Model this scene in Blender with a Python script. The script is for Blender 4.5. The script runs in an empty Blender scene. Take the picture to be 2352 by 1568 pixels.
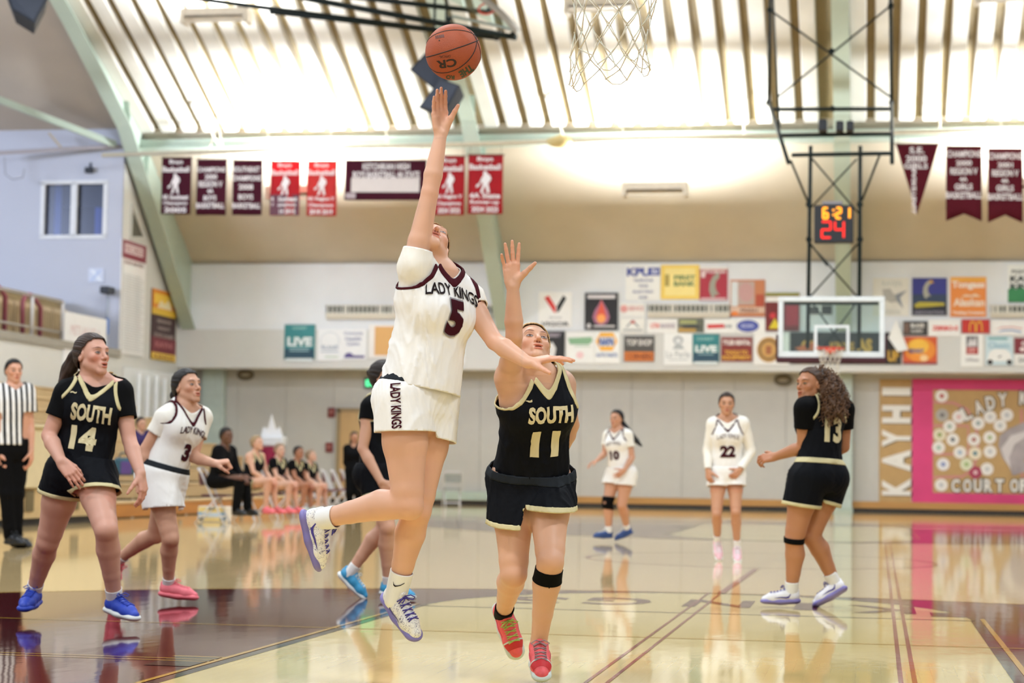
import bpy, bmesh, math, random
import numpy as np
from mathutils import Vector, Matrix
from mathutils.bvhtree import BVHTree

S = bpy.context.scene
COL = S.collection
# ---------------------------------------------------------------- camera
FPX, CW, CH = 4573.0, 2352, 1568          # focal length in pixels, frame size
M_YAW, CAM_H, HORIZON, ROLL = 0.18, 0.90, 1081.0, 0.0155
_n = math.hypot(M_YAW, 1.0)
_pitch = math.atan((HORIZON - CH / 2) / FPX)
_fh = np.array([-M_YAW / _n, 1 / _n, 0.0]); _rh = np.array([1 / _n, M_YAW / _n, 0.0])
_f = _fh * math.cos(_pitch) + np.array([0, 0, math.sin(_pitch)])
_u0 = np.cross(_rh, _f)
_R = _rh * math.cos(ROLL) + _u0 * math.sin(ROLL)
_U = -_rh * math.sin(ROLL) + _u0 * math.cos(ROLL)
CAM_O = np.array([0.0, 0.0, CAM_H])
cd = bpy.data.cameras.new('camera'); cam = bpy.data.objects.new('camera', cd); COL.objects.link(cam)
cam.matrix_world = Matrix(((_R[0], _U[0], -_f[0], 0), (_R[1], _U[1], -_f[1], 0), (_R[2], _U[2], -_f[2], CAM_H), (0, 0, 0, 1)))
cd.sensor_width = 36.0; cd.lens = FPX * 36.0 / CW; cd.clip_end = 300
cd.dof.use_dof = True; cd.dof.focus_distance = 8.35; cd.dof.aperture_fstop = 3.2
S.camera = cam


def ray(px, py):
    return _f + _R * (px - CW / 2) / FPX - _U * (py - CH / 2) / FPX


def P(px, py, d):
    """the point seen at a photo position, d metres ahead of the camera"""
    r = ray(px, py); return CAM_O + r * (d / float(r @ _fh))


def onY(px, py, y):
    r = ray(px, py); return CAM_O + r * (y / r[1])


def onX(px, py, x):
    r = ray(px, py); return CAM_O + r * (x / r[0])


def onZ(px, py, z=0.0):
    r = ray(px, py); return CAM_O + r * ((z - CAM_H) / r[2])


# ---------------------------------------------------------------- light
S.view_settings.view_transform = 'Standard'; S.view_settings.look = 'None'
S.view_settings.gamma = 1.0; S.view_settings.use_curve_mapping = False
S.view_settings.exposure = 0.16
world = bpy.data.worlds.new('ambient_fill'); S.world = world; world.use_nodes = True
world.node_tree.nodes['Background'].inputs[0].default_value = (0.91, 0.96, 1.0, 1)
world.node_tree.nodes['Background'].inputs[1].default_value = 0.36  # even background light added as ambient fill, the hall being open behind
S.cycles.max_bounces = 7; S.cycles.diffuse_bounces = 3; S.cycles.glossy_bounces = 4
S.cycles.transparent_max_bounces = 12; S.cycles.caustics_reflective = False; S.cycles.caustics_refractive = False


def lamp(name, kind, loc, energy, color, size=1.0, target=None, size_y=None, spread=None):
    ld = bpy.data.lights.new(name, kind); ld.energy = energy; ld.color = color
    if kind == 'AREA':
        ld.shape = 'RECTANGLE'; ld.size = size; ld.size_y = size_y or size
        if spread: ld.spread = spread
    else:
        ld.shadow_soft_size = size
    o = bpy.data.objects.new(name, ld); COL.objects.link(o); o.location = loc
    if target is not None:
        o.rotation_euler = (Vector(target) - Vector(loc)).to_track_quat('-Z', 'Y').to_euler()
    return o


# rows of added fill lamps over the court, without fixtures (they run on behind the camera)
for _y, _p in ((-4.0, 380), (6.0, 430), (16.0, 480), (27.0, 420), (37.0, 260)):
    for _x in (-13.5, -5.0, 3.5):
        lamp('fill_light', 'AREA', (_x, _y, 9.6), _p, (0.89, 0.95, 1.0), 1.6, (_x, _y + (3.0 if _y > 20 else 0.0), 0), 0.8)
# daylight from the upper windows on the left
lamp('window_light', 'AREA', (-30.0, 30.0, 8.2), 2000, (0.78, 0.85, 1.0), 6.0, (-24, 47.0, 5.5), 3.0)


# ---------------------------------------------------------------- materials
def lin(c):
    if isinstance(c, str):
        c = [int(c[i:i + 2], 16) / 255 for i in (0, 2, 4)]
    return tuple(x / 12.92 if x <= 0.04045 else ((x + 0.055) / 1.055) ** 2.4 for x in c) + (1.0,)


MATS = {}


def mat(name, color, rough=0.6, metal=0.0, noise=0.06, nscale=6.0, bump=0.0, bscale=60.0, spec=0.5, emit=0.0, stretch=(1, 1, 1), sss=0.0, tint=False, coat=0.0):
    """a procedural surface: colour broken up by noise, optional relief; tint multiplies a per-vertex colour"""
    if name in MATS: return MATS[name]
    m = bpy.data.materials.new(name); m.use_nodes = True; MATS[name] = m
    nt = m.node_tree; N = nt.nodes; L = nt.links; b = N['Principled BSDF']
    c = lin(color)
    b.inputs['Roughness'].default_value = rough; b.inputs['Metallic'].default_value = metal
    b.inputs['Specular IOR Level'].default_value = spec
    if coat: b.inputs['Coat Weight'].default_value = coat
    tc = N.new('ShaderNodeTexCoord'); mp = N.new('ShaderNodeMapping'); L.new(tc.outputs['Object'], mp.inputs[0])
    mp.inputs['Scale'].default_value = stretch
    nz = N.new('ShaderNodeTexNoise'); nz.inputs['Scale'].default_value = nscale; nz.inputs['Detail'].default_value = 4
    L.new(mp.outputs[0], nz.inputs['Vector'])
    mx = N.new('ShaderNodeMix'); mx.data_type = 'RGBA'
    mx.inputs[6].default_value = tuple(max(0, x * (1 - noise * 2.2)) for x in c[:3]) + (1,)
    mx.inputs[7].default_value = tuple(min(1, x * (1 + noise * 2.2)) for x in c[:3]) + (1,)
    L.new(nz.outputs['Fac'], mx.inputs[0])
    out = mx.outputs[2]
    if tint:
        at = N.new('ShaderNodeAttribute'); at.attribute_name = 'tint'
        mu = N.new('ShaderNodeMix'); mu.data_type = 'RGBA'; mu.blend_type = 'MULTIPLY'; mu.inputs[0].default_value = 1
        L.new(out, mu.inputs[6]); L.new(at.outputs['Color'], mu.inputs[7]); out = mu.outputs[2]
    L.new(out, b.inputs['Base Color'])
    if sss:
        b.inputs['Subsurface Weight'].default_value = sss; b.inputs['Subsurface Radius'].default_value = (0.012, 0.005, 0.003)
        b.inputs['Subsurface Scale'].default_value = 1.0
    if bump:
        n2 = N.new('ShaderNodeTexNoise'); n2.inputs['Scale'].default_value = bscale; n2.inputs['Detail'].default_value = 3
        L.new(mp.outputs[0], n2.inputs['Vector'])
        bp = N.new('ShaderNodeBump'); bp.inputs['Strength'].default_value = bump; bp.inputs['Distance'].default_value = 0.02
        L.new(n2.outputs['Fac'], bp.inputs['Height']); L.new(bp.outputs[0], b.inputs['Normal'])
    if emit:
        b.inputs['Emission Color'].default_value = c; b.inputs['Emission Strength'].default_value = emit
    return m


def glass_mat(name, color=(0.85, 0.95, 0.93), alpha=0.15, rough=0.03):
    if name in MATS: return MATS[name]
    m = bpy.data.materials.new(name); m.use_nodes = True; MATS[name] = m
    nt = m.node_tree; N = nt.nodes; L = nt.links
    tr = N.new('ShaderNodeBsdfTransparent'); tr.inputs[0].default_value = color + (1,)
    gl = N.new('ShaderNodeBsdfGlossy'); gl.inputs['Roughness'].default_value = rough
    mx = N.new('ShaderNodeMixShader'); mx.inputs[0].default_value = alpha
    L.new(tr.outputs[0], mx.inputs[1]); L.new(gl.outputs[0], mx.inputs[2]); L.new(mx.outputs[0], N['Material Output'].inputs[0])
    return m


# ---------------------------------------------------------------- objects
def tag(o, label=None, cat=None, group=None, kind=None):
    for k, v in (('label', label), ('category', cat), ('group', group), ('kind', kind)):
        if v: o[k] = v
    return o


def empty(name, loc=(0, 0, 0)):
    o = bpy.data.objects.new(name, None); COL.objects.link(o); o.location = tuple(loc); return o


def link(name, me, parent=None):
    o = bpy.data.objects.new(name, me); COL.objects.link(o)
    if parent is not None:
        o.parent = parent
        o.matrix_parent_inverse = PINV.get(parent.name) or Matrix.Translation(-world_loc(parent))
    return o


PINV = {}


def world_loc(o):
    v = Vector(o.location)
    p = o.parent
    if p is not None:
        v = v + o.matrix_parent_inverse.translation + world_loc(p)
    return v


def mesh(name, verts, faces, m=None, parent=None, smooth=False, kind=None):
    me = bpy.data.meshes.new(name)
    me.from_pydata([tuple(map(float, v)) for v in verts], [], [tuple(map(int, f)) for f in faces])
    if m is not None: me.materials.append(m)
    if smooth: me.polygons.foreach_set('use_smooth', [True] * len(me.polygons))
    o = link(name, me, parent)
    if kind: o['kind'] = kind
    return o


class MB:
    """collects boxes, bars and tubes, links them as one mesh"""
    def __init__(s): s.v = []; s.f = []

    def add(s, V, F):
        n = len(s.v); s.v += [tuple(map(float, v)) for v in V]; s.f += [tuple(i + n for i in f) for f in F]; return s

    def box(s, lo, hi, bevel=0.0):
        x0, y0, z0 = lo; x1, y1, z1 = hi
        if bevel:
            b = min(bevel, (x1 - x0) / 2.01, (y1 - y0) / 2.01, (z1 - z0) / 2.01)
            bm = bmesh.new(); bmesh.ops.create_cube(bm, size=1)
            for v in bm.verts:
                v.co = Vector(((x0 + x1) / 2 + v.co.x * (x1 - x0), (y0 + y1) / 2 + v.co.y * (y1 - y0), (z0 + z1) / 2 + v.co.z * (z1 - z0)))
            bmesh.ops.bevel(bm, geom=bm.edges[:], offset=b, segments=2, affect='EDGES', profile=0.5)
            bm.verts.index_update()
            s.add([v.co[:] for v in bm.verts], [[v.index for v in f.verts] for f in bm.faces]); bm.free(); return s
        return s.add([(x0, y0, z0), (x1, y0, z0), (x1, y1, z0), (x0, y1, z0), (x0, y0, z1), (x1, y0, z1), (x1, y1, z1), (x0, y1, z1)],
                     [(0, 3, 2, 1), (4, 5, 6, 7), (0, 1, 5, 4), (1, 2, 6, 5), (2, 3, 7, 6), (3, 0, 4, 7)])

    def tube(s, pts, r, n=8, closed=False):
        pts = [Vector(tuple(map(float, p))) for p in pts]; k = len(pts)
        rs = r if isinstance(r, (list, tuple)) else [r] * k
        V = []; prev = None
        for i, p in enumerate(pts):
            a = pts[i - 1] if (i > 0 or closed) else p
            b = pts[(i + 1) % k] if (i < k - 1 or closed) else p
            t = (b - a).normalized() if (b - a).length > 1e-9 else Vector((0, 0, 1))
            if prev is None:
                prev = t.orthogonal().normalized()
            e = prev - t * prev.dot(t)
            e = e.normalized() if e.length > 1e-6 else t.orthogonal().normalized()
            prev = e; g = t.cross(e)
            for j in range(n):
                w = 2 * math.pi * j / n
                V.append(p + (e * math.cos(w) + g * math.sin(w)) * rs[i])
        F = []
        for i in range(k if closed else k - 1):
            for j in range(n):
                i2 = (i + 1) % k
                F.append((i * n + j, i * n + (j + 1) % n, i2 * n + (j + 1) % n, i2 * n + j))
        if not closed:
            F.append(tuple(range(n - 1, -1, -1))); F.append(tuple((k - 1) * n + j for j in range(n)))
        return s.add(V, F)

    def bar(s, a, b, w, h, up=(0, 0, 1)):
        a = Vector(tuple(map(float, a))); b = Vector(tuple(map(float, b))); t = (b - a).normalized(); up = Vector(up)
        x = t.cross(up); x = x.normalized() if x.length > 1e-6 else t.orthogonal().normalized(); y = x.cross(t)
        V = [p + x * sx * w / 2 + y * sy * h / 2 for p in (a, b) for sx, sy in ((-1, -1), (1, -1), (1, 1), (-1, 1))]
        return s.add(V, [(3, 2, 1, 0), (4, 5, 6, 7), (0, 1, 5, 4), (1, 2, 6, 5), (2, 3, 7, 6), (3, 0, 4, 7)])

    def prism(s, poly, frame, depth):
        """poly [(u,v)] in frame (origin, U, V, N) pushed out by depth along N"""
        o, U, Vv, N = [np.array(q, float) for q in frame]
        k = len(poly)
        V = [o + U * u + Vv * v for u, v in poly] + [o + U * u + Vv * v + N * depth for u, v in poly]
        F = [tuple(range(k - 1, -1, -1)), tuple(range(k, 2 * k))] + [(i, (i + 1) % k, k + (i + 1) % k, k + i) for i in range(k)]
        return s.add(V, F)

    def build(s, name, m, parent=None, smooth=False, kind=None):
        return mesh(name, s.v, s.f, m, parent, smooth, kind)


def text_mesh(txt, size=1.0, bold=0.0, wide=1.0, align='CENTER', line=1.0, extrude=0.0):
    """lettering as (verts Nx3 in its own plane, faces); height of a capital is size*0.72"""
    cu = bpy.data.curves.new('lettering', 'FONT'); cu.body = txt; cu.size = size; cu.align_x = align; cu.align_y = 'CENTER'
    cu.offset = bold * size; cu.resolution_u = 3; cu.space_line = line; cu.extrude = extrude
    o = bpy.data.objects.new('lettering_tmp', cu)
    me = bpy.data.meshes.new_from_object(o)
    V = np.array([v.co[:] for v in me.vertices]) if len(me.vertices) else np.zeros((0, 3))
    F = [tuple(p.vertices) for p in me.polygons]
    bpy.data.objects.remove(o); bpy.data.curves.remove(cu); bpy.data.meshes.remove(me)
    if len(V): V = V * np.array([wide, 1, 1])
    return V, F


def fit_text(txt, w, h, bold=0.0, line=1.0):
    """lettering stretched to fill a w x h box about the origin"""
    V, F = text_mesh(txt, 1.0, bold, 1.0, 'CENTER', line)
    if not len(V): return V, F
    lo = V.min(0); hi = V.max(0); c = (lo + hi) / 2; sz = np.maximum(hi - lo, 1e-6)
    V = (V - c) * np.array([w / sz[0], h / sz[1], 1]); return V, F
# ---------------------------------------------------------------- soft bodies: distance fields turned into meshes
def V3(*a): return np.array(a, float)
def nrm(v): v = np.asarray(v, float); return v / max(np.linalg.norm(v), 1e-9)


class Cap:
    """tapered capsule a-b, optionally flattened along an axis"""
    def __init__(s, a, b, ra, rb, flat=None, k=1.0):
        s.a = np.asarray(a, float); s.b = np.asarray(b, float); s.ra = ra; s.rb = rb; s.flat = None if flat is None else nrm(flat); s.k = k
        m = max(ra, rb) * 1.02
        s.lo = np.minimum(s.a, s.b) - m; s.hi = np.maximum(s.a, s.b) + m

    def ev(s, X, Y, Z):
        ba = s.b - s.a; L2 = max(float(ba @ ba), 1e-12)
        px, py, pz = X - s.a[0], Y - s.a[1], Z - s.a[2]
        t = np.clip((px * ba[0] + py * ba[1] + pz * ba[2]) / L2, 0, 1)
        qx, qy, qz = px - t * ba[0], py - t * ba[1], pz - t * ba[2]
        q = qx * qx + qy * qy + qz * qz
        if s.flat is not None:
            h = qx * s.flat[0] + qy * s.flat[1] + qz * s.flat[2]
            q = q + h * h * (1 / s.k ** 2 - 1)
            return (np.sqrt(q) - (s.ra + (s.rb - s.ra) * t)) * max(0.6, s.k)
        return np.sqrt(q) - (s.ra + (s.rb - s.ra) * t)


class Ell:
    def __init__(s, c, ax, r):
        s.c = np.asarray(c, float); s.ax = np.asarray(ax, float); s.r = np.asarray(r, float)
        e = np.sqrt(((s.ax * s.r[:, None]) ** 2).sum(0)); s.lo = s.c - e; s.hi = s.c + e

    def ev(s, X, Y, Z):
        px, py, pz = X - s.c[0], Y - s.c[1], Z - s.c[2]
        a = 0; b = 0
        for i in range(3):
            u = px * s.ax[i][0] + py * s.ax[i][1] + pz * s.ax[i][2]
            a = a + (u / s.r[i]) ** 2; b = b + (u / s.r[i] ** 2) ** 2
        k0 = np.sqrt(a); k1 = np.sqrt(b)
        return k0 * (k0 - 1) / np.maximum(k1, 1e-6)


class Torso:
    """loft of ellipses on the axis from pelvis to neck; lateral axis turns from the hips to the shoulders"""
    def __init__(s, p0, p1, r0, r1, prof, bow=0.0, lean=0.0):
        s.p0 = np.asarray(p0, float); s.p1 = np.asarray(p1, float); s.L = np.linalg.norm(s.p1 - s.p0); s.up = (s.p1 - s.p0) / s.L
        def fix(r): r = np.asarray(r, float); return nrm(r - s.up * (r @ s.up))
        s.r0 = fix(r0); s.r1 = fix(r1); s.bow = bow; s.lean = lean
        s.pa = np.array([p[0] for p in prof]); s.pw = np.array([p[1] for p in prof]); s.pd = np.array([p[2] for p in prof])
        s.po = np.array([p[3] if len(p) > 3 else 0.0 for p in prof])
        m = max(s.pw.max(), s.pd.max()) + 0.06
        q0 = s.p0 + s.up * s.L * s.pa[0]; q1 = s.p0 + s.up * s.L * s.pa[-1]
        s.lo = np.minimum(q0, q1) - m; s.hi = np.maximum(q0, q1) + m

    def local(s, X, Y, Z):
        px, py, pz = X - s.p0[0], Y - s.p0[1], Z - s.p0[2]
        a = (px * s.up[0] + py * s.up[1] + pz * s.up[2]) / s.L
        t = np.clip(a, 0, 1)
        rx, ry, rz = [s.r0[i] + (s.r1[i] - s.r0[i]) * t for i in range(3)]
        n = np.sqrt(rx * rx + ry * ry + rz * rz); rx, ry, rz = rx / n, ry / n, rz / n
        x = px * rx + py * ry + pz * rz
        # forward = up x right (her right hand is +x)
        fx, fy, fz = s.up[1] * rz - s.up[2] * ry, s.up[2] * rx - s.up[0] * rz, s.up[0] * ry - s.up[1] * rx
        y = px * fx + py * fy + pz * fz - s.bow * np.sin(np.clip(a, 0, 1) * math.pi)
        x = x - s.lean * np.sin(np.clip(a, 0, 1) * math.pi)
        return a, x, y

    def ev(s, X, Y, Z):
        a, x, y = s.local(X, Y, Z)
        ac = np.clip(a, s.pa[0], s.pa[-1])
        w = np.interp(ac, s.pa, s.pw); d = np.interp(ac, s.pa, s.pd); o = np.interp(ac, s.pa, s.po)
        y = y - o
        k0 = np.sqrt((x / w) ** 2 + (y / d) ** 2); k1 = np.sqrt((x / w ** 2) ** 2 + (y / d ** 2) ** 2)
        e = k0 * (k0 - 1) / np.maximum(k1, 1e-6)
        e = np.where(k0 < 0.25, -np.minimum(w, d) * (1 - k0), e)
        over = np.abs(a - ac) * s.L
        return np.where(over > 0, np.sqrt(np.maximum(e, 0) ** 2 + over ** 2) + np.minimum(e, 0) * 0, e)

    def at(s, a, x, y):
        t = min(1, max(0, a)); r = nrm(s.r0 + (s.r1 - s.r0) * t); f = np.cross(s.up, r)
        sn = math.sin(min(1, max(0, a)) * math.pi)
        return s.p0 + s.up * s.L * a + r * (x + s.lean * sn) + f * (y + s.bow * sn)

    def frame(s, a):
        t = min(1, max(0, a)); r = nrm(s.r0 + (s.r1 - s.r0) * t); return r, np.cross(s.up, r)


class Grp:
    """a union of its own, blended inside with its own softness"""
    def __init__(s, items):
        s.items = items
        s.lo = np.min([q.lo for q, k in items], 0); s.hi = np.max([q.hi for q, k in items], 0)

    def ev(s, X, Y, Z):
        d = None
        for q, k in s.items:
            e = q.ev(X, Y, Z)
            d = e if d is None else (smin(d, e, k) if k >= 0 else -smin(-d, e, -k))
        return d


def smin(a, b, k):
    if k <= 0: return np.minimum(a, b)
    h = np.maximum(k - np.abs(a - b), 0) / k
    return np.minimum(a, b) - h * h * k * 0.25


def field(prims, lo, hi, h):
    lo = np.asarray(lo, float); n = np.maximum(np.ceil((np.asarray(hi) - lo) / h).astype(int) + 1, 2)
    ax = [(lo[i] + h * np.arange(n[i])).astype(np.float32) for i in range(3)]
    D = np.full(tuple(n), 0.2, np.float32)
    for q, k in prims:
        pad = abs(k) + 2.5 * h
        i0 = [max(0, int((q.lo[i] - pad - lo[i]) / h)) for i in range(3)]
        i1 = [min(n[i], int((q.hi[i] + pad - lo[i]) / h) + 2) for i in range(3)]
        if any(i1[i] <= i0[i] for i in range(3)): continue
        sl = tuple(slice(i0[i], i1[i]) for i in range(3))
        e = q.ev(ax[0][sl[0]][:, None, None], ax[1][sl[1]][None, :, None], ax[2][sl[2]][None, None, :]).astype(np.float32)
        D[sl] = smin(D[sl], e, k) if k >= 0 else -smin(-D[sl], e, -k)
    return D, lo, h


def nets(D, lo, h):
    """surface nets: quads on the zero level"""
    s = D < 0
    n = np.array(D.shape)
    c = np.zeros(tuple(n - 1), np.int8)
    for dx in (0, 1):
        for dy in (0, 1):
            for dz in (0, 1):
                c += s[dx:n[0] - 1 + dx, dy:n[1] - 1 + dy, dz:n[2] - 1 + dz]
    act = (c > 0) & (c < 8)
    idx = np.full(act.shape, -1, np.int64)
    cells = np.argwhere(act); m = len(cells)
    if m == 0: return np.zeros((0, 3)), np.zeros((0, 4), int)
    idx[act] = np.arange(m)
    acc = np.zeros((m, 3)); cnt = np.zeros(m)
    for axis in range(3):
        o = [i for i in range(3) if i != axis]
        for u in (0, 1):
            for v in (0, 1):
                a = cells.copy(); a[:, o[0]] += u; a[:, o[1]] += v; b = a.copy(); b[:, axis] += 1
                da = D[a[:, 0], a[:, 1], a[:, 2]]; db = D[b[:, 0], b[:, 1], b[:, 2]]
                cr = (da < 0) != (db < 0)
                t = np.where(cr, da / np.where(cr, da - db, 1), 0)
                p = a[cr].astype(float); p[:, axis] += t[cr]
                acc[cr] += p; cnt[cr] += 1
    vts = np.asarray(lo) + h * acc / cnt[:, None]
    quads = []
    for axis in range(3):
        o = [(axis + 1) % 3, (axis + 2) % 3]
        sl0 = [slice(None)] * 3; sl1 = [slice(None)] * 3
        sl0[axis] = slice(0, n[axis] - 1); sl1[axis] = slice(1, n[axis])
        for q in o: sl0[q] = slice(1, n[q] - 1); sl1[q] = slice(1, n[q] - 1)
        s0 = s[tuple(sl0)]; s1 = s[tuple(sl1)]
        for flip, mask in ((False, s0 & ~s1), (True, ~s0 & s1)):
            e = np.argwhere(mask)
            if not len(e): continue
            for q in o: e[:, q] += 1
            def ix(du, dv):
                g = e.copy(); g[:, o[0]] -= du; g[:, o[1]] -= dv; return idx[g[:, 0], g[:, 1], g[:, 2]]
            q4 = np.stack([ix(1, 1), ix(0, 1), ix(0, 0), ix(1, 0)], 1)
            if flip: q4 = q4[:, ::-1]
            quads.append(q4)
    return vts, (np.concatenate(quads) if quads else np.zeros((0, 4), int))


def compact(V, F):
    used = np.zeros(len(V), bool); used[F.ravel()] = True
    m = np.cumsum(used) - 1
    return V[used], m[F]


def fieldnormals(V, D, lo, h):
    """surface normals read from the field itself, and the points moved exactly onto it"""
    q = (V - lo) / h; n = np.array(D.shape)
    def at(p):
        i = np.clip(np.floor(p).astype(int), 0, n - 2); f = np.clip(p - i, 0, 1); r = 0
        for a in (0, 1):
            for b in (0, 1):
                for c in (0, 1):
                    w = (f[:, 0] if a else 1 - f[:, 0]) * (f[:, 1] if b else 1 - f[:, 1]) * (f[:, 2] if c else 1 - f[:, 2])
                    r = r + w * D[i[:, 0] + a, i[:, 1] + b, i[:, 2] + c]
        return r
    e = 0.9
    g = np.stack([at(q + np.eye(3)[i] * e) - at(q - np.eye(3)[i] * e) for i in range(3)], 1) / (2 * e * h)
    gl = np.maximum(np.linalg.norm(g, axis=1, keepdims=True), 0.3)
    st = at(q)[:, None] * g / gl ** 2; ln = np.linalg.norm(st, axis=1, keepdims=True)
    return V - st * np.minimum(1, 0.3 * h / np.maximum(ln, 1e-9)), g / gl


def solid(prims, h, lo=None, hi=None, boxes=()):
    """boxes: [(lo, hi, h)] regions meshed finer; the rest at h. Returns points, quads, normals"""
    D, l0, _ = field(prims, lo, hi, h); V, F = nets(D, l0, h)
    V, N = fieldnormals(V, D, l0, h)
    cen = V[F].mean(1); drop = np.zeros(len(F), bool)
    for bl, bh, bhh in boxes: drop |= ((cen > np.asarray(bl)) & (cen < np.asarray(bh))).all(1)
    def sub(V, N, F):
        used = np.zeros(len(V), bool); used[F.ravel()] = True; m = np.cumsum(used) - 1; return V[used], N[used], m[F]
    V, N, F = sub(V, N, F[~drop])
    oV, oF, oN, n = [V], [F], [N], len(V)
    for bl, bh, bhh in boxes:
        D, l0, _ = field(prims, np.asarray(bl) - 2.6 * h, np.asarray(bh) + 2.6 * h, bhh); v, f = nets(D, l0, bhh)
        if not len(f): continue
        v, nn = fieldnormals(v, D, l0, bhh)
        c = v[f].mean(1); keep = ((c > np.asarray(bl) - 0.9 * h) & (c < np.asarray(bh) + 0.9 * h)).all(1)
        v, nn, f = sub(v, nn, f[keep]); oV.append(v); oF.append(f + n); oN.append(nn); n += len(v)
    return np.concatenate(oV), np.concatenate(oF), np.concatenate(oN)


def clip(V, F, g):
    """keep where g<0, edges laid on g=0"""
    if not len(F): return V, F
    val = g(V)
    keep = val[F].mean(1) < 0
    a = np.zeros(len(V), bool); b = np.zeros(len(V), bool)
    a[F[keep].ravel()] = True; b[F[~keep].ravel()] = True
    B = np.where(a & b)[0]
    if len(B):
        p = V[B].copy(); e = 1e-3
        for _ in range(2):
            v0 = g(p); gr = np.stack([(g(p + np.eye(3)[i] * e) - v0) / e for i in range(3)], 1)
            st = v0[:, None] * gr / np.maximum((gr ** 2).sum(1), 0.05)[:, None]
            ln = np.linalg.norm(st, axis=1, keepdims=True); st *= np.minimum(1, 0.02 / np.maximum(ln, 1e-9))
            p -= st
        V = V.copy(); V[B] = p
    return compact(V, F[keep]) if keep.any() else (V[:0], F[:0])


def vnormals(V, F):
    d1 = V[F[:, 2]] - V[F[:, 0]]; d2 = V[F[:, 3]] - V[F[:, 1]]
    fn = np.cross(d1, d2); N = np.zeros_like(V)
    for i in range(4): np.add.at(N, F[:, i], fn)
    return N / np.maximum(np.linalg.norm(N, axis=1, keepdims=True), 1e-12)


def relax(V, F, it=1, fac=0.5):
    """smooth; open edges only along themselves"""
    E = np.concatenate([F[:, [0, 1]], F[:, [1, 2]], F[:, [2, 3]], F[:, [3, 0]]])
    key = np.sort(E, 1); u, c = np.unique(key, axis=0, return_counts=True)
    bd = np.zeros(len(V), bool); bd[u[c == 1].ravel()] = True
    both = ~(bd[u[:, 0]] ^ bd[u[:, 1]]) | True
    for _ in range(it):
        A = np.zeros_like(V); n = np.zeros(len(V))
        use = (~bd[u[:, 0]] & ~bd[u[:, 1]]) | (c == 1)
        for a, b, m in ((0, 1, use), (1, 0, use), (0, 1, ~use & ~bd[u[:, 0]]), (1, 0, ~use & ~bd[u[:, 1]])):
            np.add.at(A, u[m, a], V[u[m, b]]); np.add.at(n, u[m, a], 1)
        ok = n > 1
        V = V.copy(); V[ok] += fac * (A[ok] / n[ok, None] - V[ok])
    return V


def npmesh(name, V, F, m, parent=None, tint=None, attrs=None, kind=None, normals=None):
    me = bpy.data.meshes.new(name)
    k = F.shape[1]
    me.vertices.add(len(V)); me.vertices.foreach_set('co', np.ascontiguousarray(V, np.float32).ravel())
    me.loops.add(F.size); me.loops.foreach_set('vertex_index', np.ascontiguousarray(F, np.int32).ravel())
    me.polygons.add(len(F)); me.polygons.foreach_set('loop_start', np.arange(0, F.size, k, dtype=np.int32))
    me.update(calc_edges=True); me.validate()
    me.polygons.foreach_set('use_smooth', np.ones(len(me.polygons), bool))
    if m is not None: me.materials.append(m)
    if tint is not None and len(me.vertices) == len(V):
        at = me.attributes.new('tint', 'FLOAT_COLOR', 'POINT')
        at.data.foreach_set('color', np.concatenate([tint, np.ones((len(V), 1))], 1).astype(np.float32).ravel())
    if normals is not None and len(me.vertices) == len(V): me.normals_split_custom_set_from_vertices(normals.astype(np.float32).tolist())
    for nm, a in (attrs or {}).items():
        at = me.attributes.new(nm, 'FLOAT', 'POINT'); at.data.foreach_set('value', np.asarray(a, np.float32))
    o = link(name, me, parent)
    if kind: o['kind'] = kind
    return o
# ---------------------------------------------------------------- people
def sv(r, u, away):
    """a direction given as seen in the photo: to the right, up, away from the camera"""
    return nrm(_rh * r + np.array([0, 0, 1.0]) * u + _fh * away)


def rot(v, axis, ang):
    axis = nrm(axis); c, s_ = math.cos(ang), math.sin(ang)
    return v * c + np.cross(axis, v) * s_ + axis * (axis @ v) * (1 - c)


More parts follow.
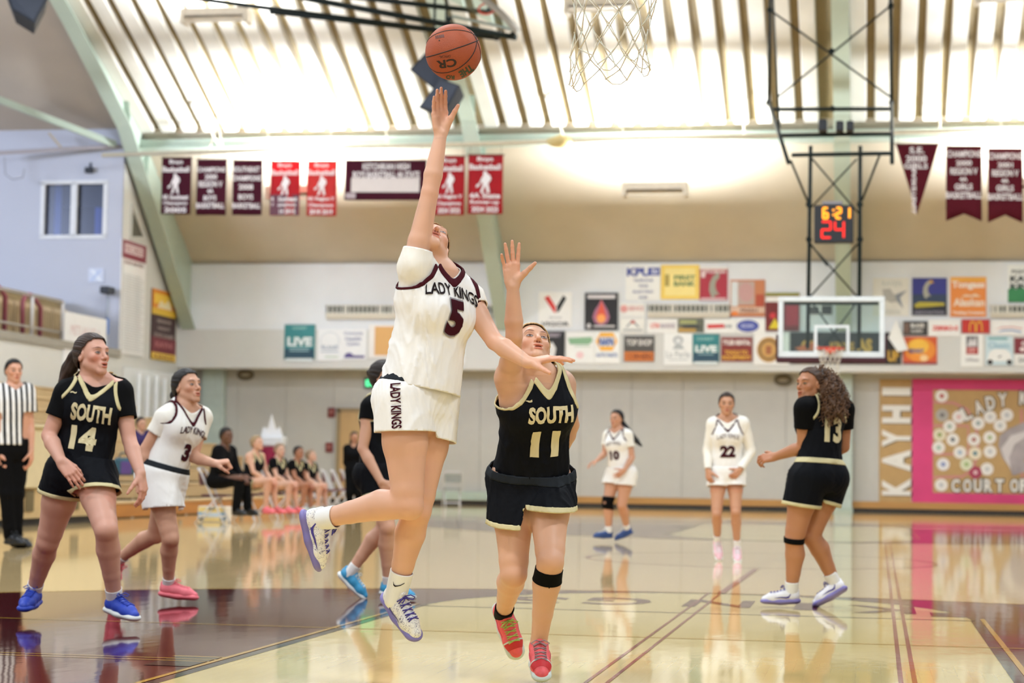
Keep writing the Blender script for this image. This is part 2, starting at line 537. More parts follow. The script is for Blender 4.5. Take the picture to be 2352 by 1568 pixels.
def hand_prims(w, d, n, right, curl=(20, 20, 22, 25, 10), spread=1.0, k=1.0, thumb=1.0):
    d = nrm(d); n = nrm(n - d * (n @ d)); l = np.cross(d, n) if right else np.cross(n, d)
    offs = (0.027, 0.009, -0.009, -0.026); kl = (0.088, 0.092, 0.087, 0.078)
    seg = ((0.042, 0.026, 0.021), (0.046, 0.029, 0.022), (0.043, 0.028, 0.022), (0.033, 0.021, 0.019))
    fan = (9, 2, -6, -15)
    palm, out = [], []
    for i in range(4):
        a = w + l * offs[i] * 0.55 * k + d * 0.006 * k; b = w + d * kl[i] * k + l * offs[i] * k
        palm.append((Cap(a, b, 0.0135 * k, 0.0115 * k), 0.012 * k))
    tb = w + d * 0.022 * k + l * 0.020 * k + n * 0.006 * k
    td = nrm(d * 0.62 + l * thumb * (0.50 + 0.25 * spread) + n * 0.30)
    t1 = tb + td * 0.044 * k
    palm.append((Cap(tb, t1, 0.0165 * k, 0.0125 * k), 0.016 * k))
    palm.append((Cap(w + d * 0.02 * k - l * 0.02 * k + n * 0.004 * k, w + d * 0.06 * k - l * 0.022 * k + n * 0.004 * k, 0.014 * k, 0.011 * k), 0.012 * k))
    fingers = []
    ax = np.cross(d, n)
    for i in range(4):
        p = w + d * kl[i] * k + l * offs[i] * k
        fd = nrm(rot(d, np.cross(d, l), math.radians(fan[i] * spread)))
        fd = nrm(d * math.cos(math.radians(fan[i] * spread)) + l * math.sin(math.radians(fan[i] * spread)))
        axi = np.cross(fd, n); c = math.radians(curl[i]); tot = 0.0; g = []
        rr = (0.0093, 0.0084, 0.0075, 0.0062) if i < 3 else (0.0082, 0.0073, 0.0066, 0.0056)
        for j, f in enumerate((0.9, 1.1, 0.7)):
            tot += c * f
            dd = rot(fd, axi, tot); q = p + dd * seg[i][j] * k
            g.append((Cap(p, q, rr[j] * k, rr[j + 1] * k), 0.004 * k)); p = q
        fingers.append(Grp(g))
    c = math.radians(curl[4]); ta = np.cross(td, nrm(-l * 0.8 + n * 0.5)); q1 = t1 + rot(td, ta, c) * 0.034 * k; q2 = q1 + rot(td, ta, c * 1.9) * 0.027 * k
    fingers.append(Grp([(Cap(t1, q1, 0.0118 * k, 0.0100 * k), 0.004 * k), (Cap(q1, q2, 0.0100 * k, 0.0075 * k), 0.004 * k)]))
    hand = Grp([(Grp(palm), 0)] + [(f, 0.006 * k) for f in fingers])
    return hand


def head_prims(c, f, u, k, mouth=0.4):
    r = np.cross(f, u); ax = np.array([r, f, u])
    def p(x, y, z): return c + (r * x + f * y + u * z) * k
    def E(x, y, z, a, b, d): return Ell(p(x, y, z), ax, np.array([a, b, d]) * k)
    def C(a, b, ra, rb): return Cap(p(*a), p(*b), ra * k, rb * k)
    L = [(E(0, -0.014, 0.030, 0.0735, 0.094, 0.086), 0.0), (E(0, 0.020, -0.025, 0.0585, 0.068, 0.082), 0.03 * k)]
    for s_ in (-1, 1):
        L += [(C((s_ * 0.047, 0.004, -0.050), (s_ * 0.010, 0.070, -0.096), 0.016, 0.015), 0.022 * k),
              (E(s_ * 0.039, 0.055, -0.020, 0.021, 0.019, 0.018), 0.02 * k)]
    L += [(E(0, 0.074, -0.095, 0.021, 0.016, 0.017), 0.018 * k),
          (C((-0.034, 0.073, 0.026), (0.034, 0.073, 0.026), 0.013, 0.013), 0.02 * k)]
    for s_ in (-1, 1):
        L.append((E(s_ * 0.031, 0.097, 0.002, 0.019, 0.017, 0.0145), -0.014 * k))
    L += [(C((0, 0.080, 0.016), (0, 0.102, -0.022), 0.0075, 0.0095), 0.013 * k), (E(0, 0.104, -0.028, 0.0092, 0.0105, 0.0085), 0.008 * k)]
    for s_ in (-1, 1):
        L += [(E(s_ * 0.0110, 0.092, -0.032, 0.0075, 0.009, 0.0070), 0.006 * k),
              (E(s_ * 0.0315, 0.0715, 0.001, 0.0150, 0.0140, 0.0125), 0.004 * k),
              (E(s_ * 0.0055, 0.100, -0.0385, 0.0034, 0.005, 0.003), -0.002 * k)]
    L += [(E(0, 0.083, -0.064, 0.027, 0.014, 0.022), 0.014 * k),
          (E(0, 0.0935, -0.0580 + 0.002 * mouth, 0.0220, 0.0085, 0.0055), 0.004 * k),
          (E(0, 0.0915, -0.0715 - 0.005 * mouth, 0.0185, 0.0095, 0.0068), 0.004 * k),
          (E(0, 0.1000, -0.0645 - 0.001 * mouth, 0.0185, 0.013, 0.0012 + 0.0055 * mouth), -0.003 * k)]
    for s_ in (-1, 1):
        e = Ell(p(s_ * 0.0735, -0.010, -0.006), np.array([r, nrm(f * 0.95 - u * 0.25), nrm(u * 0.95 + f * 0.25)]), np.array([0.0085, 0.018, 0.031]) * k)
        L.append((e, 0.006 * k))
        L.append((E(s_ * 0.083, -0.004, -0.004, 0.006, 0.009, 0.014), -0.004 * k))
    return L


def sstep(a, b, x):
    t = np.clip((x - a) / (b - a), 0, 1); return t * t * (3 - 2 * t)


def paint_face(V, c, f, u, k, sp):
    """lips, brows, eyes and the flush of the cheeks: colours of the skin itself, plus painted shade in the nostrils"""
    r = np.cross(f, u); q = (V - c) / k
    x, y, z = q @ r, q @ f, q @ u
    T = np.ones((len(V), 3))
    face = (y > 0.03) & (y < 0.125) & (np.abs(x) < 0.082) & (z < 0.10) & (z > -0.115)
    def mixc(w, col): T[:] = T * (1 - w[:, None]) + np.array(col) * w[:, None]
    ax = np.abs(x); m = sp.get('mouth', 0.4)
    fl = sp.get('flush', 0.35)
    mixc(face * fl * np.exp(-(((ax - 0.042) / 0.020) ** 2 + ((z + 0.030) / 0.022) ** 2)), (1.0, 0.66, 0.62))
    mixc(face * 0.3 * np.exp(-((x / 0.014) ** 2 + ((z + 0.03) / 0.014) ** 2)), (1.0, 0.75, 0.7))
    dk = sp.get('lip', (0.86, 0.52, 0.50))
    up = 1 - sstep(0.85, 1.1, np.sqrt((x / 0.0235) ** 2 + ((z + 0.0580 - 0.002 * m) / 0.0062) ** 2))
    lo_ = 1 - sstep(0.85, 1.1, np.sqrt((x / 0.0200) ** 2 + ((z + 0.0715 + 0.005 * m) / 0.0078) ** 2))
    mixc(face * (y > 0.07) * np.maximum(up, lo_), dk)
    op = 1 - sstep(0.75, 1.05, np.sqrt((x / 0.0180) ** 2 + ((z + 0.0645 + 0.001 * m) / (0.0013 + 0.0050 * m)) ** 2))
    mixc(face * (y > 0.07) * op, (0.22, 0.07, 0.07))
    br = 1 - sstep(0.7, 1.2, np.sqrt(((ax - 0.033) / 0.020) ** 2 + ((z - 0.0245 - 0.004 * np.cos((ax - 0.036) / 0.013)) / 0.0045) ** 2))
    mixc(face * br * 0.85, sp.get('brow', (0.25, 0.17, 0.13)))
    ex, ez = ax - 0.0315, z - 0.001
    lid = 1 - sstep(0.85, 1.12, np.sqrt((ex / 0.0150) ** 2 + ((ez - 0.001) / 0.0082) ** 2))
    mixc(face * (y > 0.05) * lid, (0.13, 0.09, 0.08))
    eye = 1 - sstep(0.85, 1.1, np.sqrt((ex / 0.0128) ** 2 + ((ez + 0.0006) / 0.0047) ** 2))
    mixc(face * (y > 0.05) * eye, tuple(min(1.8, 0.34 / max(s, .2)) for s in lin(sp['skin'])[:3]))
    gx, gz = sp.get('gaze', (0, 0.0015))
    iris = 1 - sstep(0.85, 1.1, np.sqrt((np.sign(x) * ex - gx) ** 2 + (ez - gz) ** 2) / 0.0062)
    mixc(face * (y > 0.05) * iris * (eye > 0.3), (0.16, 0.12, 0.10))
    nos = 1 - sstep(0.8, 1.2, np.sqrt(((ax - 0.0055) / 0.0042) ** 2 + ((z + 0.039) / 0.0032) ** 2))
    mixc(face * (y > 0.08) * nos, (0.35, 0.16, 0.13))  # nostril hollows darkened, their shade put into the tint
    return T


def skin_mat(hexcol):
    return mat('skin_' + hexcol, hexcol, rough=0.48, noise=0.035, nscale=9, bump=0.03, bscale=220, sss=0.12, tint=True, spec=0.4)


def cloth_mat(name, hexcol, rough=0.75, bump=0.22):
    return mat(name, hexcol, rough=rough, noise=0.03, nscale=14, bump=bump, bscale=14, stretch=(1, 1, 0.45), spec=0.12)


def folds(V, amp, seed, scale=(34, 34, 13)):
    """creases: thin wandering ridges"""
    rng = np.random.RandomState(seed); d = np.zeros(len(V)); sc = np.array(scale)
    wp = np.sin(V @ (rng.normal(size=3) * sc * .5) + 1.0) + np.sin(V @ (rng.normal(size=3) * sc * .7) + 2.0)
    for i in range(6):
        w = rng.normal(size=3) * sc * (0.6 + 0.25 * i); ph = rng.uniform(0, 6.3)
        m = 0.5 + 0.5 * np.sin(V @ (rng.normal(size=3) * sc * .3) + ph * 2)
        d += ((1 - np.abs(np.sin(V @ w + ph + wp * 0.9))) ** 2.2 - 0.28) * m / (1 + 0.35 * i)
    return d * amp


FEM = [(-0.17, 0.105, 0.085), (-0.06, 0.160, 0.112), (0.08, 0.172, 0.118), (0.24, 0.142, 0.102), (0.40, 0.128, 0.094), (0.58, 0.142, 0.106), (0.76, 0.150, 0.104), (0.90, 0.125, 0.082), (0.985, 0.062, 0.058)]
MALE = [(-0.17, 0.11, 0.09), (-0.06, 0.165, 0.118), (0.08, 0.172, 0.122), (0.24, 0.160, 0.118), (0.40, 0.158, 0.116), (0.58, 0.170, 0.122), (0.76, 0.178, 0.118), (0.90, 0.145, 0.095), (0.985, 0.070, 0.064)]


class Person:
    def __init__(s, name, label, sp):
        s.sp = sp; s.name = name; D = sp['D']; s.k = k = sp.get('k', 1.0); s.D = D
        J = s.J = {n: P(v[0], v[1], D + v[2]) for n, v in sp['J'].items()}
        pxm = D / FPX
        s.hb = hb = sp.get('hb', min(0.0135, max(0.0068, 3.6 * pxm)))
        s.hf = hf = sp.get('hf', min(0.0095, max(0.0023, 1.25 * pxm)))
        s.female = sp.get('female', True); b = sp.get('bulk', 1.0); ab = sp.get('armbulk', 1.0) * k; lb = sp.get('legbulk', 1.0) * k
        prof = [(a, w * k * b, d * k * b) + ((o[0],) if o else ()) for a, w, d, *o in sp.get('prof', FEM if s.female else MALE)]
        rs = J['shR'] - J['shL']; rh = J['hipR'] - J['hipL']
        s.pel = (J['hipR'] + J['hipL']) / 2 if 'pelvis' not in J else J['pelvis']
        s.T = T = Torso(s.pel, J['neck'], rh, rs, prof, sp.get('bow', 0) * k, sp.get('lean', 0) * k)
        s.prof = prof
        body = [(T, 0.0)]
        fr, ff = T.frame(0.66)
        if s.female:
            for q in (-1, 1):
                body.append((Ell(T.at(0.66, q * 0.072 * k * b, 0.066 * k * b), np.array([fr, ff, T.up]), np.array([0.062, 0.060, 0.066]) * k * b), 0.03 * k))
        for q, h in ((1, 'hipR'), (-1, 'hipL')):
            body.append((Ell(T.at(0.0, q * 0.078 * k * b, -0.060 * k * b), np.array([*T.frame(0), T.up]), np.array([0.085, 0.075, 0.090]) * k * b), 0.04 * k))
        s.bust = [q for q in body[1:3]] if s.female else []
        for sd in 'RL':
            sh = J['sh' + sd]; nk = J['neck']
            body.append((Cap(nk + T.up * 0.0 - T.frame(1)[1] * 0.01, sh * 0.82 + nk * 0.18 + T.up * 0.006, 0.043 * k, 0.048 * ab), 0.05 * k))
            el, wr = J.get('el' + sd), J.get('wr' + sd)
            if el is not None:
                ua = el - sh
                body += [(Cap(sh, sh + ua * 0.35, 0.0535 * ab, 0.0470 * ab), 0.035 * k), (Cap(sh + ua * 0.35, el, 0.0470 * ab, 0.0355 * ab), 0.012 * k),
                         (Cap(T.at(0.74, (0.105 if sd == 'R' else -0.105) * k * b, 0), sh, 0.064 * k * b, 0.048 * k), 0.05 * k)]
                if wr is not None:
                    fa = wr - el
                    body += [(Cap(el, el + fa * 0.30, 0.0345 * ab, 0.0395 * ab), 0.010 * k), (Cap(el + fa * 0.30, el + fa * 0.97, 0.0395 * ab, 0.0255 * ab), 0.006 * k)]
                    h = sp.get('hand' + sd)
                    if h is not None:
                        body.append((hand_prims(wr, h['d'], h['n'], sd == 'R', h.get('curl', (22, 22, 24, 26, 10)), h.get('spread', 1.0), k * h.get('k', 1.0), h.get('thumb', 1.0)), 0.016 * k))
        s.legax = {}
        for sd in 'RL':
            hp, kn, an = J['hip' + sd], J.get('kn' + sd), J.get('an' + sd)
            if kn is None: continue
            th = kn - hp
            body += [(Cap(hp, hp + th * 0.4, 0.092 * lb, 0.082 * lb), 0.04 * k), (Cap(hp + th * 0.4, hp + th * 0.86, 0.082 * lb, 0.060 * lb), 0.02 * k), (Cap(hp + th * 0.86, kn, 0.060 * lb, 0.0540 * lb), 0.012 * k)]
            if an is None: continue
            ca = an - kn
            mid = (hp + an) / 2 - kn; ca_n = nrm(ca); back = mid - ca_n * (mid @ ca_n)
            if np.linalg.norm(back) < 0.02: back = -T.frame(0)[1]
            back = nrm(back - ca_n * (back @ ca_n))
            th_n = nrm(th); fw = nrm(th_n - ca_n) if np.linalg.norm(th_n - ca_n) > 0.3 else -back
            body += [(Cap(kn, kn + ca * 0.3 + back * 0.016 * k, 0.0520 * lb, 0.0575 * lb), 0.016 * k), (Cap(kn + ca * 0.3 + back * 0.016 * k, kn + ca * 0.66 + back * 0.008 * k, 0.0575 * lb, 0.0420 * lb), 0.010 * k),
                     (Cap(kn + ca * 0.66 + back * 0.008 * k, an, 0.0420 * lb, 0.0340 * lb), 0.010 * k), (Ell(kn + fw * 0.020 * k, np.eye(3), np.array([0.038, 0.038, 0.042]) * lb), 0.02 * k),
                     (Cap(an, an + ca_n * 0.04 * k, 0.034 * lb, 0.030 * lb), 0.01)]
            s.legax[sd] = back
        # head
        hc, hf_, hu = sp['head']; s.hc = P(hc[0], hc[1], D + hc[2]); f = nrm(hf_); u = nrm(hu - f * (hu @ f)); s.hfw, s.hup = f, u
        hk = s.hk = k * sp.get('headk', 1.0)
        hp = head_prims(s.hc, f, u, hk, sp.get('mouth', 0.4))
        nb = s.hc - u * 0.062 * hk - f * 0.022 * hk
        nr = 0.050 if s.female else 0.058
        body.append((Cap(J['neck'] - T.up * 0.02, nb, (nr + 0.006) * k, nr * k), 0.035 * k))
        body.append((hp[0][0], 0.03 * hk)); body.append((hp[1][0], 0.03 * hk)); body += hp[2:]
        s.body = body
        boxes = [(s.hc - 0.150 * hk, s.hc + 0.150 * hk, hf)]
        for sd in 'RL':
            wr = J.get('wr' + sd); h = sp.get('hand' + sd)
            if wr is not None and h is not None:
                c = wr + nrm(h['d']) * 0.095 * k; boxes.append((c - 0.115 * k, c + 0.115 * k, hf))
        pp = [q for q, kk in body if kk >= 0]
        lo = np.min([q.lo for q in pp], 0) - 3 * hb; hi = np.max([q.hi for q in pp], 0) + 3 * hb
        V, F, VN = solid(body, hb, lo, hi, boxes)
        t = paint_face(V, s.hc, f, u, hk, sp)
        for sd in 'RL':      # knees, elbows and fingertips are a little redder
            for n, rad, w in (('kn', 0.06, 0.35), ('el', 0.05, 0.3)):
                j = J.get(n + sd)
                if j is not None:
                    g = w * np.exp(-((V - j) ** 2).sum(1) / (rad * k) ** 2); t = t * (1 - g[:, None]) + t * np.array([1.0, 0.80, 0.76]) * g[:, None]
            wr = J.get('wr' + sd); h = sp.get('hand' + sd)
            if wr is not None and h is not None:
                dd = ((V - wr) @ nrm(h['d'])) / k; near = np.linalg.norm(V - wr, axis=1) < 0.24
                g = 0.45 * near * sstep(0.0, 0.12, dd); t = t * (1 - g[:, None]) + t * np.array([1.0, 0.76, 0.70]) * g[:, None]
        base = sp.get('base')
        base = s.pel * np.array([1, 1, 0]) if base is None else base
        o = s.o = npmesh(name, V - base, F, skin_mat(sp['skin']), None, t, normals=VN); o.location = tuple(base)
        tag(o, label, 'person', sp.get('group'))
        s.lb, s.ab, s.b = lb, ab, b

    # -------- clothes
    def cloth(s, name, prims, h, clips, m, amp=0.006, seed=1, parent=None, scale=(52, 52, 14), trims=(), thick=0.004, hold=None):
        pp = [q for q, kk in prims if kk >= 0]
        V, F = nets(*field(prims, np.min([q.lo for q in pp], 0) - 3 * h, np.max([q.hi for q in pp], 0) + 3 * h, h))
        if amp:
            w = np.ones(len(V)) if hold is None else hold(V)
            V = V + vnormals(V, F) * (folds(V, amp, seed, scale) * w)[:, None]
        main = (V, F)
        for g in clips:
            wd = sum(t[2] for t in trims if t[1] is g)
            main = clip(*main, (lambda p, g=g, wd=wd: g(p) + wd))
        if not len(main[1]): return None
        mv = relax(*main, 1, 0.4)
        o = npmesh(name, mv, main[1], m, parent or s.o)
        md = o.modifiers.new('thickness', 'SOLIDIFY'); md.thickness = thick; md.offset = 0
        for tn, g, wd, tm in trims:
            tv = (V, F)
            for g2 in clips: 
                w2 = sum(t[2] for t in trims if t[1] is g2) if g2 is not g else 0
                tv = clip(*tv, (lambda p, g2=g2, w2=w2: g2(p) + w2))
            tv = clip(*tv, (lambda p, g=g, wd=wd: -(g(p) + wd)))
            if len(tv[1]):
                q = npmesh(tn, relax(*tv, 2, 0.4) + vnormals(*tv) * 0.001, tv[1], tm, o)
                md = q.modifiers.new('thickness', 'SOLIDIFY'); md.thickness = thick * 1.3; md.offset = 0
        return o

    def gneck(s, av, slope, ab, bslope):
        T = s.T
        def g(p):
            a, x, y = T.local(p[:, 0], p[:, 1], p[:, 2]); L = T.L
            gf = (a * L - av * L - (np.sqrt(x * x + 0.018 ** 2) - 0.018) * slope) / math.sqrt(1 + slope ** 2)
            gb = (a * L - ab * L - np.abs(x) * bslope) / math.sqrt(1 + bslope ** 2)
            w = sstep(-0.03, 0.03, y)
            return gf * w + gb * (1 - w)
        return g

    def garm(s, sd, alow=0.70, xlow=0.170, atop=1.0, xtop=0.112):
        """armhole: a curve from the side of the chest up to the strap"""
        T, k = s.T, s.k * s.b; sg = 1 if sd == 'R' else -1
        def g(p):
            a, x, y = T.local(p[:, 0], p[:, 1], p[:, 2]); t = np.clip((a - alow) / (atop - alow), 0, 1)
            xc = (xlow + (xtop - xlow) * (1 - (1 - t) ** 2.0)) * k + np.maximum(alow - a, 0) * 1.2 - np.maximum(a - atop, 0) * 0.05
            return x * sg - xc
        return g

    def ghem(s, a0, tilt=0.0, tx=0.0, wave=0.0):
        T = s.T
        def g(p):
            a, x, y = T.local(p[:, 0], p[:, 1], p[:, 2]); return (a0 - a) * T.L + tilt * y + tx * x + wave * np.sin(x * 40 + 1)
        return g

    def jersey(s, jp, m, trim, neck=(0.80, 1.9, 0.93, 0.8), armR=(), armL=(), hem=-0.02, hemtilt=0.0, hemx=0.0, off=0.016, seed=3, amp=0.007, tw=0.020, name='jersey', sleeves=None):
        k, b = s.k, s.b
        T = Torso(s.T.p0, s.T.p1, s.T.r0, s.T.r1, [(a, w * k * b, d * k * b) + ((o[0] * k,) if o else ()) for a, w, d, *o in jp], s.T.bow, s.T.lean)
        pr = [(T, 0.0)]
        for q, kk in s.bust: pr.append((Ell(q.c, q.ax, q.r + off), 0.06 * k))
        for sd in 'RL':
            sh = s.J['sh' + sd]; nk = s.J['neck']; sg = 1 if sd == 'R' else -1
            pr.append((Cap(nk - s.T.frame(1)[1] * 0.01, sh * 0.82 + nk * 0.18 + s.T.up * 0.006, 0.043 * k + off, 0.048 * s.ab + off), 0.05 * k))
            if s.J.get('el' + sd) is not None:
                pr.append((Cap(s.T.at(0.74, sg * 0.105 * k * b, 0), sh, 0.064 * k * b + off, 0.050 * k + off), 0.05 * k))
        gn = s.gneck(*neck); gr, gl = s.garm('R', *armR), s.garm('L', *armL); gh = s.ghem(hem, hemtilt, hemx)
        trims = [('neck_trim', gn, tw * 1.1, trim), ('armhole_trim', gr, tw, trim), ('armhole_trim', gl, tw, trim)] if tw else []
        s.jT = T
        def hold(V): return 1 - 0.5 * sstep(0.75, 1.0, s.T.local(V[:, 0], V[:, 1], V[:, 2])[0])
        s.jer = s.cloth(name, pr, s.sp.get('hc', max(0.0065, s.hb)), [gn, gr, gl, gh], m, amp, seed, trims=trims, hold=hold)
        return s.jer

    def shirt(s, m, t=0.55, neck=(0.93, 1.2, 0.97, 0.6), off=0.009, name='undershirt', long=False, body=True, hem=0.1, seed=5, amp=0.003, flare=0.006):
        k, b = s.k, s.b
        pr = []
        if body:
            pr.append((Torso(s.T.p0, s.T.p1, s.T.r0, s.T.r1, [(a, w + off, d + off) for a, w, d, *o in s.prof], s.T.bow, s.T.lean), 0.0))
            for q, kk in s.bust: pr.append((Ell(q.c, q.ax, q.r + off), 0.05 * k))
        clips = []
        for sd in 'RL':
            sh, el, wr = s.J['sh' + sd], s.J.get('el' + sd), s.J.get('wr' + sd); nk = s.J['neck']
            sg = 1 if sd == 'R' else -1
            if body: pr.append((Cap(nk - s.T.frame(1)[1] * 0.01, sh * 0.82 + nk * 0.18 + s.T.up * 0.006, 0.043 * k + off, 0.048 * s.ab + off), 0.05 * k))
            if el is None: continue
            ua = el - sh
            pr.append((Cap(s.T.at(0.74, sg * 0.105 * k * b, 0), sh, 0.064 * k * b + off, 0.050 * k + off), 0.05 * k))
            pr.append((Cap(sh, sh + ua * (t + 0.2 if not long else 1), 0.0535 * s.ab + off + 0.002, (0.044 if not long else 0.038) * s.ab + off + flare), 0.03 * k))
            if long and wr is not None:
                pr.append((Cap(el, el + (wr - el) * 1.1, 0.0405 * s.ab + off + 0.004, 0.027 * s.ab + off), 0.02 * k))
                cut, dr, pt = wr, nrm(wr - el), wr - nrm(wr - el) * 0.01
            else:
                cut, dr, pt = sh, nrm(ua), sh + ua * t
            mid = el if not long else wr
            def g(p, pt=pt, dr=dr, mid=mid):
                q = p - pt; al = q @ dr; rad = np.linalg.norm(q - al[:, None] * dr, axis=1)
                return np.where(rad < 0.14 * k, al, -0.05)
            clips.append(g)
        if body:
            clips.append(s.gneck(*neck)); clips.append(s.ghem(hem))
        return s.cloth(name, pr, s.sp.get('hc', max(0.0065, s.hb)), clips, m, amp, seed)

    def shorts(s, m, trim=None, t=0.52, top=0.20, off=0.018, flare=0.02, tw=0.022, seed=7, amp=0.007, hemR=0.0, hemL=0.0, tR=None, tL=None, name='shorts', band=None, hemmix=0.35):
        k, b = s.k, s.b
        pf = [(a, w * 1.0 + off, d + off) for a, w, d, *o in s.prof if a < 0.45]
        pr = [(Torso(s.T.p0, s.T.p1, s.T.r0, s.T.r1, pf, s.T.bow, s.T.lean), 0.0)]
        for q in (-1, 1):
            pr.append((Ell(s.T.at(0.0, q * 0.078 * k * b, -0.060 * k * b), np.array([*s.T.frame(0), s.T.up]), np.array([0.085, 0.075, 0.090]) * k * b + off), 0.04 * k))
        fr = s.T.frame(0)
        legs = {}
        for sd in 'RL':
            hp, kn = s.J['hip' + sd], s.J['kn' + sd]; th = kn - hp; tt = (tR if sd == 'R' else tL) or t
            pr.append((Cap(hp, hp + th * min(1.0, tt + 0.25), 0.094 * s.lb + off, (0.094 - 0.034 * (tt + .25)) * s.lb + off + flare), 0.035 * k))
            legs[sd] = (hp, nrm(th), np.linalg.norm(th) * tt, nrm(nrm(th) * (1 - hemmix) - s.T.up * hemmix), hp + th * tt)
        def mk(sd, tilt):
            hp, dr, ln, hd, h0 = legs[sd]; oh, od, *_ = legs['L' if sd == 'R' else 'R']; sg = 1 if sd == 'R' else -1
            def g(p):
                q = p - hp; al = q @ dr; qo = p - oh
                mine = np.linalg.norm(q - al[:, None] * dr, axis=1) - np.linalg.norm(qo - (qo @ od)[:, None] * od, axis=1)
                val = (p - h0) @ hd + tilt * ((q @ fr[0]) * sg)
                return np.where(mine <= 0.0, val, -0.05)
            return g
        gR, gL = mk('R', hemR), mk('L', hemL)
        T = s.T
        def gtop(p):
            a, x, y = T.local(p[:, 0], p[:, 1], p[:, 2]); return (a - top) * T.L
        trims = [('hem_trim', gR, tw, trim), ('hem_trim', gL, tw, trim)] if trim is not None else []
        if band is not None: trims.append(('waistband', gtop, 0.035, band))
        s.sho = s.cloth(name, pr, s.sp.get('hc', max(0.0065, s.hb)), [gR, gL, gtop], m, amp, seed, trims=trims, scale=(52, 52, 14))
        return s.sho

    def pants(s, m, top=0.22, off=0.022, seed=9, amp=0.008, name='trousers'):
        k, b = s.k, s.b
        pf = [(a, w + off * .7, d + off * .7) for a, w, d, *o in s.prof if a < 0.45]
        pr = [(Torso(s.T.p0, s.T.p1, s.T.r0, s.T.r1, pf, s.T.bow, s.T.lean), 0.0)]
        for q in (-1, 1):
            pr.append((Ell(s.T.at(0.0, q * 0.078 * k * b, -0.060 * k * b), np.array([*s.T.frame(0), s.T.up]), np.array([0.085, 0.075, 0.090]) * k * b + off), 0.04 * k))
        for sd in 'RL':
            hp, kn, an = s.J['hip' + sd], s.J['kn' + sd], s.J['an' + sd]
            pr += [(Cap(hp, kn, 0.094 * s.lb + off * .6, 0.058 * s.lb + off), 0.04 * k), (Cap(kn, an, 0.058 * s.lb + off, 0.044 * s.lb + off), 0.03 * k)]
        T = s.T
        def gtop(p):
            a, x, y = T.local(p[:, 0], p[:, 1], p[:, 2]); return (a - top) * T.L
        return s.cloth(name, pr, s.sp.get('hc', max(0.0065, s.hb)), [gtop], m, amp, seed)

    def text(s, tgt, txt, w, h, a, x, m, back=False, arch=0.0, bold=0.02, name='lettering', out=0.0046, outline=None, up=None, frame=None, origin=None, skew=0.0, line=1.0):
        """lettering laid on a garment: set out in a plane before the chest, then pressed onto the cloth"""
        T = s.T
        r, f = T.frame(a); o = T.at(a, x, 0)
        U = -r; N = f; W = T.up            # read from the front
        if back: U, N = r, -f
        if frame is not None: U, W, N = frame
        if origin is not None: o = origin
        bvh = BVHTree.FromPolygons([v.co[:] for v in tgt.data.vertices], [p.vertices[:] for p in tgt.data.polygons])
        for nm, mm, bo, oo in ((name + '_outline', outline, bold + 0.022, out), (name, m, bold, out + (0.0015 if outline is not None else 0))):
            if mm is None: continue
            V, F = fit_text(txt, w * (1.0 if nm == name else 1.06), h * (1.0 if nm == name else 1.10), bo, line)
            if not len(V): continue
            bm = bmesh.new(); vs = [bm.verts.new(v) for v in V]
            for fc in F:
                try: bm.faces.new([vs[i] for i in fc])
                except ValueError: pass
            bmesh.ops.triangulate(bm, faces=bm.faces[:])
            for _ in range(3):
                le = [e for e in bm.edges if e.calc_length() > 0.012]
                if not le: break
                bmesh.ops.subdivide_edges(bm, edges=le, cuts=1); bmesh.ops.triangulate(bm, faces=[q for q in bm.faces if len(q.verts) > 3])
            bm.verts.index_update(); R = []; ok = []
            for v in bm.verts:
                xx, yy = v.co.x, v.co.y
                yy += arch * (1 - (2 * xx / w) ** 2) + skew * xx
                p = o + U * xx + W * yy + N * 0.5
                hit, nn, ix, ds = bvh.ray_cast(Vector(p), Vector(-N), 1.2)
                if hit is None: R.append(None); continue
                nn = np.array(nn); nn = nn if nn @ N > 0 else -nn
                R.append(np.array(hit) + nn * oo + N * oo * 0.4)
            faces = [[v.index for v in q.verts] for q in bm.faces if all(R[v.index] is not None for v in q.verts)]
            vv = [q if q is not None else np.zeros(3) for q in R]; bm.free()
            if faces:
                vv, ff = compact(np.array(vv), np.array(faces)); npmesh(nm, vv, ff, mm, tgt)

    def hair(s, hexcol, length='pony', bun=None, tail=None, seed=2, grow=0.0105, hairline=(0.070, 0.072), nape=-0.078, streak=0.45):
        """hair drawn back: locks run from the hairline to the tie at the back of the head"""
        k = s.hk; c, f, u = s.hc, s.hfw, s.hup; r = np.cross(f, u)
        m = mat('hair_' + hexcol, hexcol, rough=0.50, noise=0.12, nscale=60, bump=0.2, bscale=160, spec=0.3, tint=True)
        ax = np.array([r, f, u]); rng = np.random.RandomState(seed)
        def p(x, y, z): return c + (r * x + f * y + u * z) * k
        tie = nrm(-f * 0.92 + u * 0.30); e1 = r; e2 = np.cross(tie, e1)
        cs = [(rng.uniform(9, 30), rng.uniform(0, 6.3), rng.uniform(.4, 1)) for _ in range(6)] + [(rng.uniform(35, 60), rng.uniform(0, 6.3), .7) for _ in range(3)]
        def lock(V):
            q = V - c; ph = np.arctan2(q @ e2, q @ e1); d = np.zeros(len(V))
            for fr_, p0, a in cs: d += a * np.sin(np.round(fr_) * ph + p0 + 1.5 * np.sin(q @ tie * 25 + p0))
            return d / 3.2
        def shade(V, w=1.0):
            t = 1.0 + streak * w * lock(V); return np.repeat(np.clip(t, 0.35, 1.9)[:, None], 3, 1)
        pr = [(Ell(p(0, -0.014, 0.030), ax, (np.array([0.0735, 0.094, 0.086]) + grow) * k), 0.0), (Ell(p(0, -0.034, -0.015), ax, np.array([0.068 + grow * .6, 0.070, 0.072]) * k), 0.03 * k)]
        hy, hz = hairline
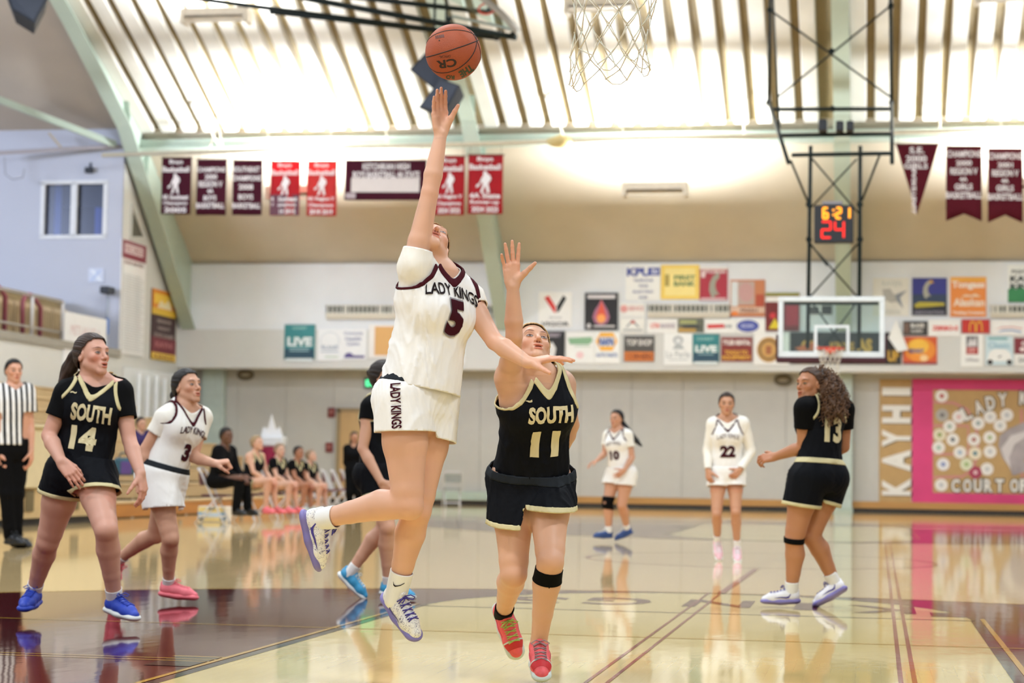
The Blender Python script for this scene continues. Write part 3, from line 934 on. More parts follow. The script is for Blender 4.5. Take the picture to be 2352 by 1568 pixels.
        def g(P_):
            q = (P_ - c) / k; x, y, z = q @ r, q @ f, q @ u
            a = 0.85 * (y - hy) - 0.525 * (z - hz) + 0.30 * np.abs(x) + 0.0035 * lock(P_)
            b_ = nape + 0.80 * (y + 0.088) - z + 0.003 * lock(P_)
            return np.maximum(a, b_)
        h = max(0.0032, s.hf * 1.3)
        V, F = nets(*field(pr, pr[0][0].lo - 4 * h, np.max([q.hi for q, _ in pr], 0) + 4 * h, h))
        lo = np.min([q.lo for q, _ in pr], 0) - 4 * h
        V, F = nets(*field(pr, lo, np.max([q.hi for q, _ in pr], 0) + 4 * h, h))
        V = V + vnormals(V, F) * (0.0022 * k * lock(V))[:, None]
        V, F = clip(V, F, g)
        o = npmesh('hair', V, F, m, s.o, shade(V)); md = o.modifiers.new('thickness', 'SOLIDIFY'); md.thickness = 0.005 * k; md.offset = -1
        def lump(name, q, amp, along):
            h_ = max(0.0045, s.hf * 1.6)
            V, F = nets(*field(q, np.min([e.lo for e, _ in q], 0) - 3 * h_, np.max([e.hi for e, _ in q], 0) + 3 * h_, h_))
            along = nrm(along); w1 = nrm(np.cross(along, u + 0.01 * f)); w2 = np.cross(along, w1); x, y, z = (V - c) @ w1, (V - c) @ w2, (V - c) @ along
            d = sum(np.sin(x * a1 + y * a2 + z * 9 + p0) for a1, a2, p0 in ((140, 60, 1), (-90, 130, 2), (200, -50, 3), (60, 210, 4))) / 2.4
            npmesh(name, V + vnormals(V, F) * (d * amp)[:, None], F, m, o, np.repeat(np.clip(1 + streak * d, .35, 1.9)[:, None], 3, 1))
        if bun is not None: lump('hair_bun', [(Ell(p(*bun[:3]), ax, np.array([bun[3]] * 3) * k), 0.0)], 0.003 * k, r)
        if tail is not None:
            pts = [np.asarray(t[0], float) for t in tail]; rr = [t[1] * k for t in tail]
            lump('ponytail', [(Cap(pts[i], pts[i + 1], rr[i], rr[i + 1]), 0.012 * k) for i in range(len(pts) - 1)], 0.0045 * k, pts[-1] - pts[0])
        s.hairobj = o; s.hairmat = m
        return o

    def sock(s, sd, m, a=0.62, b=1.1, r=0.037, taper=0.004, mark=None):
        kn, an = s.J['kn' + sd], s.J['an' + sd]; ca = an - kn; L = np.linalg.norm(ca); dr = ca / L
        p0 = an - dr * a * 0.16 * s.k; p1 = an + dr * 0.03 * s.k
        R = r * s.lb + 0.002
        q = [(Cap(p0 - dr * 0.05, p1, R + taper, R), 0.0)]; h = max(0.005, s.hf * 1.8)
        V, F = nets(*field(q, q[0][0].lo - 3 * h, q[0][0].hi + 3 * h, h))
        V, F = clip(V, F, lambda p: -((p - p0) @ dr))
        if not len(F): return
        o = npmesh('sock', V, F, m, s.o)
        if mark is not None:
            e1 = nrm(-_fh - dr * (-_fh @ dr)); e2 = np.cross(dr, e1); c0 = p0 + (an - p0) * 0.45; rr = R + 0.0045; Vt = []
            for t, lo_, hi_ in ((-1, .012, .016), (-.5, .002, .006), (0, -.005, -.001), (.45, -.010, -.004), (.75, -.006, .001), (.95, .008, .010)):
                w = t * 0.5; Vt += [c0 + (e1 * math.cos(w) + e2 * math.sin(w)) * rr - dr * lo_, c0 + (e1 * math.cos(w) + e2 * math.sin(w)) * rr - dr * hi_]
            mesh('ankle_mark', Vt, [(2 * i, 2 * i + 1, 2 * i + 3, 2 * i + 2) for i in range(5)], mark, o, True)
        md = o.modifiers.new('thickness', 'SOLIDIFY'); md.thickness = 0.004
        return o

    def band(s, sd, m, t0, t1, extra=0.004, name='knee_band'):
        """a sleeve round the leg between two stations (0 hip, 1 knee, 2 ankle)"""
        J = s.J; hp, kn, an = J['hip' + sd], J['kn' + sd], J['an' + sd]; back = s.legax[sd]
        leg = [q for q in s.body if isinstance(q[0], (Cap, Ell))]
        def at(t): return hp + (kn - hp) * t if t <= 1 else kn + (an - kn) * (t - 1)
        a, b = at(t0), at(t1); dr = nrm(b - a); c = (a + b) / 2
        pr = [(q, kk) for q, kk in s.body if kk >= 0 and (q.lo < c + 0.16).all() and (q.hi > c - 0.16).all()]
        h = max(0.005, s.hb * 0.7)
        D, lo, h = field(pr, c - 0.16 * s.k, c + 0.16 * s.k, h)
        V, F = nets(D - extra, lo, h)
        V, F = clip(V, F, lambda p: -((p - a) @ dr)); V, F = clip(V, F, lambda p: (p - b) @ dr)
        V, F = clip(V, F, lambda p: np.linalg.norm((p - c) - ((p - c) @ dr)[:, None] * dr, axis=1) - 0.10 * s.k)
        if len(F):
            o = npmesh(name, V, F, m, s.o); md = o.modifiers.new('thickness', 'SOLIDIFY'); md.thickness = 0.004
            return o

    def shoe(s, sd, fd, su, upper, sole, lace=None, mark=None, k=None, tongue=None, high=0.0, overlays=()):
        k = (k or 1.0) * s.k; an = s.J['an' + sd]; fd = nrm(fd); su = nrm(su - fd * (su @ fd)); lt = np.cross(fd, su)
        o = an - su * 0.088 * k - fd * 0.055 * k
        def p(y, z, x=0): return o + (fd * y + su * z + lt * x) * k
        h = max(0.0042, s.hf * 1.5)
        ch = [(0.040, 0.050, 0.036), (0.115, 0.052, 0.041), (0.185, 0.040, 0.041), (0.232, 0.031, 0.030)]
        up = [(Cap(p(ch[i][0], ch[i][1]), p(ch[i + 1][0], ch[i + 1][1]), ch[i][2] * k, ch[i + 1][2] * k, su, 0.92), 0.02 * k) for i in range(3)]
        up += [(Cap(p(0.050, 0.055), p(0.056, 0.070 + high), 0.0395 * k, 0.0395 * k), 0.02 * k), (Cap(p(0.105, 0.080), p(0.090, 0.104 + high), 0.022 * k, 0.017 * k, fd, 0.6), 0.016 * k), (Cap(p(0.018, 0.06), p(0.012, 0.088 + high), 0.018 * k, 0.013 * k, fd, 0.8), 0.012 * k)]
        lo = np.min([q.lo for q, _ in up], 0) - 3 * h; hi = np.max([q.hi for q, _ in up], 0) + 3 * h
        V, F = nets(*field(up, lo, hi, h))
        ob = npmesh('shoe', V, F, upper, s.o)
        bvh = BVHTree.FromPolygons([tuple(v) for v in V], [tuple(int(i) for i in q) for q in F])
        q = [(Cap(p(0.036, 0.019), p(0.13, 0.016), 0.043 * k, 0.044 * k, su, 0.52), 0.0), (Cap(p(0.13, 0.016), p(0.226, 0.021), 0.047 * k, 0.044 * k, su, 0.48), 0.01 * k)]
        lo = np.min([e.lo for e, _ in q], 0) - 3 * h; hi = np.max([e.hi for e, _ in q], 0) + 3 * h
        V, F = nets(*field(q, lo, hi, h * 0.8)); npmesh('sole', V, F, sole, ob)
        def surf(y, ang, add=0.0025):
            ys = [c[0] for c in ch]; z = np.interp(y, ys, [c[1] for c in ch]); dr = nrm(lt * math.cos(ang) + su * math.sin(ang)); a = p(y, z)
            hit = bvh.ray_cast(Vector(a + dr * 0.16), Vector(-dr), 0.2)
            if hit[0] is not None: return np.array(hit[0]) + dr * add * k
            ys = [c[0] for c in ch]; z = np.interp(y, ys, [c[1] for c in ch]); rr = np.interp(y, ys, [c[2] for c in ch])
            return p(y, z) + (lt * math.cos(ang) + su * math.sin(ang) * 0.92) * (rr * k + add * k)
        for nm, y0, y1, a0_, a1_, om in overlays:
            gu, gv = 10, 14; Vt = [surf(y0 + (y1 - y0) * i / gu, math.radians(a0_ + (a1_ - a0_) * j / gv), 0.0014) for i in range(gu + 1) for j in range(gv + 1)]
            mesh(nm, Vt, [(i * (gv + 1) + j, i * (gv + 1) + j + 1, (i + 1) * (gv + 1) + j + 1, (i + 1) * (gv + 1) + j) for i in range(gu) for j in range(gv)], om, ob, True)
        if lace is not None:
            mb = MB()
            for i in range(5):
                y = 0.105 + 0.022 * i; dy = 0.011
                mb.tube([surf(y + dy * (j / 6 - .5), math.radians(55 + 70 * j / 6)) for j in range(7)], 0.0026 * k, 5)
                mb.tube([surf(y - dy * (j / 6 - .5), math.radians(55 + 70 * j / 6)) for j in range(7)], 0.0026 * k, 5)
            for q_ in (-1, 1):
                a = surf(0.102, math.radians(90), 0.006)
                mb.tube([a, a + (lt * q_ * 0.02 + su * 0.012 + fd * 0.01) * k, a + (lt * q_ * 0.040 + su * 0.002 + fd * 0.02) * k, a + (lt * q_ * 0.028 - su * 0.004 + fd * 0.026) * k, a + fd * 0.008 * k], 0.0028 * k, 5)
            mb.build('laces', lace, ob, True)
        if mark is not None:
            for q_ in (0, 1):
                a0 = (lambda d: math.radians(d)) if q_ == 0 else (lambda d: math.pi - math.radians(d))
                top = [(0.178, 3), (0.150, 2), (0.122, -1), (0.096, -4), (0.078, 2), (0.064, 22)]
                bot = [(0.178, 3), (0.150, -4), (0.122, -11), (0.098, -17), (0.076, -14), (0.060, 18)]
                Vt = []
                for (y1, e1), (y2, e2) in zip(top, bot): Vt += [surf(max(y1, .042), a0(e1), 0.003), surf(max(y2, .042), a0(e2), 0.003)]
                mesh('side_mark', Vt, [(2 * i, 2 * i + 1, 2 * i + 3, 2 * i + 2) for i in range(5)], mark, ob, True)
        return ob
# ---------------------------------------------------------------- the hall
def structure(o): o['kind'] = 'structure'; return o


def floor_mat(name, color, seams=0.0, rough=0.055, noise=0.05):
    m = mat(name, color, rough=rough, noise=noise, nscale=1.3, spec=0.5, stretch=(6, 0.5, 1))
    nt = m.node_tree; N = nt.nodes; L = nt.links; b = N['Principled BSDF']
    tc = N.new('ShaderNodeTexCoord'); nz = N.new('ShaderNodeTexNoise'); nz.inputs['Scale'].default_value = 2.2; nz.inputs['Detail'].default_value = 2
    mp = N.new('ShaderNodeMapping'); mp.inputs['Scale'].default_value = (3.0, 1.2, 1); L.new(tc.outputs['Object'], mp.inputs[0]); L.new(mp.outputs[0], nz.inputs['Vector'])
    bp = N.new('ShaderNodeBump'); bp.inputs['Strength'].default_value = 0.012; bp.inputs['Distance'].default_value = 0.05
    L.new(nz.outputs['Fac'], bp.inputs['Height']); L.new(bp.outputs[0], b.inputs['Normal'])
    if seams:
        src = b.inputs['Base Color'].links[0].from_socket
        br = N.new('ShaderNodeTexBrick'); br.inputs['Scale'].default_value = 1.0; br.inputs['Brick Width'].default_value = 1.1; br.inputs['Row Height'].default_value = 0.057
        br.inputs['Mortar Size'].default_value = 0.0022; br.inputs['Color1'].default_value = (0.90, 0.88, 0.86, 1); br.inputs['Color2'].default_value = (1.04, 1.03, 1.0, 1); br.inputs['Mortar'].default_value = (0.62, 0.55, 0.5, 1)
        m2 = N.new('ShaderNodeMapping'); m2.inputs['Rotation'].default_value = (0, 0, math.pi / 2); L.new(tc.outputs['Object'], m2.inputs[0]); L.new(m2.outputs[0], br.inputs['Vector'])
        mu = N.new('ShaderNodeMix'); mu.data_type = 'RGBA'; mu.blend_type = 'MULTIPLY'; mu.inputs[0].default_value = seams
        L.new(src, mu.inputs[6]); L.new(br.outputs['Color'], mu.inputs[7]); L.new(mu.outputs[2], b.inputs['Base Color'])
    return m


def ink_(c): return mat('ink_' + c, c, rough=0.6, noise=0.02)


YW, YB = 51.0, 52.0                 # face of the gallery wall, face of the wall under it
XL = -18.3                          # left wall
WOOD = floor_mat('court_maple', 'dabd8a', 0.55); KEY = floor_mat('court_yellow', 'dcc583', 0.10); MAR = floor_mat('court_maroon', '4e141b', 0.3)
DKL = floor_mat('court_dark_line', '2c3230'); GOLD = floor_mat('court_gold_line', 'c79a3c'); REDL = floor_mat('court_red_line', '8d3a3a')
floor = structure(mesh('floor', [(-34, -12, 0), (26, -12, 0), (26, 53, 0), (-34, 53, 0)], [(0, 1, 2, 3)], WOOD))


def flat(name, pts, m, z=0.0012):
    return mesh(name, [(x, y, z) for x, y in pts], [tuple(range(len(pts)))], m, floor)


def strip(name, pts, w, m, z):
    V, F = [], []
    for i, (x, y) in enumerate(pts):
        a = pts[max(0, i - 1)]; b = pts[min(len(pts) - 1, i + 1)]; dx, dy = b[0] - a[0], b[1] - a[1]; l = math.hypot(dx, dy)
        V += [(x - dy / l * w / 2, y + dx / l * w / 2, z), (x + dy / l * w / 2, y - dx / l * w / 2, z)]
    F = [(2 * i, 2 * i + 1, 2 * i + 3, 2 * i + 2) for i in range(len(pts) - 1)]
    return mesh(name, V, F, m, floor)


def arc(cx, cy, rx, ry, a0, a1, n=48):
    return [(cx + rx * math.cos(math.radians(a0 + (a1 - a0) * i / n)), cy + ry * math.sin(math.radians(a0 + (a1 - a0) * i / n))) for i in range(n + 1)]


LX0, LX1, LXC = -2.92, 0.66, -1.13
for s_, base in ((1, 7.0), (-1, 35.6)):       # both ends of the court
    def Y(v, s_=s_): return v if s_ > 0 else 42.6 - v
    ft = 12.95
    a = arc(LXC, 8.2, 6.75, 7.0, 0, 180, 72)
    out = [(LXC + 6.75, 7.0)] + a + [(LXC - 6.75, 7.0)]
    flat('three_point_paint', [(x, Y(y)) for x, y in (out if s_ > 0 else out[::-1])], MAR, 0.0010)
    semi = arc(LXC, ft, (LX1 - LX0) / 2, 2.15, 0, 180, 40)
    kp = [(LX1, 7.0)] + semi + [(LX0, 7.0)]
    flat('key_paint', [(x, Y(y)) for x, y in (kp if s_ > 0 else kp[::-1])], KEY, 0.0016)
    for x, g in ((LX0, -1), (LX1, 1)):
        strip('lane_line', [(x, Y(7.0)), (x, Y(ft))], 0.055, DKL, 0.0024); strip('lane_edge', [(x + g * 0.055, Y(7.0)), (x + g * 0.055, Y(ft + 0.2))], 0.03, GOLD, 0.0024)
        flat('lane_block', [(x + g * 0.08, Y(8.62)), (x + g * 0.30, Y(8.62)), (x + g * 0.30, Y(9.06)), (x + g * 0.08, Y(9.06))][::1 if g * s_ > 0 else -1], DKL, 0.0026)
        strip('lane_block_edge', [(x + g * 0.07, Y(9.08)), (x + g * 0.32, Y(9.08))], 0.03, GOLD, 0.0026)
    strip('free_throw_arc', [(x, Y(y)) for x, y in semi], 0.04, DKL, 0.0022)
    strip('free_throw_line', [(LX0, Y(ft)), (LX1, Y(ft))], 0.045, DKL, 0.0024)
    strip('three_point_line', [(x, Y(y)) for x, y in a], 0.05, GOLD, 0.0020)
for y in (10.95,): strip('cross_line', [(-9, y), (6, y)], 0.035, GOLD, 0.0028)
for y in (8.86, 8.96): strip('cross_line', [(-9, y), (LX0 - 0.06, y)], 0.022, GOLD, 0.0028)
for x in (-1.19, -1.10): strip('long_line', [(x, 6.5), (x, 15.2)], 0.018, REDL, 0.0030)
strip('long_line', [(-1.10, 15.2), (-1.06, 19.3)], 0.06, REDL, 0.0020)
for x in (0.13, 0.19): strip('long_line', [(x, 6.5), (x + 0.1, 30.0)], 0.022, REDL, 0.0030)
strip('baseline_band', [(-12, 37.6), (9, 37.6)], 1.5, MAR, 0.0012)
circ = arc(LXC, 21.3, 1.83, 1.83, 0, 360, 60); strip('center_circle', circ, 0.05, REDL, 0.0012)
flat('lane_square', [(0.40, 13.25), (0.62, 13.25), (0.62, 13.62), (0.40, 13.62)], MAR, 0.0026)
for ch, x in zip('KINGS', (0.08, -0.42, -1.02, -1.72, -2.32)):      # read from the far end
    V, F = fit_text(ch, 0.16 if ch == 'I' else 0.46, 0.95, 0.02)
    yc = 13.62 + 0.35 * (1 - ((x - LXC) / 1.8) ** 2)
    mesh('lettering', [(x - v[0], yc - v[1] * .8, 0.0026) for v in V], F, MAR, floor)

# ---- walls
WUP = mat('upper_wall_paint', 'e4e7ec', rough=0.8, noise=0.02, nscale=2); WFA = mat('gallery_front_paint', 'd3d3d1', rough=0.8, noise=0.02, nscale=2)
WLO = mat('lower_wall_panel', 'c4c3bf', rough=0.75, noise=0.025, nscale=3); PLAS = mat('sloped_plaster', 'd0c6b4', rough=0.9, noise=0.05, nscale=0.9)
LAV = mat('left_wall_daylit', 'bec3d4', rough=0.85, noise=0.015, nscale=1); WLT = mat('left_side_paint', 'cfcfcc', rough=0.8, noise=0.02, nscale=2)  # LAV carries the daylight's lavender cast in its colour
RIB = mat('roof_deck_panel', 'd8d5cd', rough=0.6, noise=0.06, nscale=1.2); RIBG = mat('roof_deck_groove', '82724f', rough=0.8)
SAGE = mat('sage_steel', 'b4c4b8', rough=0.5, noise=0.02); BASEW = mat('base_wood', 'b98a4e', rough=0.45, noise=0.1, nscale=3, stretch=(0.3, 1, 8)); BLK = mat('black_rubber', '17181b', rough=0.6)
structure(MB().box((-18.4, YW, 3.53), (16, YB + 0.6, 6.32)).build('wall_back', WUP))
structure(MB().box((-18.4, YW - 0.03, 3.53), (16, YW, 4.56)).build('trim_1', WFA))
lw = structure(MB().box((-19, YB + 0.05, 0), (16, YB + 0.5, 3.53)).build('wall_lower', WLO))
xx = -18.25
while xx < 3.0:
    MB().box((xx, YB, 0.26), (xx + 1.338, YB + 0.06, 3.53), 0.006).build('wall_panel', WLO, lw); xx += 1.345
bb = structure(MB().box((-18.2, YB - 0.07, 0.08), (16, YB, 0.26), 0.01).build('baseboard_back', BASEW))
MB().box((-18.2, YB - 0.09, 0.0), (16, YB, 0.08)).build('rubber_base', BLK, bb)
YC = float(onX(281, 555, XL)[1])          # corner between the left wall and the set-back far wall
lf = structure(MB().box((XL - 0.3, 20, 0), (XL, YC, 3.56)).build('wall_left', WLT))
structure(mesh('wall_side', [(XL, YC, 3.56), (XL, YW + .5, 3.56), (XL, YW + .5, 6.32), (XL, 51.0, 6.32), (XL, 47.3, 9.05), (XL, YC, 9.2 + .45 * (47 - YC)), (XL, YC, 0), (XL, YB + .5, 0), (XL, YB + .5, 3.56)], [(0, 1, 2, 3, 4, 5), (6, 7, 8, 0)], WLT))
# the set-back wall with its two-light window
wa, wb, wc = onY(100, 420, YC), onY(243, 420, YC), onY(170, 543, YC); WX0, WX1, WZ1, WZ0 = wa[0], wb[0], wa[2], wc[2]
wf = structure(MB().box((-34, YC, 3.4), (WX0, YC + .2, 9.35)).build('wall_far', LAV))
for lo, hi in (((WX1, 3.4), (XL - .02, 9.35)), ((WX0, 3.4), (WX1, WZ0)), ((WX0, WZ1), (WX1, 9.35))): MB().box((lo[0], YC, lo[1]), (hi[0], YC + .2, hi[1])).build('wall_part', LAV, wf)
win = structure(empty('window_1', (WX0, YC, WZ0))); FRM = mat('window_frame_white', 'dcdfe6', rough=.5); xm = (WX0 + WX1) / 2
for lo, hi in (((WX0 - .06, WZ0 - .06), (WX1 + .06, WZ0 + .04)), ((WX0 - .06, WZ1 - .04), (WX1 + .06, WZ1 + .06)), ((WX0 - .06, WZ0), (WX0 + .05, WZ1)), ((WX1 - .05, WZ0), (WX1 + .06, WZ1)), ((xm - .08, WZ0), (xm + .08, WZ1))):
    MB().box((lo[0], YC - .03, lo[1]), (hi[0], YC + .08, hi[1]), .01).build('window_frame', FRM, win)
for a_, b_ in ((WX0 + .05, xm - .08), (xm + .08, WX1 - .05)): MB().box((a_, YC + .10, WZ0 + .04), (b_, YC + .11, WZ1 - .04)).build('pane', glass_mat('window_glass', (.55, .65, .9), .03, .3), win)
BW = mat('booth_wall', '222c48', rough=.7)
bo = structure(mesh('booth_room', [(WX0 - .5, YC + .2, WZ0 - 1), (WX1 + .12, YC + .2, WZ0 - 1), (WX1 + .12, YC + 2.5, WZ0 - 1), (WX0 - .5, YC + 2.5, WZ0 - 1), (WX0 - .5, YC + .2, WZ1 + .5), (WX1 + .12, YC + .2, WZ1 + .5), (WX1 + .12, YC + 2.5, WZ1 + .5), (WX0 - .5, YC + 2.5, WZ1 + .5)], [(0, 1, 2, 3), (4, 7, 6, 5), (3, 2, 6, 7), (0, 3, 7, 4), (1, 5, 6, 2)], BW))
MB().box((WX0 + .10, YC + .5, WZ0 - .8), (WX0 + .26, YC + .56, WZ1 + .2)).build('door_edge', ink_('c3cbe0'), bo); MB().box((xm + .16, YC + 1.9, WZ1 - .5), (xm + .75, YC + 1.95, WZ1 + .1)).build('reflection_panel', mat('pane_glint', 'c9d6f2', emit=.9), bo)  # glowing panel added in place of a ceiling lamp's reflection in the pane
MB().box((xm + .2, YC + .9, WZ0 - .6), (xm + .62, YC + .93, WZ0 + .85)).build('blind', ink_('7f8db5'), bo)
structure(MB().box((-34, 20, 3.56), (XL + 0.05, YC, 3.74)).build('slab_1', mat('concrete_edge', '948f86', rough=0.85, noise=0.06)))
# ---- roof: flutes above the purlin, plaster below it
def roof_z(y): return 9.2 + 0.45 * (47 - y) if y <= 47.1 else 9.15 - (y - 47.1) * 0.726
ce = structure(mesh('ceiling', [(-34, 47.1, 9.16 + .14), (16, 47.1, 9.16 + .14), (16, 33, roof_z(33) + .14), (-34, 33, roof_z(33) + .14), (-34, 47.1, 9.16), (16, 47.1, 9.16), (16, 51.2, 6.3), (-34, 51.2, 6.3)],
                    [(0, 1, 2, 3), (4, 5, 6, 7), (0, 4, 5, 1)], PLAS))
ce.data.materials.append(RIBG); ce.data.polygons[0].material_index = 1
x = -18.0
while x < 12:
    if not any(abs(x + 0.2 - f) < 0.28 for f in (-9.4, -0.65)):
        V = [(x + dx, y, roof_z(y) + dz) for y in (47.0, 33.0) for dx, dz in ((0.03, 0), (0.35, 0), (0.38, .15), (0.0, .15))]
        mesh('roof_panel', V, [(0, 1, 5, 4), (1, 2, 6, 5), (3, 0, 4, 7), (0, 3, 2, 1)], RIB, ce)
    x += 0.548
MB().add([(-34, 47.0, 9.16), (-18.2, 47.0, 9.16), (-18.2, 33, roof_z(33)), (-34, 33, roof_z(33))], [(0, 1, 2, 3)]).build('roof_soffit', mat('soffit_grey', 'b3aaa0', rough=0.9, noise=0.05, nscale=0.8), ce)
# ---- rigid frames, purlin, pipes
inner = [(50.93, 4.56), (47.1, 8.05), (45.9, 9.15), (42.4, 10.95), (33, 15.2)]
outer = [(51.1, 4.56), (51.1, 6.35), (47.1, 9.15), (42.4, 11.28), (33, 15.5)]
for i, X in enumerate((-18.0, -9.4, -0.65, 8.1)):
    e = tag(empty('roof_frame', (X, 51, 4.56)), ['pale green steel roof frame along the left wall', 'pale green steel roof frame behind the raised hand', 'pale green steel roof frame behind the far hoop mast', 'pale green steel roof frame at the right edge of the hall'][i], 'frame', 'steel roof frames')
    mb = MB(); n = len(inner)
    for g in (-0.02, 0.02):
        pass
    Vv = [(X - 0.02, y, z) for y, z in inner + outer[::-1]] + [(X + 0.02, y, z) for y, z in inner + outer[::-1]]; k = 2 * n
    MB().add(Vv, [tuple(range(k)), tuple(range(2 * k - 1, k - 1, -1))]).build('web', SAGE, e)
    fl = MB()
    for (y0, z0), (y1, z1) in zip(inner[:-1], inner[1:]):
        d = Vector((0, y1 - y0, z1 - z0)).normalized(); nn = Vector((0, d.z, -d.y)) * 0.03
        fl.add([(X + sx * 0.19, y + s2 * nn.y, z + s2 * nn.z) for y, z in ((y0, z0), (y1, z1)) for sx, s2 in ((-1, 0), (1, 0), (1, 1), (-1, 1))], [(3, 2, 1, 0), (4, 5, 6, 7), (0, 1, 5, 4), (1, 2, 6, 5), (2, 3, 7, 6), (3, 0, 4, 7)])
    fl.build('flange', SAGE, e)
    MB().bar((X, 45.9, 9.15), (X, 45.75, 9.76), 0.34, 0.03).bar((X, 47.1, 8.05), (X, 47.3, 8.95), 0.34, 0.03).build('stiffener', SAGE, e)
pu = tag(empty('purlin', (-3, 47.1, 8.9)), 'long pale green beam running under the foot of the ribbed roof', 'beam')
MB().box((-18, 46.96, 8.78), (12, 47.14, 9.02)).build('web', SAGE, pu); MB().box((-18, 46.86, 8.74), (12, 47.24, 8.79)).build('flange', mat('sage_steel_light', 'c3cfc4', rough=.5), pu)
PIPE = mat('pale_pipe', 'cbc2ac', rough=0.5)
a, b = onY(235, 356, 45.6), onY(1290, 324, 45.6); c = onY(2352, 305, 45.6) + V3(6, 0, .15)
pp = tag(MB().tube([a, b, c], 0.055, 10).build('water_pipe', PIPE, None, True), 'long pale water pipe slung beneath the green purlin', 'pipe')
MB().tube([b - V3(.35, 0, 0), b - V3(.2, 0, .02), b + V3(.0, 0, 0), b + V3(.25, 0, 0)], [.06, .12, .17, .06], 10).build('pipe_joint', mat('brass', 'c5b078', rough=.5), pp, True)
for (x0, y0, x1, y1, t) in ((498, 270, 512, 345, 0), (432, 210, 506, 340, 1), (875, 190, 890, 330, 0), (1262, 200, 1295, 320, 1), (1700, 150, 1710, 315, 1), (2160, 0, 2158, 310, 1), (505, 270, 480, 345, 0)):
    MB().tube([onY(x0, y0, 45.6 if t else 46.6), onY(x1, y1, 46.5)], 0.022, 6).build('hanger_rod', PIPE, pp)
# ---- columns under the gallery
for nm, x0, x1, lab in (('column', 1916, 1958, 'pale grey green square column beside the mural'), ('column', 462, 512, 'sage green column in the far left corner')):
    A, B = onY(x0, 1000, YB - 0.25)[0], onY(x1, 1000, YB - 0.25)[0]
    o = tag(empty('column', ((A + B) / 2, YB - 0.2, 0)), lab, 'column', None, 'structure')
    MB().box((A, YB - 0.30, 0), (B, YB, 3.53), 0.02).build('shaft', mat('column_paint', 'bccac4', rough=.55), o); MB().box((A - .02, YB - 0.33, 0), (B + .02, YB, 0.10)).build('column_base', SAGE, o)

# ---- wall lamps of the hall: uplights under the roof
LAMP = mat('lamp_housing', 'c9bfb0', rough=0.5); TUBE = mat('lamp_tube', 'fffaf0', emit=6.0)
def uplight(x, y, z, label, power=1050):
    e = tag(empty('ceiling_light', (x, y, z)), label, 'light', 'uplights under the roof')
    MB().box((x - .70, y - .20, z), (x + .70, y + .20, z + .03)).box((x - .70, y - .20, z), (x + .70, y - .17, z + .20)).box((x - .70, y + .17, z), (x + .70, y + .20, z + .20)).build('housing', LAMP, e)
    for s_ in (-1, 1): MB().box((x + s_ * .72 - .05, y - .22, z - .13), (x + s_ * .72 + .05, y + .22, z + .20), .02).build('end_bracket', LAMP, e)
    MB().box((x - .68, y - .2, z - .125), (x + .68, y - .14, z - .095), .01).build('lower_rail', LAMP, e)
    MB().tube([(x - .62, y + .02, z + .08), (x + .62, y + .02, z + .08)], 0.03, 8).build('lamp_tube', TUBE, e)
    for s_ in (-1, 1): MB().tube([(x + s_ * .79, y, z + .05), (x + s_ * .79, y, roof_z(y) - .02)], 0.005, 5).build('hanger', LAMP, e)
    lamp('uplight_glow', 'AREA', (x, y, z + 0.19), power, (0.93, 0.97, 1.0), 1.25, (x, y + 0.5, z + 3), 0.3)
    return e


q = onY(1505, 440, 46.35)
for dx, lab in ((-8.7, 'long uplight hidden behind the red banners'), (0, 'long uplight on the bare plaster slope left of the far hoop'), (8.7, 'long uplight behind the swallowtail banners at the right')):
    uplight(q[0] + dx, 46.35, q[2], lab, 1050)
q2 = onY(497, 42, 41.3)
for dx, lab in ((0, 'long uplight high on the ribbed roof at upper left'), (8.5, 'long uplight at the top edge behind the near net'), (17.0, 'long uplight high above the right pennants')):
    uplight(q2[0] + dx, 41.3, q2[2], lab, 850)
# ---------------------------------------------------------------- signs, banners and fittings
def ink(c): return mat('ink_' + c, c, rough=0.6, noise=0.02)


def board(name, rect, base, items, label, cat, Y=None, group=None, thick=0.025, plane=None, frame=None):
    """a flat sign: items are laid on its face in its own 0..1 frame (x right, y down)"""
    x0, y0, x1, y1 = rect
    if plane is None:
        yy = (Y or (YW - 0.002 if y1 < 757 else YW - 0.032)) - thick
        A = [onY(x, y, yy) for x, y in ((x0, y0), (x1, y0), (x1, y1), (x0, y1))]
        X0, X1 = (A[0][0] + A[3][0]) / 2, (A[1][0] + A[2][0]) / 2; Z1, Z0 = (A[0][2] + A[1][2]) / 2, (A[2][2] + A[3][2]) / 2
        o = V3(X0, yy, Z1); U = V3(1, 0, 0); N = V3(0, -1, 0)
    else:
        A = [onX(x, y, plane) for x, y in ((x0, y0), (x1, y0), (x1, y1), (x0, y1))]
        X0, X1 = (A[0][1] + A[3][1]) / 2, (A[1][1] + A[2][1]) / 2; Z1, Z0 = (A[0][2] + A[1][2]) / 2, (A[2][2] + A[3][2]) / 2
        o = V3(plane, X0, Z1); U = V3(0, 1, 0); N = V3(1, 0, 0)
    w, h = abs(X1 - X0), Z1 - Z0; Dn = V3(0, 0, -1)
    root = tag(empty(name, o + U * w / 2 + Dn * h), label, cat, group)
    MB().prism([(0, -h), (w, -h), (w, 0), (0, 0)], (o, U, V3(0, 0, 1), N), -thick).build('panel', base if not isinstance(base, str) else ink(base), root)
    lay(root, items, o, U, Dn, N, w, h)
    return root


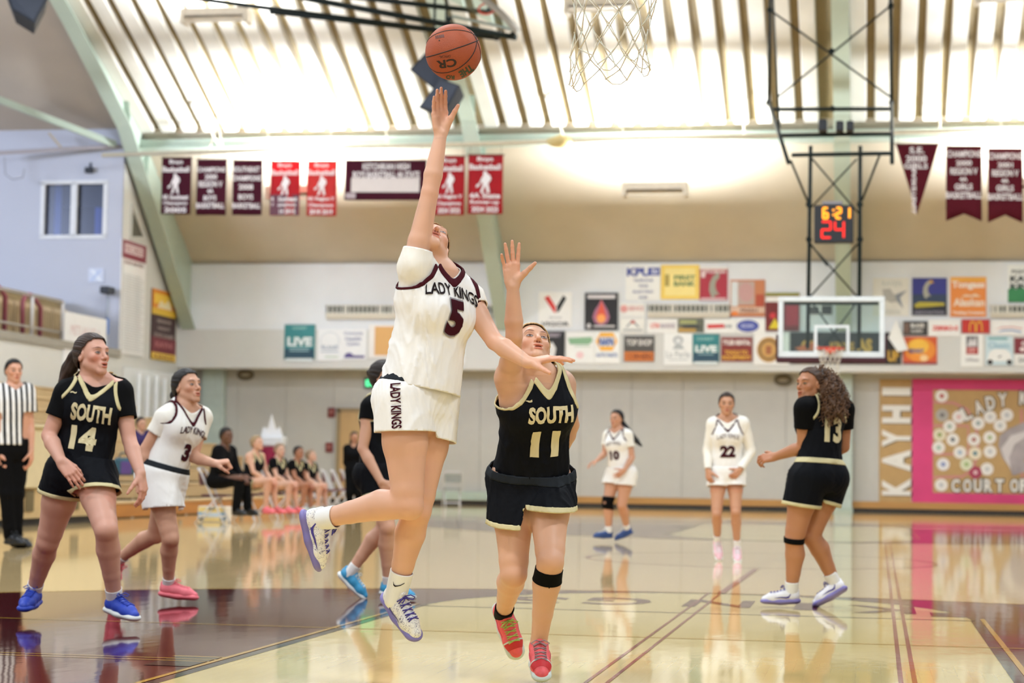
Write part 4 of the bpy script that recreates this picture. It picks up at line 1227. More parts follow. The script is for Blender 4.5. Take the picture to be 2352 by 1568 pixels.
def lay(root, items, o, U, Dn, N, w, h, lift=0.004):
    for i, it in enumerate(items):
        k, z = it[0], N * lift * (1 + 0.35 * i)
        if k == 't':
            _, s_, a, b, c, d, col = it[:7]
            V, F = fit_text(s_, (c - a) * w, (d - b) * h, it[7] if len(it) > 7 else 0.02)
            V = [o + z + U * ((a + c) / 2 * w + v[0]) + Dn * ((b + d) / 2 * h - v[1]) for v in V]; nm = 'lettering'
        else:
            col = it[-1]
            if k == 'r': P_ = [(it[1], it[2]), (it[3], it[2]), (it[3], it[4]), (it[1], it[4])]; nm = 'colour_block'
            elif k == 'e':
                P_ = [(it[1] + it[3] * math.cos(t * math.pi / 14), it[2] + it[4] * math.sin(t * math.pi / 14)) for t in range(28)]; nm = 'disc'
            else: P_ = it[1]; nm = it[3] if len(it) > 3 else 'emblem'; col = it[2]
            V = [o + z + U * x * w + Dn * y * h for x, y in P_]; F = [tuple(range(len(P_)))]
        if len(V): mesh(nm, V, F, ink(col), root)


FLAME = [(.5, .18), (.58, .30), (.70, .48), (.76, .66), (.70, .80), (.56, .87), (.44, .87), (.30, .80), (.24, .66), (.30, .48), (.42, .32)]
FISH = [(.42, .90), (.34, .70), (.36, .48), (.46, .30), (.62, .18), (.72, .22), (.70, .34), (.60, .42), (.56, .56), (.60, .70), (.72, .84), (.58, .82), (.52, .92)]
def arch_m(cx, w, top, bot, t):
    """two golden arches as one outline"""
    P_ = []
    for k in (-1, 1):
        pass
    return P_


def poly_arches(x0, x1, y0, y1, t=0.16):
    out = []
    w = (x1 - x0) / 2
    for i in (0, 1):
        a = x0 + i * w; pts = []
        for j in range(13):
            th = math.pi * j / 12; pts.append((a + w / 2 - math.cos(th) * w / 2, y1 - math.sin(th) ** 0.55 * (y1 - y0)))
        inn = [(a + w / 2 - math.cos(math.pi * j / 12) * (w / 2 - t * w), y1 - max(0, math.sin(math.pi * j / 12)) ** 0.55 * (y1 - y0) * 0.86) for j in range(12, -1, -1)]
        out.append(pts + inn)
    return out


G = 'sponsor signs on the far wall'
PO = [
 ((1237, 670, 1313, 752), 'f3f2f0', [('p', [(.17, .17), (.30, .10), (.52, .42), (.52, .58), (.47, .58)], 'd23a33'), ('p', [(.84, .18), (.74, .10), (.55, .40), (.55, .58), (.62, .55)], '17191c'), ('t', 'SINCE', .32, .70, .70, .74, '8a8c90'), ('t', 'VIGOR', .08, .84, .94, .96, '4d4f55', .03)], 'white sign with a red and black V mark'),
 ((1343, 672, 1419, 757), '17151c', [('r', .08, .06, .92, .16, 'd9d4d8'), ('p', FLAME, 'a86a86'), ('p', [(.5, .20), (.58, .40), (.66, .66), (.58, .80), (.42, .80), (.34, .66), (.44, .40)], 'd9583f'), ('e', .5, .70, .13, .12, 'f0a259'), ('r', .28, .88, .92, .93, 'c9c6c9'), ('e', .13, .90, .07, .07, 'c9c6c9')], 'black sign with a pink and orange flame drop'),
 ((1437, 608, 1516, 690), 'f4f4f2', [('t', 'KPU', .03, .08, .72, .32, '3d4a9a', .05), ('r', .70, .08, .99, .30, '3d4a9a'), ('t', 'tv', .74, .10, .95, .27, 'dfe2f2', .03), ('t', 'TELEPHONE', .22, .40, .80, .47, '5a6394', .02), ('t', 'WATER', .38, .56, .65, .63, '5a6394', .02), ('t', 'ELECTRIC', .22, .72, .82, .79, '5a6394', .02), ('t', 'WIFI', .38, .88, .64, .95, '5a6394', .02)], 'white sign with three big navy letters over short lines of text'),
 ((1518, 608, 1606, 687), 'f0cf66', [('r', .10, .10, .90, .90, 'f6e293'), ('t', '1', .10, .28, .22, .62, 'a8924a', .06), ('t', 'FIRST', .34, .30, .90, .44, '6f7f52', .05), ('t', 'BANK', .34, .48, .90, .62, '6f7f52', .05)], 'bright yellow bank sign with green lettering'),
 ((1607, 612, 1671, 690), 'a2263a', [('r', .0, .0, 1, .08, 'f0eeec'), ('t', 'KETCHIKAN', .08, .10, .92, .20, 'efe6e6', .03), ('p', FISH, '9c9a8c'), ('r', .05, .16, .20, .32, 'e7d3d5'), ('r', .04, .92, .96, .99, 'd9b9be')], 'dark red sign with a pale grey fish shape'),
 ((1677, 642, 1757, 727), 'c07a52', [('r', .03, .05, .22, .72, 'd9dfe2'), ('r', .22, .05, .70, .68, 'b8a49c'), ('e', .46, .34, .22, .26, 'c49a97'), ('r', .74, .40, .98, .74, 'a8472e'), ('r', .0, .74, 1, .90, 'd8b9a4'), ('r', .05, .86, .22, .97, 'e0792f'), ('t', 'FRESH', .30, .78, .80, .88, '7a4636', .03)], 'crowded orange and grey photo sign right of the vent'),
 ((1758, 672, 1836, 760), '6e1c1c', [('r', .0, .0, 1, .08, '8c8a35'), ('r', .0, .10, 1, .24, 'efedea'), ('p', [(.10, .94), (.28, .66), (.46, .94)], 'd9c62f'), ('e', .22, .60, .09, .08, 'c8323a'), ('r', .60, .28, .98, .86, '9c2433')], 'dark red sign with a yellow triangle behind the glass board'),
 ((1245, 760, 1297, 832), '1a1a1d', [('t', 'DERBY', .12, .06, .85, .20, 'a39aa6', .04), ('p', [(.2, .5), (.45, .34), (.62, .55), (.55, .85), (.25, .86)], 'e8e6e4'), ('r', .45, .88, .98, .98, 'c8404a')], 'black sign with white shape beside the head of number 11'),
 ((1300, 762, 1365, 834), 'f2f2f0', [('p', [(.06, .20), (.90, .16), (.94, .30), (.80, .40), (.14, .40)], '86b08c'), ('r', .30, .44, .86, .47, 'a9c2ae'), ('e', .50, .74, .13, .11, 'ecc9cd')], 'white sign with a green banner and a pink ring'),
 ((1366, 762, 1424, 834), 'f3f3f1', [('p', [(.22, .02), (.72, .02), (.82, .16), (.90, .30), (.80, .46), (.70, .60), (.24, .60), (.14, .46), (.04, .30), (.12, .16)], 'f0b241'), ('r', .16, .16, .78, .46, 'e7e6ea'), ('t', 'NAPA', .16, .18, .78, .44, '3f5b9c', .06), ('t', 'AUTO PARTS', .05, .68, .90, .80, '6c7fae', .04)], 'white sign with a yellow hexagon and blue letters'),
 ((1433, 771, 1503, 830), '4d4a48', [('t', 'TOP SHOP', .08, .14, .92, .38, 'd9d5d2', .04), ('r', .02, .62, .98, .98, 'd97a33'), ('t', 'CORNERS', .06, .68, .94, .92, '7d3f1c', .05)], 'dark grey sign with an orange lower band'),
 ((1525, 765, 1590, 838), 'f3f4f4', [('e', .50, .22, .18, .14, 'aab0b4'), ('e', .50, .24, .11, .09, 'e2e5e7'), ('p', [(.30, .50), (.40, .36), (.62, .36), (.72, .50)], 'b4babd'), ('t', 'La Perle', .08, .56, .92, .76, 'a7adb1', .0), ('r', .16, .82, .84, .85, 'c6cacc')], 'white sign with a faint grey portrait and script'),
 ((1591, 767, 1652, 832), '2e7c82', [('r', .02, .66, .98, .99, '23465a'), ('t', 'COAST', .16, .12, .80, .22, 'a9d3d2', .02), ('t', 'LIVE', .10, .40, .92, .64, 'eef4f4', .05), ('r', .20, .70, .80, .73, '9fc4cb'), ('r', .06, .97, .94, 1.08, 'dfe8ea')], 'teal sign with bold white word right of the white script sign'),
 ((1656, 774, 1728, 830), '7c2a26', [('t', 'TYLER RENTAL', .05, .12, .95, .32, 'efe7e4', .05), ('t', 'TOOLS TO', .12, .54, .86, .72, 'dba63c', .05), ('t', 'EQUIPMENT', .04, .76, .96, .94, 'dba63c', .05)], 'maroon sign with white line over yellow lines'),
 ((1732, 765, 1812, 838), 'f3f2f0', [('e', .42, .52, .34, .40, 'b58a4a'), ('e', .42, .52, .28, .33, '87673c'), ('e', .42, .52, .21, .25, 'c79a58'), ('r', .34, .40, .50, .66, '9c5f3c')], 'white sign with a round gold seal left of the far board'),
 ((1424, 695, 1481, 728), 'eceae6', [('e', .16, .42, .15, .26, 'd99a97'), ('t', 'SERVICE', .34, .24, .96, .56, 'd9a9a5', .04)], 'small pale sign with a pink dot'),
 ((1424, 729, 1481, 765), 'ecebe7', [('p', [(.22, .62), (.50, .12), (.80, .62), (.72, .62), (.50, .28), (.30, .62)], '8f9397'), ('r', .44, .20, .60, .38, 'b9544c'), ('r', .12, .74, .90, .86, 'a9acae')], 'small pale sign with a grey roof outline'),
 ((1486, 732, 1556, 765), 'f1f0ee', [('t', 'UTM', .12, .30, .40, .66, 'e0807d', .05), ('t', 'MARINE', .44, .30, .92, .66, 'b5a9b3', .04)], 'small white sign with pink and grey letters under the vent'),
 ((1558, 732, 1616, 763), '5d5f52', [('r', .05, .08, .72, .38, '9ea06e'), ('r', .0, .66, .70, 1, 'b3904c'), ('p', [(.10, .48), (.60, .40), (.92, .56), (.80, .70), (.20, .70)], '34383a')], 'small dark photo sign of a parked car'),
 ((1618, 732, 1690, 765), 'f2f2f0', [('p', [(.08, .40), (.62, .36), (.66, .62), (.10, .68)], 'c8373a'), ('t', 'nt', .66, .38, .88, .62, '7d8588', .03)], 'small white sign with a red bar'),
 ((1691, 732, 1758, 765), 'f2f2f0', [('e', .40, .50, .38, .42, '3a4494'), ('e', .40, .50, .34, .36, '4d58a6'), ('t', 'EDER', .18, .38, .62, .60, 'b9bede', .03)], 'small white sign with a blue oval'),
 ((2005, 638, 2087, 725), 'e6e3db', [('p', [(.26, .30), (.48, .28), (.60, .44), (.96, .32), (.74, .52), (.86, .82), (.66, .62), (.50, .66), (.30, .56)], 'b3b1ac'), ('p', [(.62, .46), (.95, .33), (.76, .52), (.85, .80), (.68, .60)], '8d93a0'), ('t', 'RAVEN', .26, .08, .80, .22, 'c9ccc6', .02), ('t', 'DESIGN', .34, .84, .76, .96, 'c9ccc6', .02)], 'cream sign with a pale grey bird'),
 ((2095, 638, 2175, 724), '2d3183', [('r', .0, .44, 1, 1, '2a3a55'), ('r', .0, .74, 1, 1, '1c1f2b'), ('p', [(x * .62 + .1, y * .66 - .06) for x, y in FISH], 'a9a89f'), ('p', [(.46, .14), (.56, .04), (.62, .14)], 'd7a33a'), ('p', [(.05, .72), (.20, .64), (.92, .66), (.94, .74), (.10, .80)], 'b3a43a'), ('t', 'ASSOCIATION', .05, .88, .92, .97, '8d8a9c', .04)], 'deep blue sign with a pale fish and yellow stripe'),
 ((2183, 636, 2265, 727), 'e08840', [('r', .0, .0, 1, .12, 'e9a945'), ('t', 'Tongass', .04, .10, .96, .32, 'f6ece2', .04), ('t', 'Alaskan', .08, .54, .96, .74, 'f3e3d2', .04), ('t', 'Trading Company', .06, .86, .96, .95, 'f6ece2', .04), ('p', [(.30, .50), (.42, .44), (.58, .46), (.70, .42), (.86, .50)], 'ecd3b8')], 'orange sign with white script lettering'),
 ((2315, 607, 2400, 694), 'edefec', [('r', .0, .66, 1, 1, '2d7a4a'), ('p', [(.0, .68), (.10, .58), (.22, .66), (.34, .56), (.48, .66), (.60, .58), (.74, .66), (.88, .57), (1, .67)], '2d7a4a'), ('t', 'FIGHT FOR', .10, .14, .90, .24, '4a4c50', .03), ('t', 'KAYHI', .06, .30, .92, .46, '2e3236', .05), ('t', 'KINGS', .06, .50, .92, .64, '2e3236', .05)], 'white sign with dark letters over a green skyline at the right edge'),
 ((2075, 737, 2131, 770), '3a3836', [('t', 'BLAZE', .30, .16, .86, .46, 'd9d6d2', .05), ('t', 'ALASKA', .30, .56, .80, .82, 'c4c0bc', .04), ('r', .02, .10, .24, .90, '6b5348')], 'dark small sign half covered by the loose white sheet'),
 ((2132, 734, 2205, 772), 'f2f0ee', [('t', 'ZERBO-S', .12, .36, .94, .66, 'd4605c', .06)], 'white small sign with red letters'),
 ((2209, 733, 2273, 765), 'b3241f', [('p', q_, 'e3b23c', 'arch') for q_ in poly_arches(.27, .75, .10, .90)] + [], 'red small sign with two golden arches'),
 ((2276, 735, 2356, 770), 'f1efee', [('p', [(.10, .60), (.30, .44), (.60, .40), (.90, .50), (.90, .58), (.60, .48), (.30, .52)], 'd9a3a3'), ('p', [(.16, .82), (.34, .62), (.62, .60), (.88, .72), (.86, .84), (.60, .72), (.36, .74)], '9aabc9')], 'white small sign with red and blue arcs'),
 ((2074, 773, 2152, 836), 'c65426', [('e', .50, .48, .46, .44, 'e08a2e'), ('e', .46, .36, .30, .26, 'eebb45'), ('t', 'MIDNIGHT', .18, .44, .62, .60, '4d4a8a', .05), ('e', .62, .78, .12, .12, 'f2cf9a'), ('r', .0, .94, 1, 1, '7d2440')], 'fiery orange sign with a small blue word'),
 ((2207, 767, 2258, 842), 'f1f1ef', [('r', .24, .06, .78, .40, '6d6a70'), ('r', .24, .40, .78, .62, 'a5413f'), ('t', 'IT', .36, .42, .68, .60, 'd99a98', .06), ('p', [(.28, .38), (.44, .10), (.52, .24), (.66, .08), (.72, .36)], 'd9d6d8'), ('t', 'Lighthouse', .22, .72, .80, .88, 'a7a4a6', .02)], 'white sign with a red and grey picture'),
 ((2264, 772, 2327, 838), 'cfe2ea', [('r', .10, .04, .80, .12, '6fa6ac'), ('t', 'Classic', .10, .20, .90, .42, '9fc3d4', .04), ('p', [(.04, .86), (.12, .58), (.30, .44), (.70, .44), (.90, .58), (.97, .86)], 'f3f3f2'), ('e', .16, .90, .10, .09, '2b2428'), ('e', .86, .90, .10, .09, '2b2428'), ('p', [(.42, .72), (.60, .66), (.52, .74)], '4a4d52')], 'pale blue sign with a white car front'),
 ((2330, 776, 2396, 812), '7a2632', [('t', 'GRILL', .24, .20, .9, .5, 'ead9da', .05), ('e', .28, .72, .10, .14, 'ead9da')], 'maroon small sign at the right edge'),
 ((2330, 813, 2396, 840), 'eeedea', [('t', 'SALMON', .14, .3, .9, .7, '8d9092', .03)], 'white small sign at the lower right edge'),
 ((1815, 763, 2070, 836), '211f1f', [('t', 'GO', .10, .26, .24, .62, 'c79c3c', .06), ('p', [(.04, .50), (.22, .30), (.28, .50), (.12, .66)], 'b8643a'), ('t', 'KINGS', .36, .30, .58, .60, 'b08a36', .05), ('t', 'AS', .60, .20, .74, .62, 'c79c3c', .06), ('t', 'UP', .88, .56, .98, .92, 'c79c3c', .06), ('r', .10, .86, .18, .98, 'd9b25c')], 'wide black sign with gold letters behind the far board'),
 ((1856, 699, 1912, 724), 'e6e4e1', [('r', .05, .2, .45, .9, '4a4445'), ('r', .55, .1, .98, .92, '33302f')], 'small picture seen through the glass board'),
 ((653, 745, 723, 825), '2e7c82', [('r', .02, .70, .98, 1, '1f4458'), ('t', 'COAST', .26, .06, .74, .14, '9fcfcc', .02), ('t', 'LIVE', .10, .36, .92, .62, 'e9f1f1', .05), ('r', .18, .66, .82, .69, '9fc4cb'), ('r', .18, .74, .82, .77, '9fc4cb'), ('r', .06, .97, .94, 1.06, 'dfe8ea')], 'teal sign with bold white word at the left end of the row'),
 ((730, 755, 785, 828), 'eeeff1', [('e', .50, .38, .42, .30, 'dfe3e8'), ('e', .50, .38, .36, .25, 'eeeff1'), ('t', 'ISLAND', .14, .52, .86, .64, '9aa6b8', .03), ('r', .12, .70, .88, .74, 'b9c3cf'), ('r', .30, .86, .86, .90, 'c3d3c0')], 'white sign with a faint round logo beside the left teal sign'),
 ((785, 755, 842, 826), 'eeeff1', [('t', 'Community', .08, .08, .86, .22, '8a90b0', .02), ('t', 'Health', .14, .26, .78, .38, '8a90b0', .02), ('t', 'Centre', .20, .42, .72, .54, '8a90b0', .02), ('p', [(.10, .94), (.16, .80), (.34, .76), (.50, .86), (.92, .86), (.92, .94)], '5a4f86')], 'white sign with purple lettering and skyline'),
 ((847, 745, 932, 822), 'efeae6', [('r', .16, .06, .98, .92, 'd9a96a'), ('e', .92, .50, .10, .16, 'efe6da')], 'tan sign with a white margin half hidden by number 5'),
 ((1040, 760, 1068, 835), 'eef0f3', [('r', .10, .20, .70, .52, '3f6fb4'), ('r', .3, .6, .8, .8, '44505e')], 'white sign with a blue block at the right hip of number 5'),
]
for rect, base, items, lab in PO: board('sponsor_sign', rect, base, items, lab, 'sign', None, G)
# the sheet that has come loose
A = [onY(x, y, YW - d) for x, y, d in ((2058, 733, .03), (2086, 803, .16), (2062, 808, .2), (2040, 776, .10))]
tag(mesh('loose_sheet', A + [p - V3(0, .10 if i in (0,) else .02, 0) for i, p in enumerate(A)], [(0, 1, 2, 3), (7, 6, 5, 4), (0, 4, 5, 1), (1, 5, 6, 2), (2, 6, 7, 3), (3, 7, 4, 0)], ink('f0efec')), 'loose white sheet drooping over the black and gold sign', 'paper')
# vents
for rect, lab in (((750, 700, 1130, 733), 'long wall vent behind number 5'), ((1488, 698, 1676, 730), 'wall vent under the yellow bank sign'), ((2275, 700, 2420, 730), 'wall vent at the right edge')):
    x0, y0, x1, y1 = rect; yy = YW - 0.03
    a, b = onY(x0, y0, yy), onY(x1, y1, yy); X0, Z1, X1, Z0 = a[0], a[2], b[0], b[2]
    v = tag(empty('wall_vent', ((X0 + X1) / 2, YW, Z0)), lab, 'vent', 'wall vents')
    zm = Z0 + (Z1 - Z0) * .36
    MB().box((X0, yy - .02, zm), (X1, YW - .005, Z1)).build('backing', ink('3f433f'), v)
    MB().box((X0, yy - .05, Z0), (X1, YW - .005, zm), .01).build('lower_panel', ink('cfc7b8'), v)
    for t in (0, 1): MB().box((X0 - .03, yy - .04, (zm, Z1 - .03)[t]), (X1 + .03, yy, (zm + .03, Z1)[t])).build('rail', ink('d8d4cb'), v)
    n = max(8, int((X1 - X0) / 0.115)); rng = random.Random(int(x0))
    for i in range(n):
        wd = 0.034 if rng.random() < .78 else 0.085
        xs = X0 + (X1 - X0) * (i + .5) / n
        MB().box((xs - wd / 2, yy - .035, zm), (xs + wd / 2, yy - .015, Z1)).build('slat', ink('d2d0c8'), v)

# ---------------------------------------------------------------- hanging banners
def sheer(name, col):
    """thin cloth that lets some light through"""
    new = name not in MATS; m = cloth_mat(name, col, bump=.05)
    if new:
        nt = m.node_tree; N = nt.nodes; L = nt.links; b = N['Principled BSDF']; tr = N.new('ShaderNodeBsdfTranslucent'); L.new(b.inputs['Base Color'].links[0].from_socket, tr.inputs[0])
        mx = N.new('ShaderNodeMixShader'); mx.inputs[0].default_value = 0.35; L.new(b.outputs[0], mx.inputs[1]); L.new(tr.outputs[0], mx.inputs[2]); L.new(mx.outputs[0], N['Material Output'].inputs[0])
    return m


def pipe_z(x):
    (x0, z0), (x1, z1), (x2, z2) = [(q_[0], q_[2]) for q_ in (onY(235, 356, 45.6), onY(1290, 324, 45.6), onY(2352, 305, 45.6))]
    return z0 + (z1 - z0) * (x - x0) / (x1 - x0) if x < x1 else z1 + (z2 - z1) * (x - x1) / (x2 - x1)


def banner(rect, col, lines, label, tail=None, figure=None, Y=45.6, group='banners under the roof', tcol='e6dfe2', poly=None, skew=0):
    x0, y0, x1, y1 = rect
    A = [onY(x, y, Y) for x, y in ((x0, y0), (x1, y0), (x1 , y1), (x0, y1))]
    X0, X1 = A[0][0], A[1][0]; Z1 = (A[0][2] + A[1][2]) / 2; Z0 = (A[2][2] + A[3][2]) / 2; w, h = X1 - X0, Z1 - Z0
    ph = X0 * 3.1
    tilt = (A[1][2] - A[0][2]) / w
    def surf(u, v, lift=0.0):      # u right, v down (0..1)
        return V3(X0 + u * w + skew * v * 0.02, Y + 0.018 * math.sin(u * 7 + ph) * (0.3 + v) + 0.01 * math.sin(v * 5 + ph) - lift, Z1 + tilt * (u - .5) * w - v * h)
    root = tag(empty('banner', (X0 + w / 2, Y, Z1)), label, 'banner', group)
    nu, nv = 10, 10; V = []; F = []
    for j in range(nv + 1):
        for i in range(nu + 1):
            u, v = i / nu, j / nv
            if tail == 'swallow': vv = v * (1 - 0.10 * (1 - abs(2 * u - 1)))
            elif tail == 'pennant': vv = v; u = 0.5 + (u - .5) * (1 - v * .995)
            else: vv = v
            V.append(surf(u, vv))
    F = [(j * (nu + 1) + i, (j + 1) * (nu + 1) + i, (j + 1) * (nu + 1) + i + 1, j * (nu + 1) + i + 1) for j in range(nv) for i in range(nu)]
    o = mesh('cloth', V, F, sheer('banner_' + col, col), root, True); md = o.modifiers.new('thickness', 'SOLIDIFY'); md.thickness = 0.006
    MB().tube([surf(0, 0) - V3(.03, 0, 0), surf(1, 0) + V3(.03, 0, 0)], 0.016, 6).build('hem_rod', ink('6d5b52'), root)
    for s_, a, b, c, d in lines:
        Vt, Ft = fit_text(s_, (c - a), (d - b), 0.03)
        if len(Vt): mesh('lettering', [surf((a + c) / 2 + v[0], (b + d) / 2 - v[1], 0.030) for v in Vt], Ft, ink(tcol), root)
    if figure: mesh('player_figure', [surf(figure[0] + x * figure[2], figure[1] + y * figure[3], 0.028) for x, y in FIG], [tuple(range(len(FIG)))], ink(tcol), root)
    if poly:
        for rx0, ry0, rx1, ry1, c in poly: mesh('colour_block', [surf(rx0, ry0, .022), surf(rx0, ry1, .022), surf(rx1, ry1, .022), surf(rx1, ry0, .022)], [(0, 1, 2, 3)], ink(c), root)
    for u in (.06, .94):
        t = surf(u, 0); MB().tube([t, V3(t[0], t[1], pipe_z(t[0]) - .05)], 0.006, 4).build('cord', ink('5a5550'), root)
    return root


FIG = [(.42, .0), (.52, .02), (.54, .12), (.66, .18), (.72, .34), (.66, .46), (.58, .56), (.62, .72), (.66, .96), (.54, .98), (.50, .78), (.46, .64), (.40, .80), (.36, .98), (.24, .96), (.32, .74), (.36, .56), (.30, .48), (.18, .70), (.06, .74), (.08, .62), (.20, .56), (.30, .32), (.38, .18), (.36, .08)]
MB_ = '4c1b2c'; RD = 'b02a32'
def bball(l2, l3, l4): return [('Boys', .26, .04, .72, .13), ('Basketball', .04, .16, .94, .26), (l2, .05, .65, .93, .74), (l3, .08, .77, .90, .85), (l4, .12, .88, .88, .97)]
banner((373, 362, 441, 492), MB_, bball('4A Southeast', 'Champions', '2005'), 'maroon banner farthest left with a white player figure', None, (.18, .28, .62, .36))
banner((453, 366, 521, 494), MB_, [('CHAMPIONS', .02, .14, .96, .23), ('2000', .28, .27, .70, .36), ('REGION V', .08, .39, .88, .50), ('4A', .38, .53, .60, .61), ('BOYS', .26, .65, .70, .74), ('BASKETBALL', .02, .78, .97, .88)], 'second maroon banner from the left, lettered from top to bottom')
banner((536, 368, 604, 494), MB_, [('SOUTHEAST', .03, .12, .92, .22), ('CHAMPIONS', .0, .28, .96, .38), ('2008', .22, .44, .70, .54), ('BOYS', .22, .62, .70, .72), ('BASKETBALL', .02, .78, .97, .88)], 'third maroon banner from the left, lettered from top to bottom')
banner((622, 370, 690, 495), RD, bball('4A Southeast', 'Champions', '2014 2015'), 'bright red banner fourth from the left', None, (.22, .27, .62, .36), poly=[(.01, .62, .99, .995, '56283a')])
banner((706, 370, 775, 496), 'c2403f', bball('4A Region V', 'Champions', '2018 2019'), 'red banner left of the wide maroon one', None, (.22, .27, .62, .36))
banner((793, 368, 980, 460), MB_, [('KETCHIKAN HIGH', .22, .08, .80, .24), ('BOYS BASKETBALL 4A STATE', .10, .28, .92, .44)], 'wide maroon banner with a pale panel', poly=[(.08, .44, .92, .80, 'cfc6c4'), (.02, .82, .14, .96, 'a99aa0')])
banner((1000, 358, 1068, 494), RD, bball('4A Region V', 'Champions', '2024 2025'), 'red banner half hidden by the raised arm', None, (.22, .28, .62, .36))
banner((1076, 355, 1156, 491), RD, bball('4A State', 'Runner-up', '2024 2025'), 'red banner farthest right of the left row', None, (.20, .28, .66, .38))
banner((2057, 330, 2157, 492), '5c1926', [('S.E.', .32, .05, .66, .14), ('2000', .24, .17, .72, .26), ('GIRLS', .20, .28, .74, .36)], 'maroon triangular pennant right of the far hoop mast', 'pennant')
banner((2173, 336, 2255, 508), '5c1926', [('CHAMPIONS', .03, .06, .97, .15), ('2000', .28, .19, .72, .26), ('REGION V', .12, .29, .88, .38), ('4A', .38, .41, .60, .47), ('GIRLS', .24, .50, .74, .58), ('BASKETBALL', .0, .61, 1.0, .70)], 'maroon swallowtail banner dated 2000', 'swallow')
banner((2269, 341, 2349, 511), '5c1926', [('CHAMPIONS', .03, .06, .97, .15), ('2001', .28, .19, .72, .26), ('REGION V', .12, .29, .88, .38), ('4A', .38, .41, .60, .47), ('GIRLS', .24, .50, .74, .58), ('BASKETBALL', .0, .61, 1.0, .70)], 'maroon swallowtail banner dated 2001 at the right edge', 'swallow')
for b_ in bpy.data.objects:
    if b_.name.startswith('banner') and 'triangular' in b_.get('label', ''):
        t = onY(2099, 385, 45.6); V, F = fit_text('BASKETBALL', 1.05, 0.10, .03)
        mesh('lettering', [V3(t[0] - v[1], 45.54, t[2] - .55 - v[0]) for v in V], F, ink('e6dfe2'), b_)

# ---------------------------------------------------------------- mural and lettered board
o, x1 = onY(2020, 870, YB - .03), onY(2093, 1158, YB - .03); w, h = x1[0] - o[0], o[2] - x1[2]
kb = tag(empty('lettered_board', (o[0] + w / 2, YB, x1[2])), 'tall tan board with large white letters standing on their side', 'board')
MB().box((o[0], YB - .032, x1[2]), (x1[0], YB - .002, o[2])).build('panel', mat('tan_board', 'bb9a68', rough=.7, noise=.05), kb)
for ch, y0, y1 in (('K', 1098, 1138), ('A', 1032, 1082), ('Y', 986, 1026), ('H', 930, 972), ('I', 889, 908)):
    a, b = onY(2026, y0, YB - .06), onY(2092, y1, YB - .06); ww, hh = a[2] - b[2], b[0] - a[0]
    for nm, cc, sh, lf_ in (('letter_shadow', '4c4a3c', .035, .004), ('letter', 'efede8', 0, .02)):
        V, F = fit_text(ch, ww, hh, .06); n = len(V)
        pts = [V3((a[0] + b[0]) / 2 - v[1] + sh, YB - .03 - lf_, (a[2] + b[2]) / 2 + v[0] - sh * .6) for v in V]
        mesh(nm, pts, F, ink(cc), kb)
MX0, MX1 = onY(2095, 1000, YB - .03)[0], 8.6; MZ1, MZ0 = onY(2200, 870, YB - .03)[2], onY(2200, 1158, YB - .03)[2]
mu = tag(empty('mural', ((MX0 + MX1) / 2, YB, MZ0)), 'wide tan wall mural with a pink border, white discs and lettering', 'mural')
MB().box((MX0, YB - .032, MZ0), (MX1, YB - .002, MZ1)).build('border', mat('mural_pink', 'd2407c', rough=.6, noise=.08, nscale=1.2), mu)
ix0 = onY(2143, 1000, YB - .035)[0]; iz1 = onY(2200, 895, YB)[2]; iz0 = onY(2200, 1132, YB)[2]
MB().box((ix0, YB - .036, iz0), (MX1 - (ix0 - MX0), YB - .028, iz1)).build('field', mat('tan_board', 'bb9a68'), mu)
def mpt(px, py, lift=.045): q_ = onY(px, py, YB - lift); return q_
def mstrip(name, pts, wd, col, lift):
    V = []
    for i, (x, y) in enumerate(pts):
        a, b = pts[max(0, i - 1)], pts[min(len(pts) - 1, i + 1)]; dx, dy = b[0] - a[0], b[1] - a[1]; l = math.hypot(dx, dy) or 1
        V += [mpt(x - dy / l * wd / 2, y + dx / l * wd / 2, lift), mpt(x + dy / l * wd / 2, y - dx / l * wd / 2, lift)]
    mesh(name, V, [(2 * i, 2 * i + 2, 2 * i + 3, 2 * i + 1) for i in range(len(pts) - 1)], ink(col), mu)
PKL = 'c98a86'
mstrip('court_line', [(2144, 923), (2190, 925), (2222, 940), (2240, 975), (2247, 1010), (2244, 1050), (2232, 1080), (2210, 1094), (2144, 1096)], 6, PKL, .039)
mstrip('court_line', [(2144, 977), (2224, 978), (2224, 1042), (2144, 1043)], 6, PKL, .040)
mstrip('court_line', [(2346, 940), (2348, 1100)], 6, PKL, .040)
DISC = [(1178, 325, 'efece8'), (1182, 485, 'b3b0ac'), (1320, 500, 'f0ecea'), (1483, 553, 'efece8'), (1583, 500, 'efece8'), (1723, 485, 'efece8'), (1667, 573, 'efece8'), (1243, 580, 'efece8'), (1160, 650, 'e6dfc6'), (1270, 690, 'efece8'), (1447, 690, 'efece8'), (1580, 673, 'efece8'), (1152, 757, 'efece8'), (1330, 797, 'efece8'), (1457, 805, 'ece2cc'), (1583, 790, 'efece8'), (1190, 897, 'efeef0'), (1385, 897, 'dfe3c8'), (1460, 965, 'a8405a'), (1557, 937, 'efece8'), (1174, 1070, 'efece8'), (1900, 640, 'efece8'), (1960, 800, 'efece8')]
ACC = ['b5403f', '6d6d6d', 'e6bcbc', '8fa3a8', 'c9ccd0', 'c4c8ce', 'b9c0c4', '9db3a6', '8d9c4a', '4d5566', 'a85550', '9fb27a', '9fc0b5', '9fb8cf', '3f7a8d', 'c4c8ce', '6f86c2', '9fbb72', 'e6c4cc', 'c9ccd0', 'c4c8ce', 'c4c8ce', 'c4c8ce']
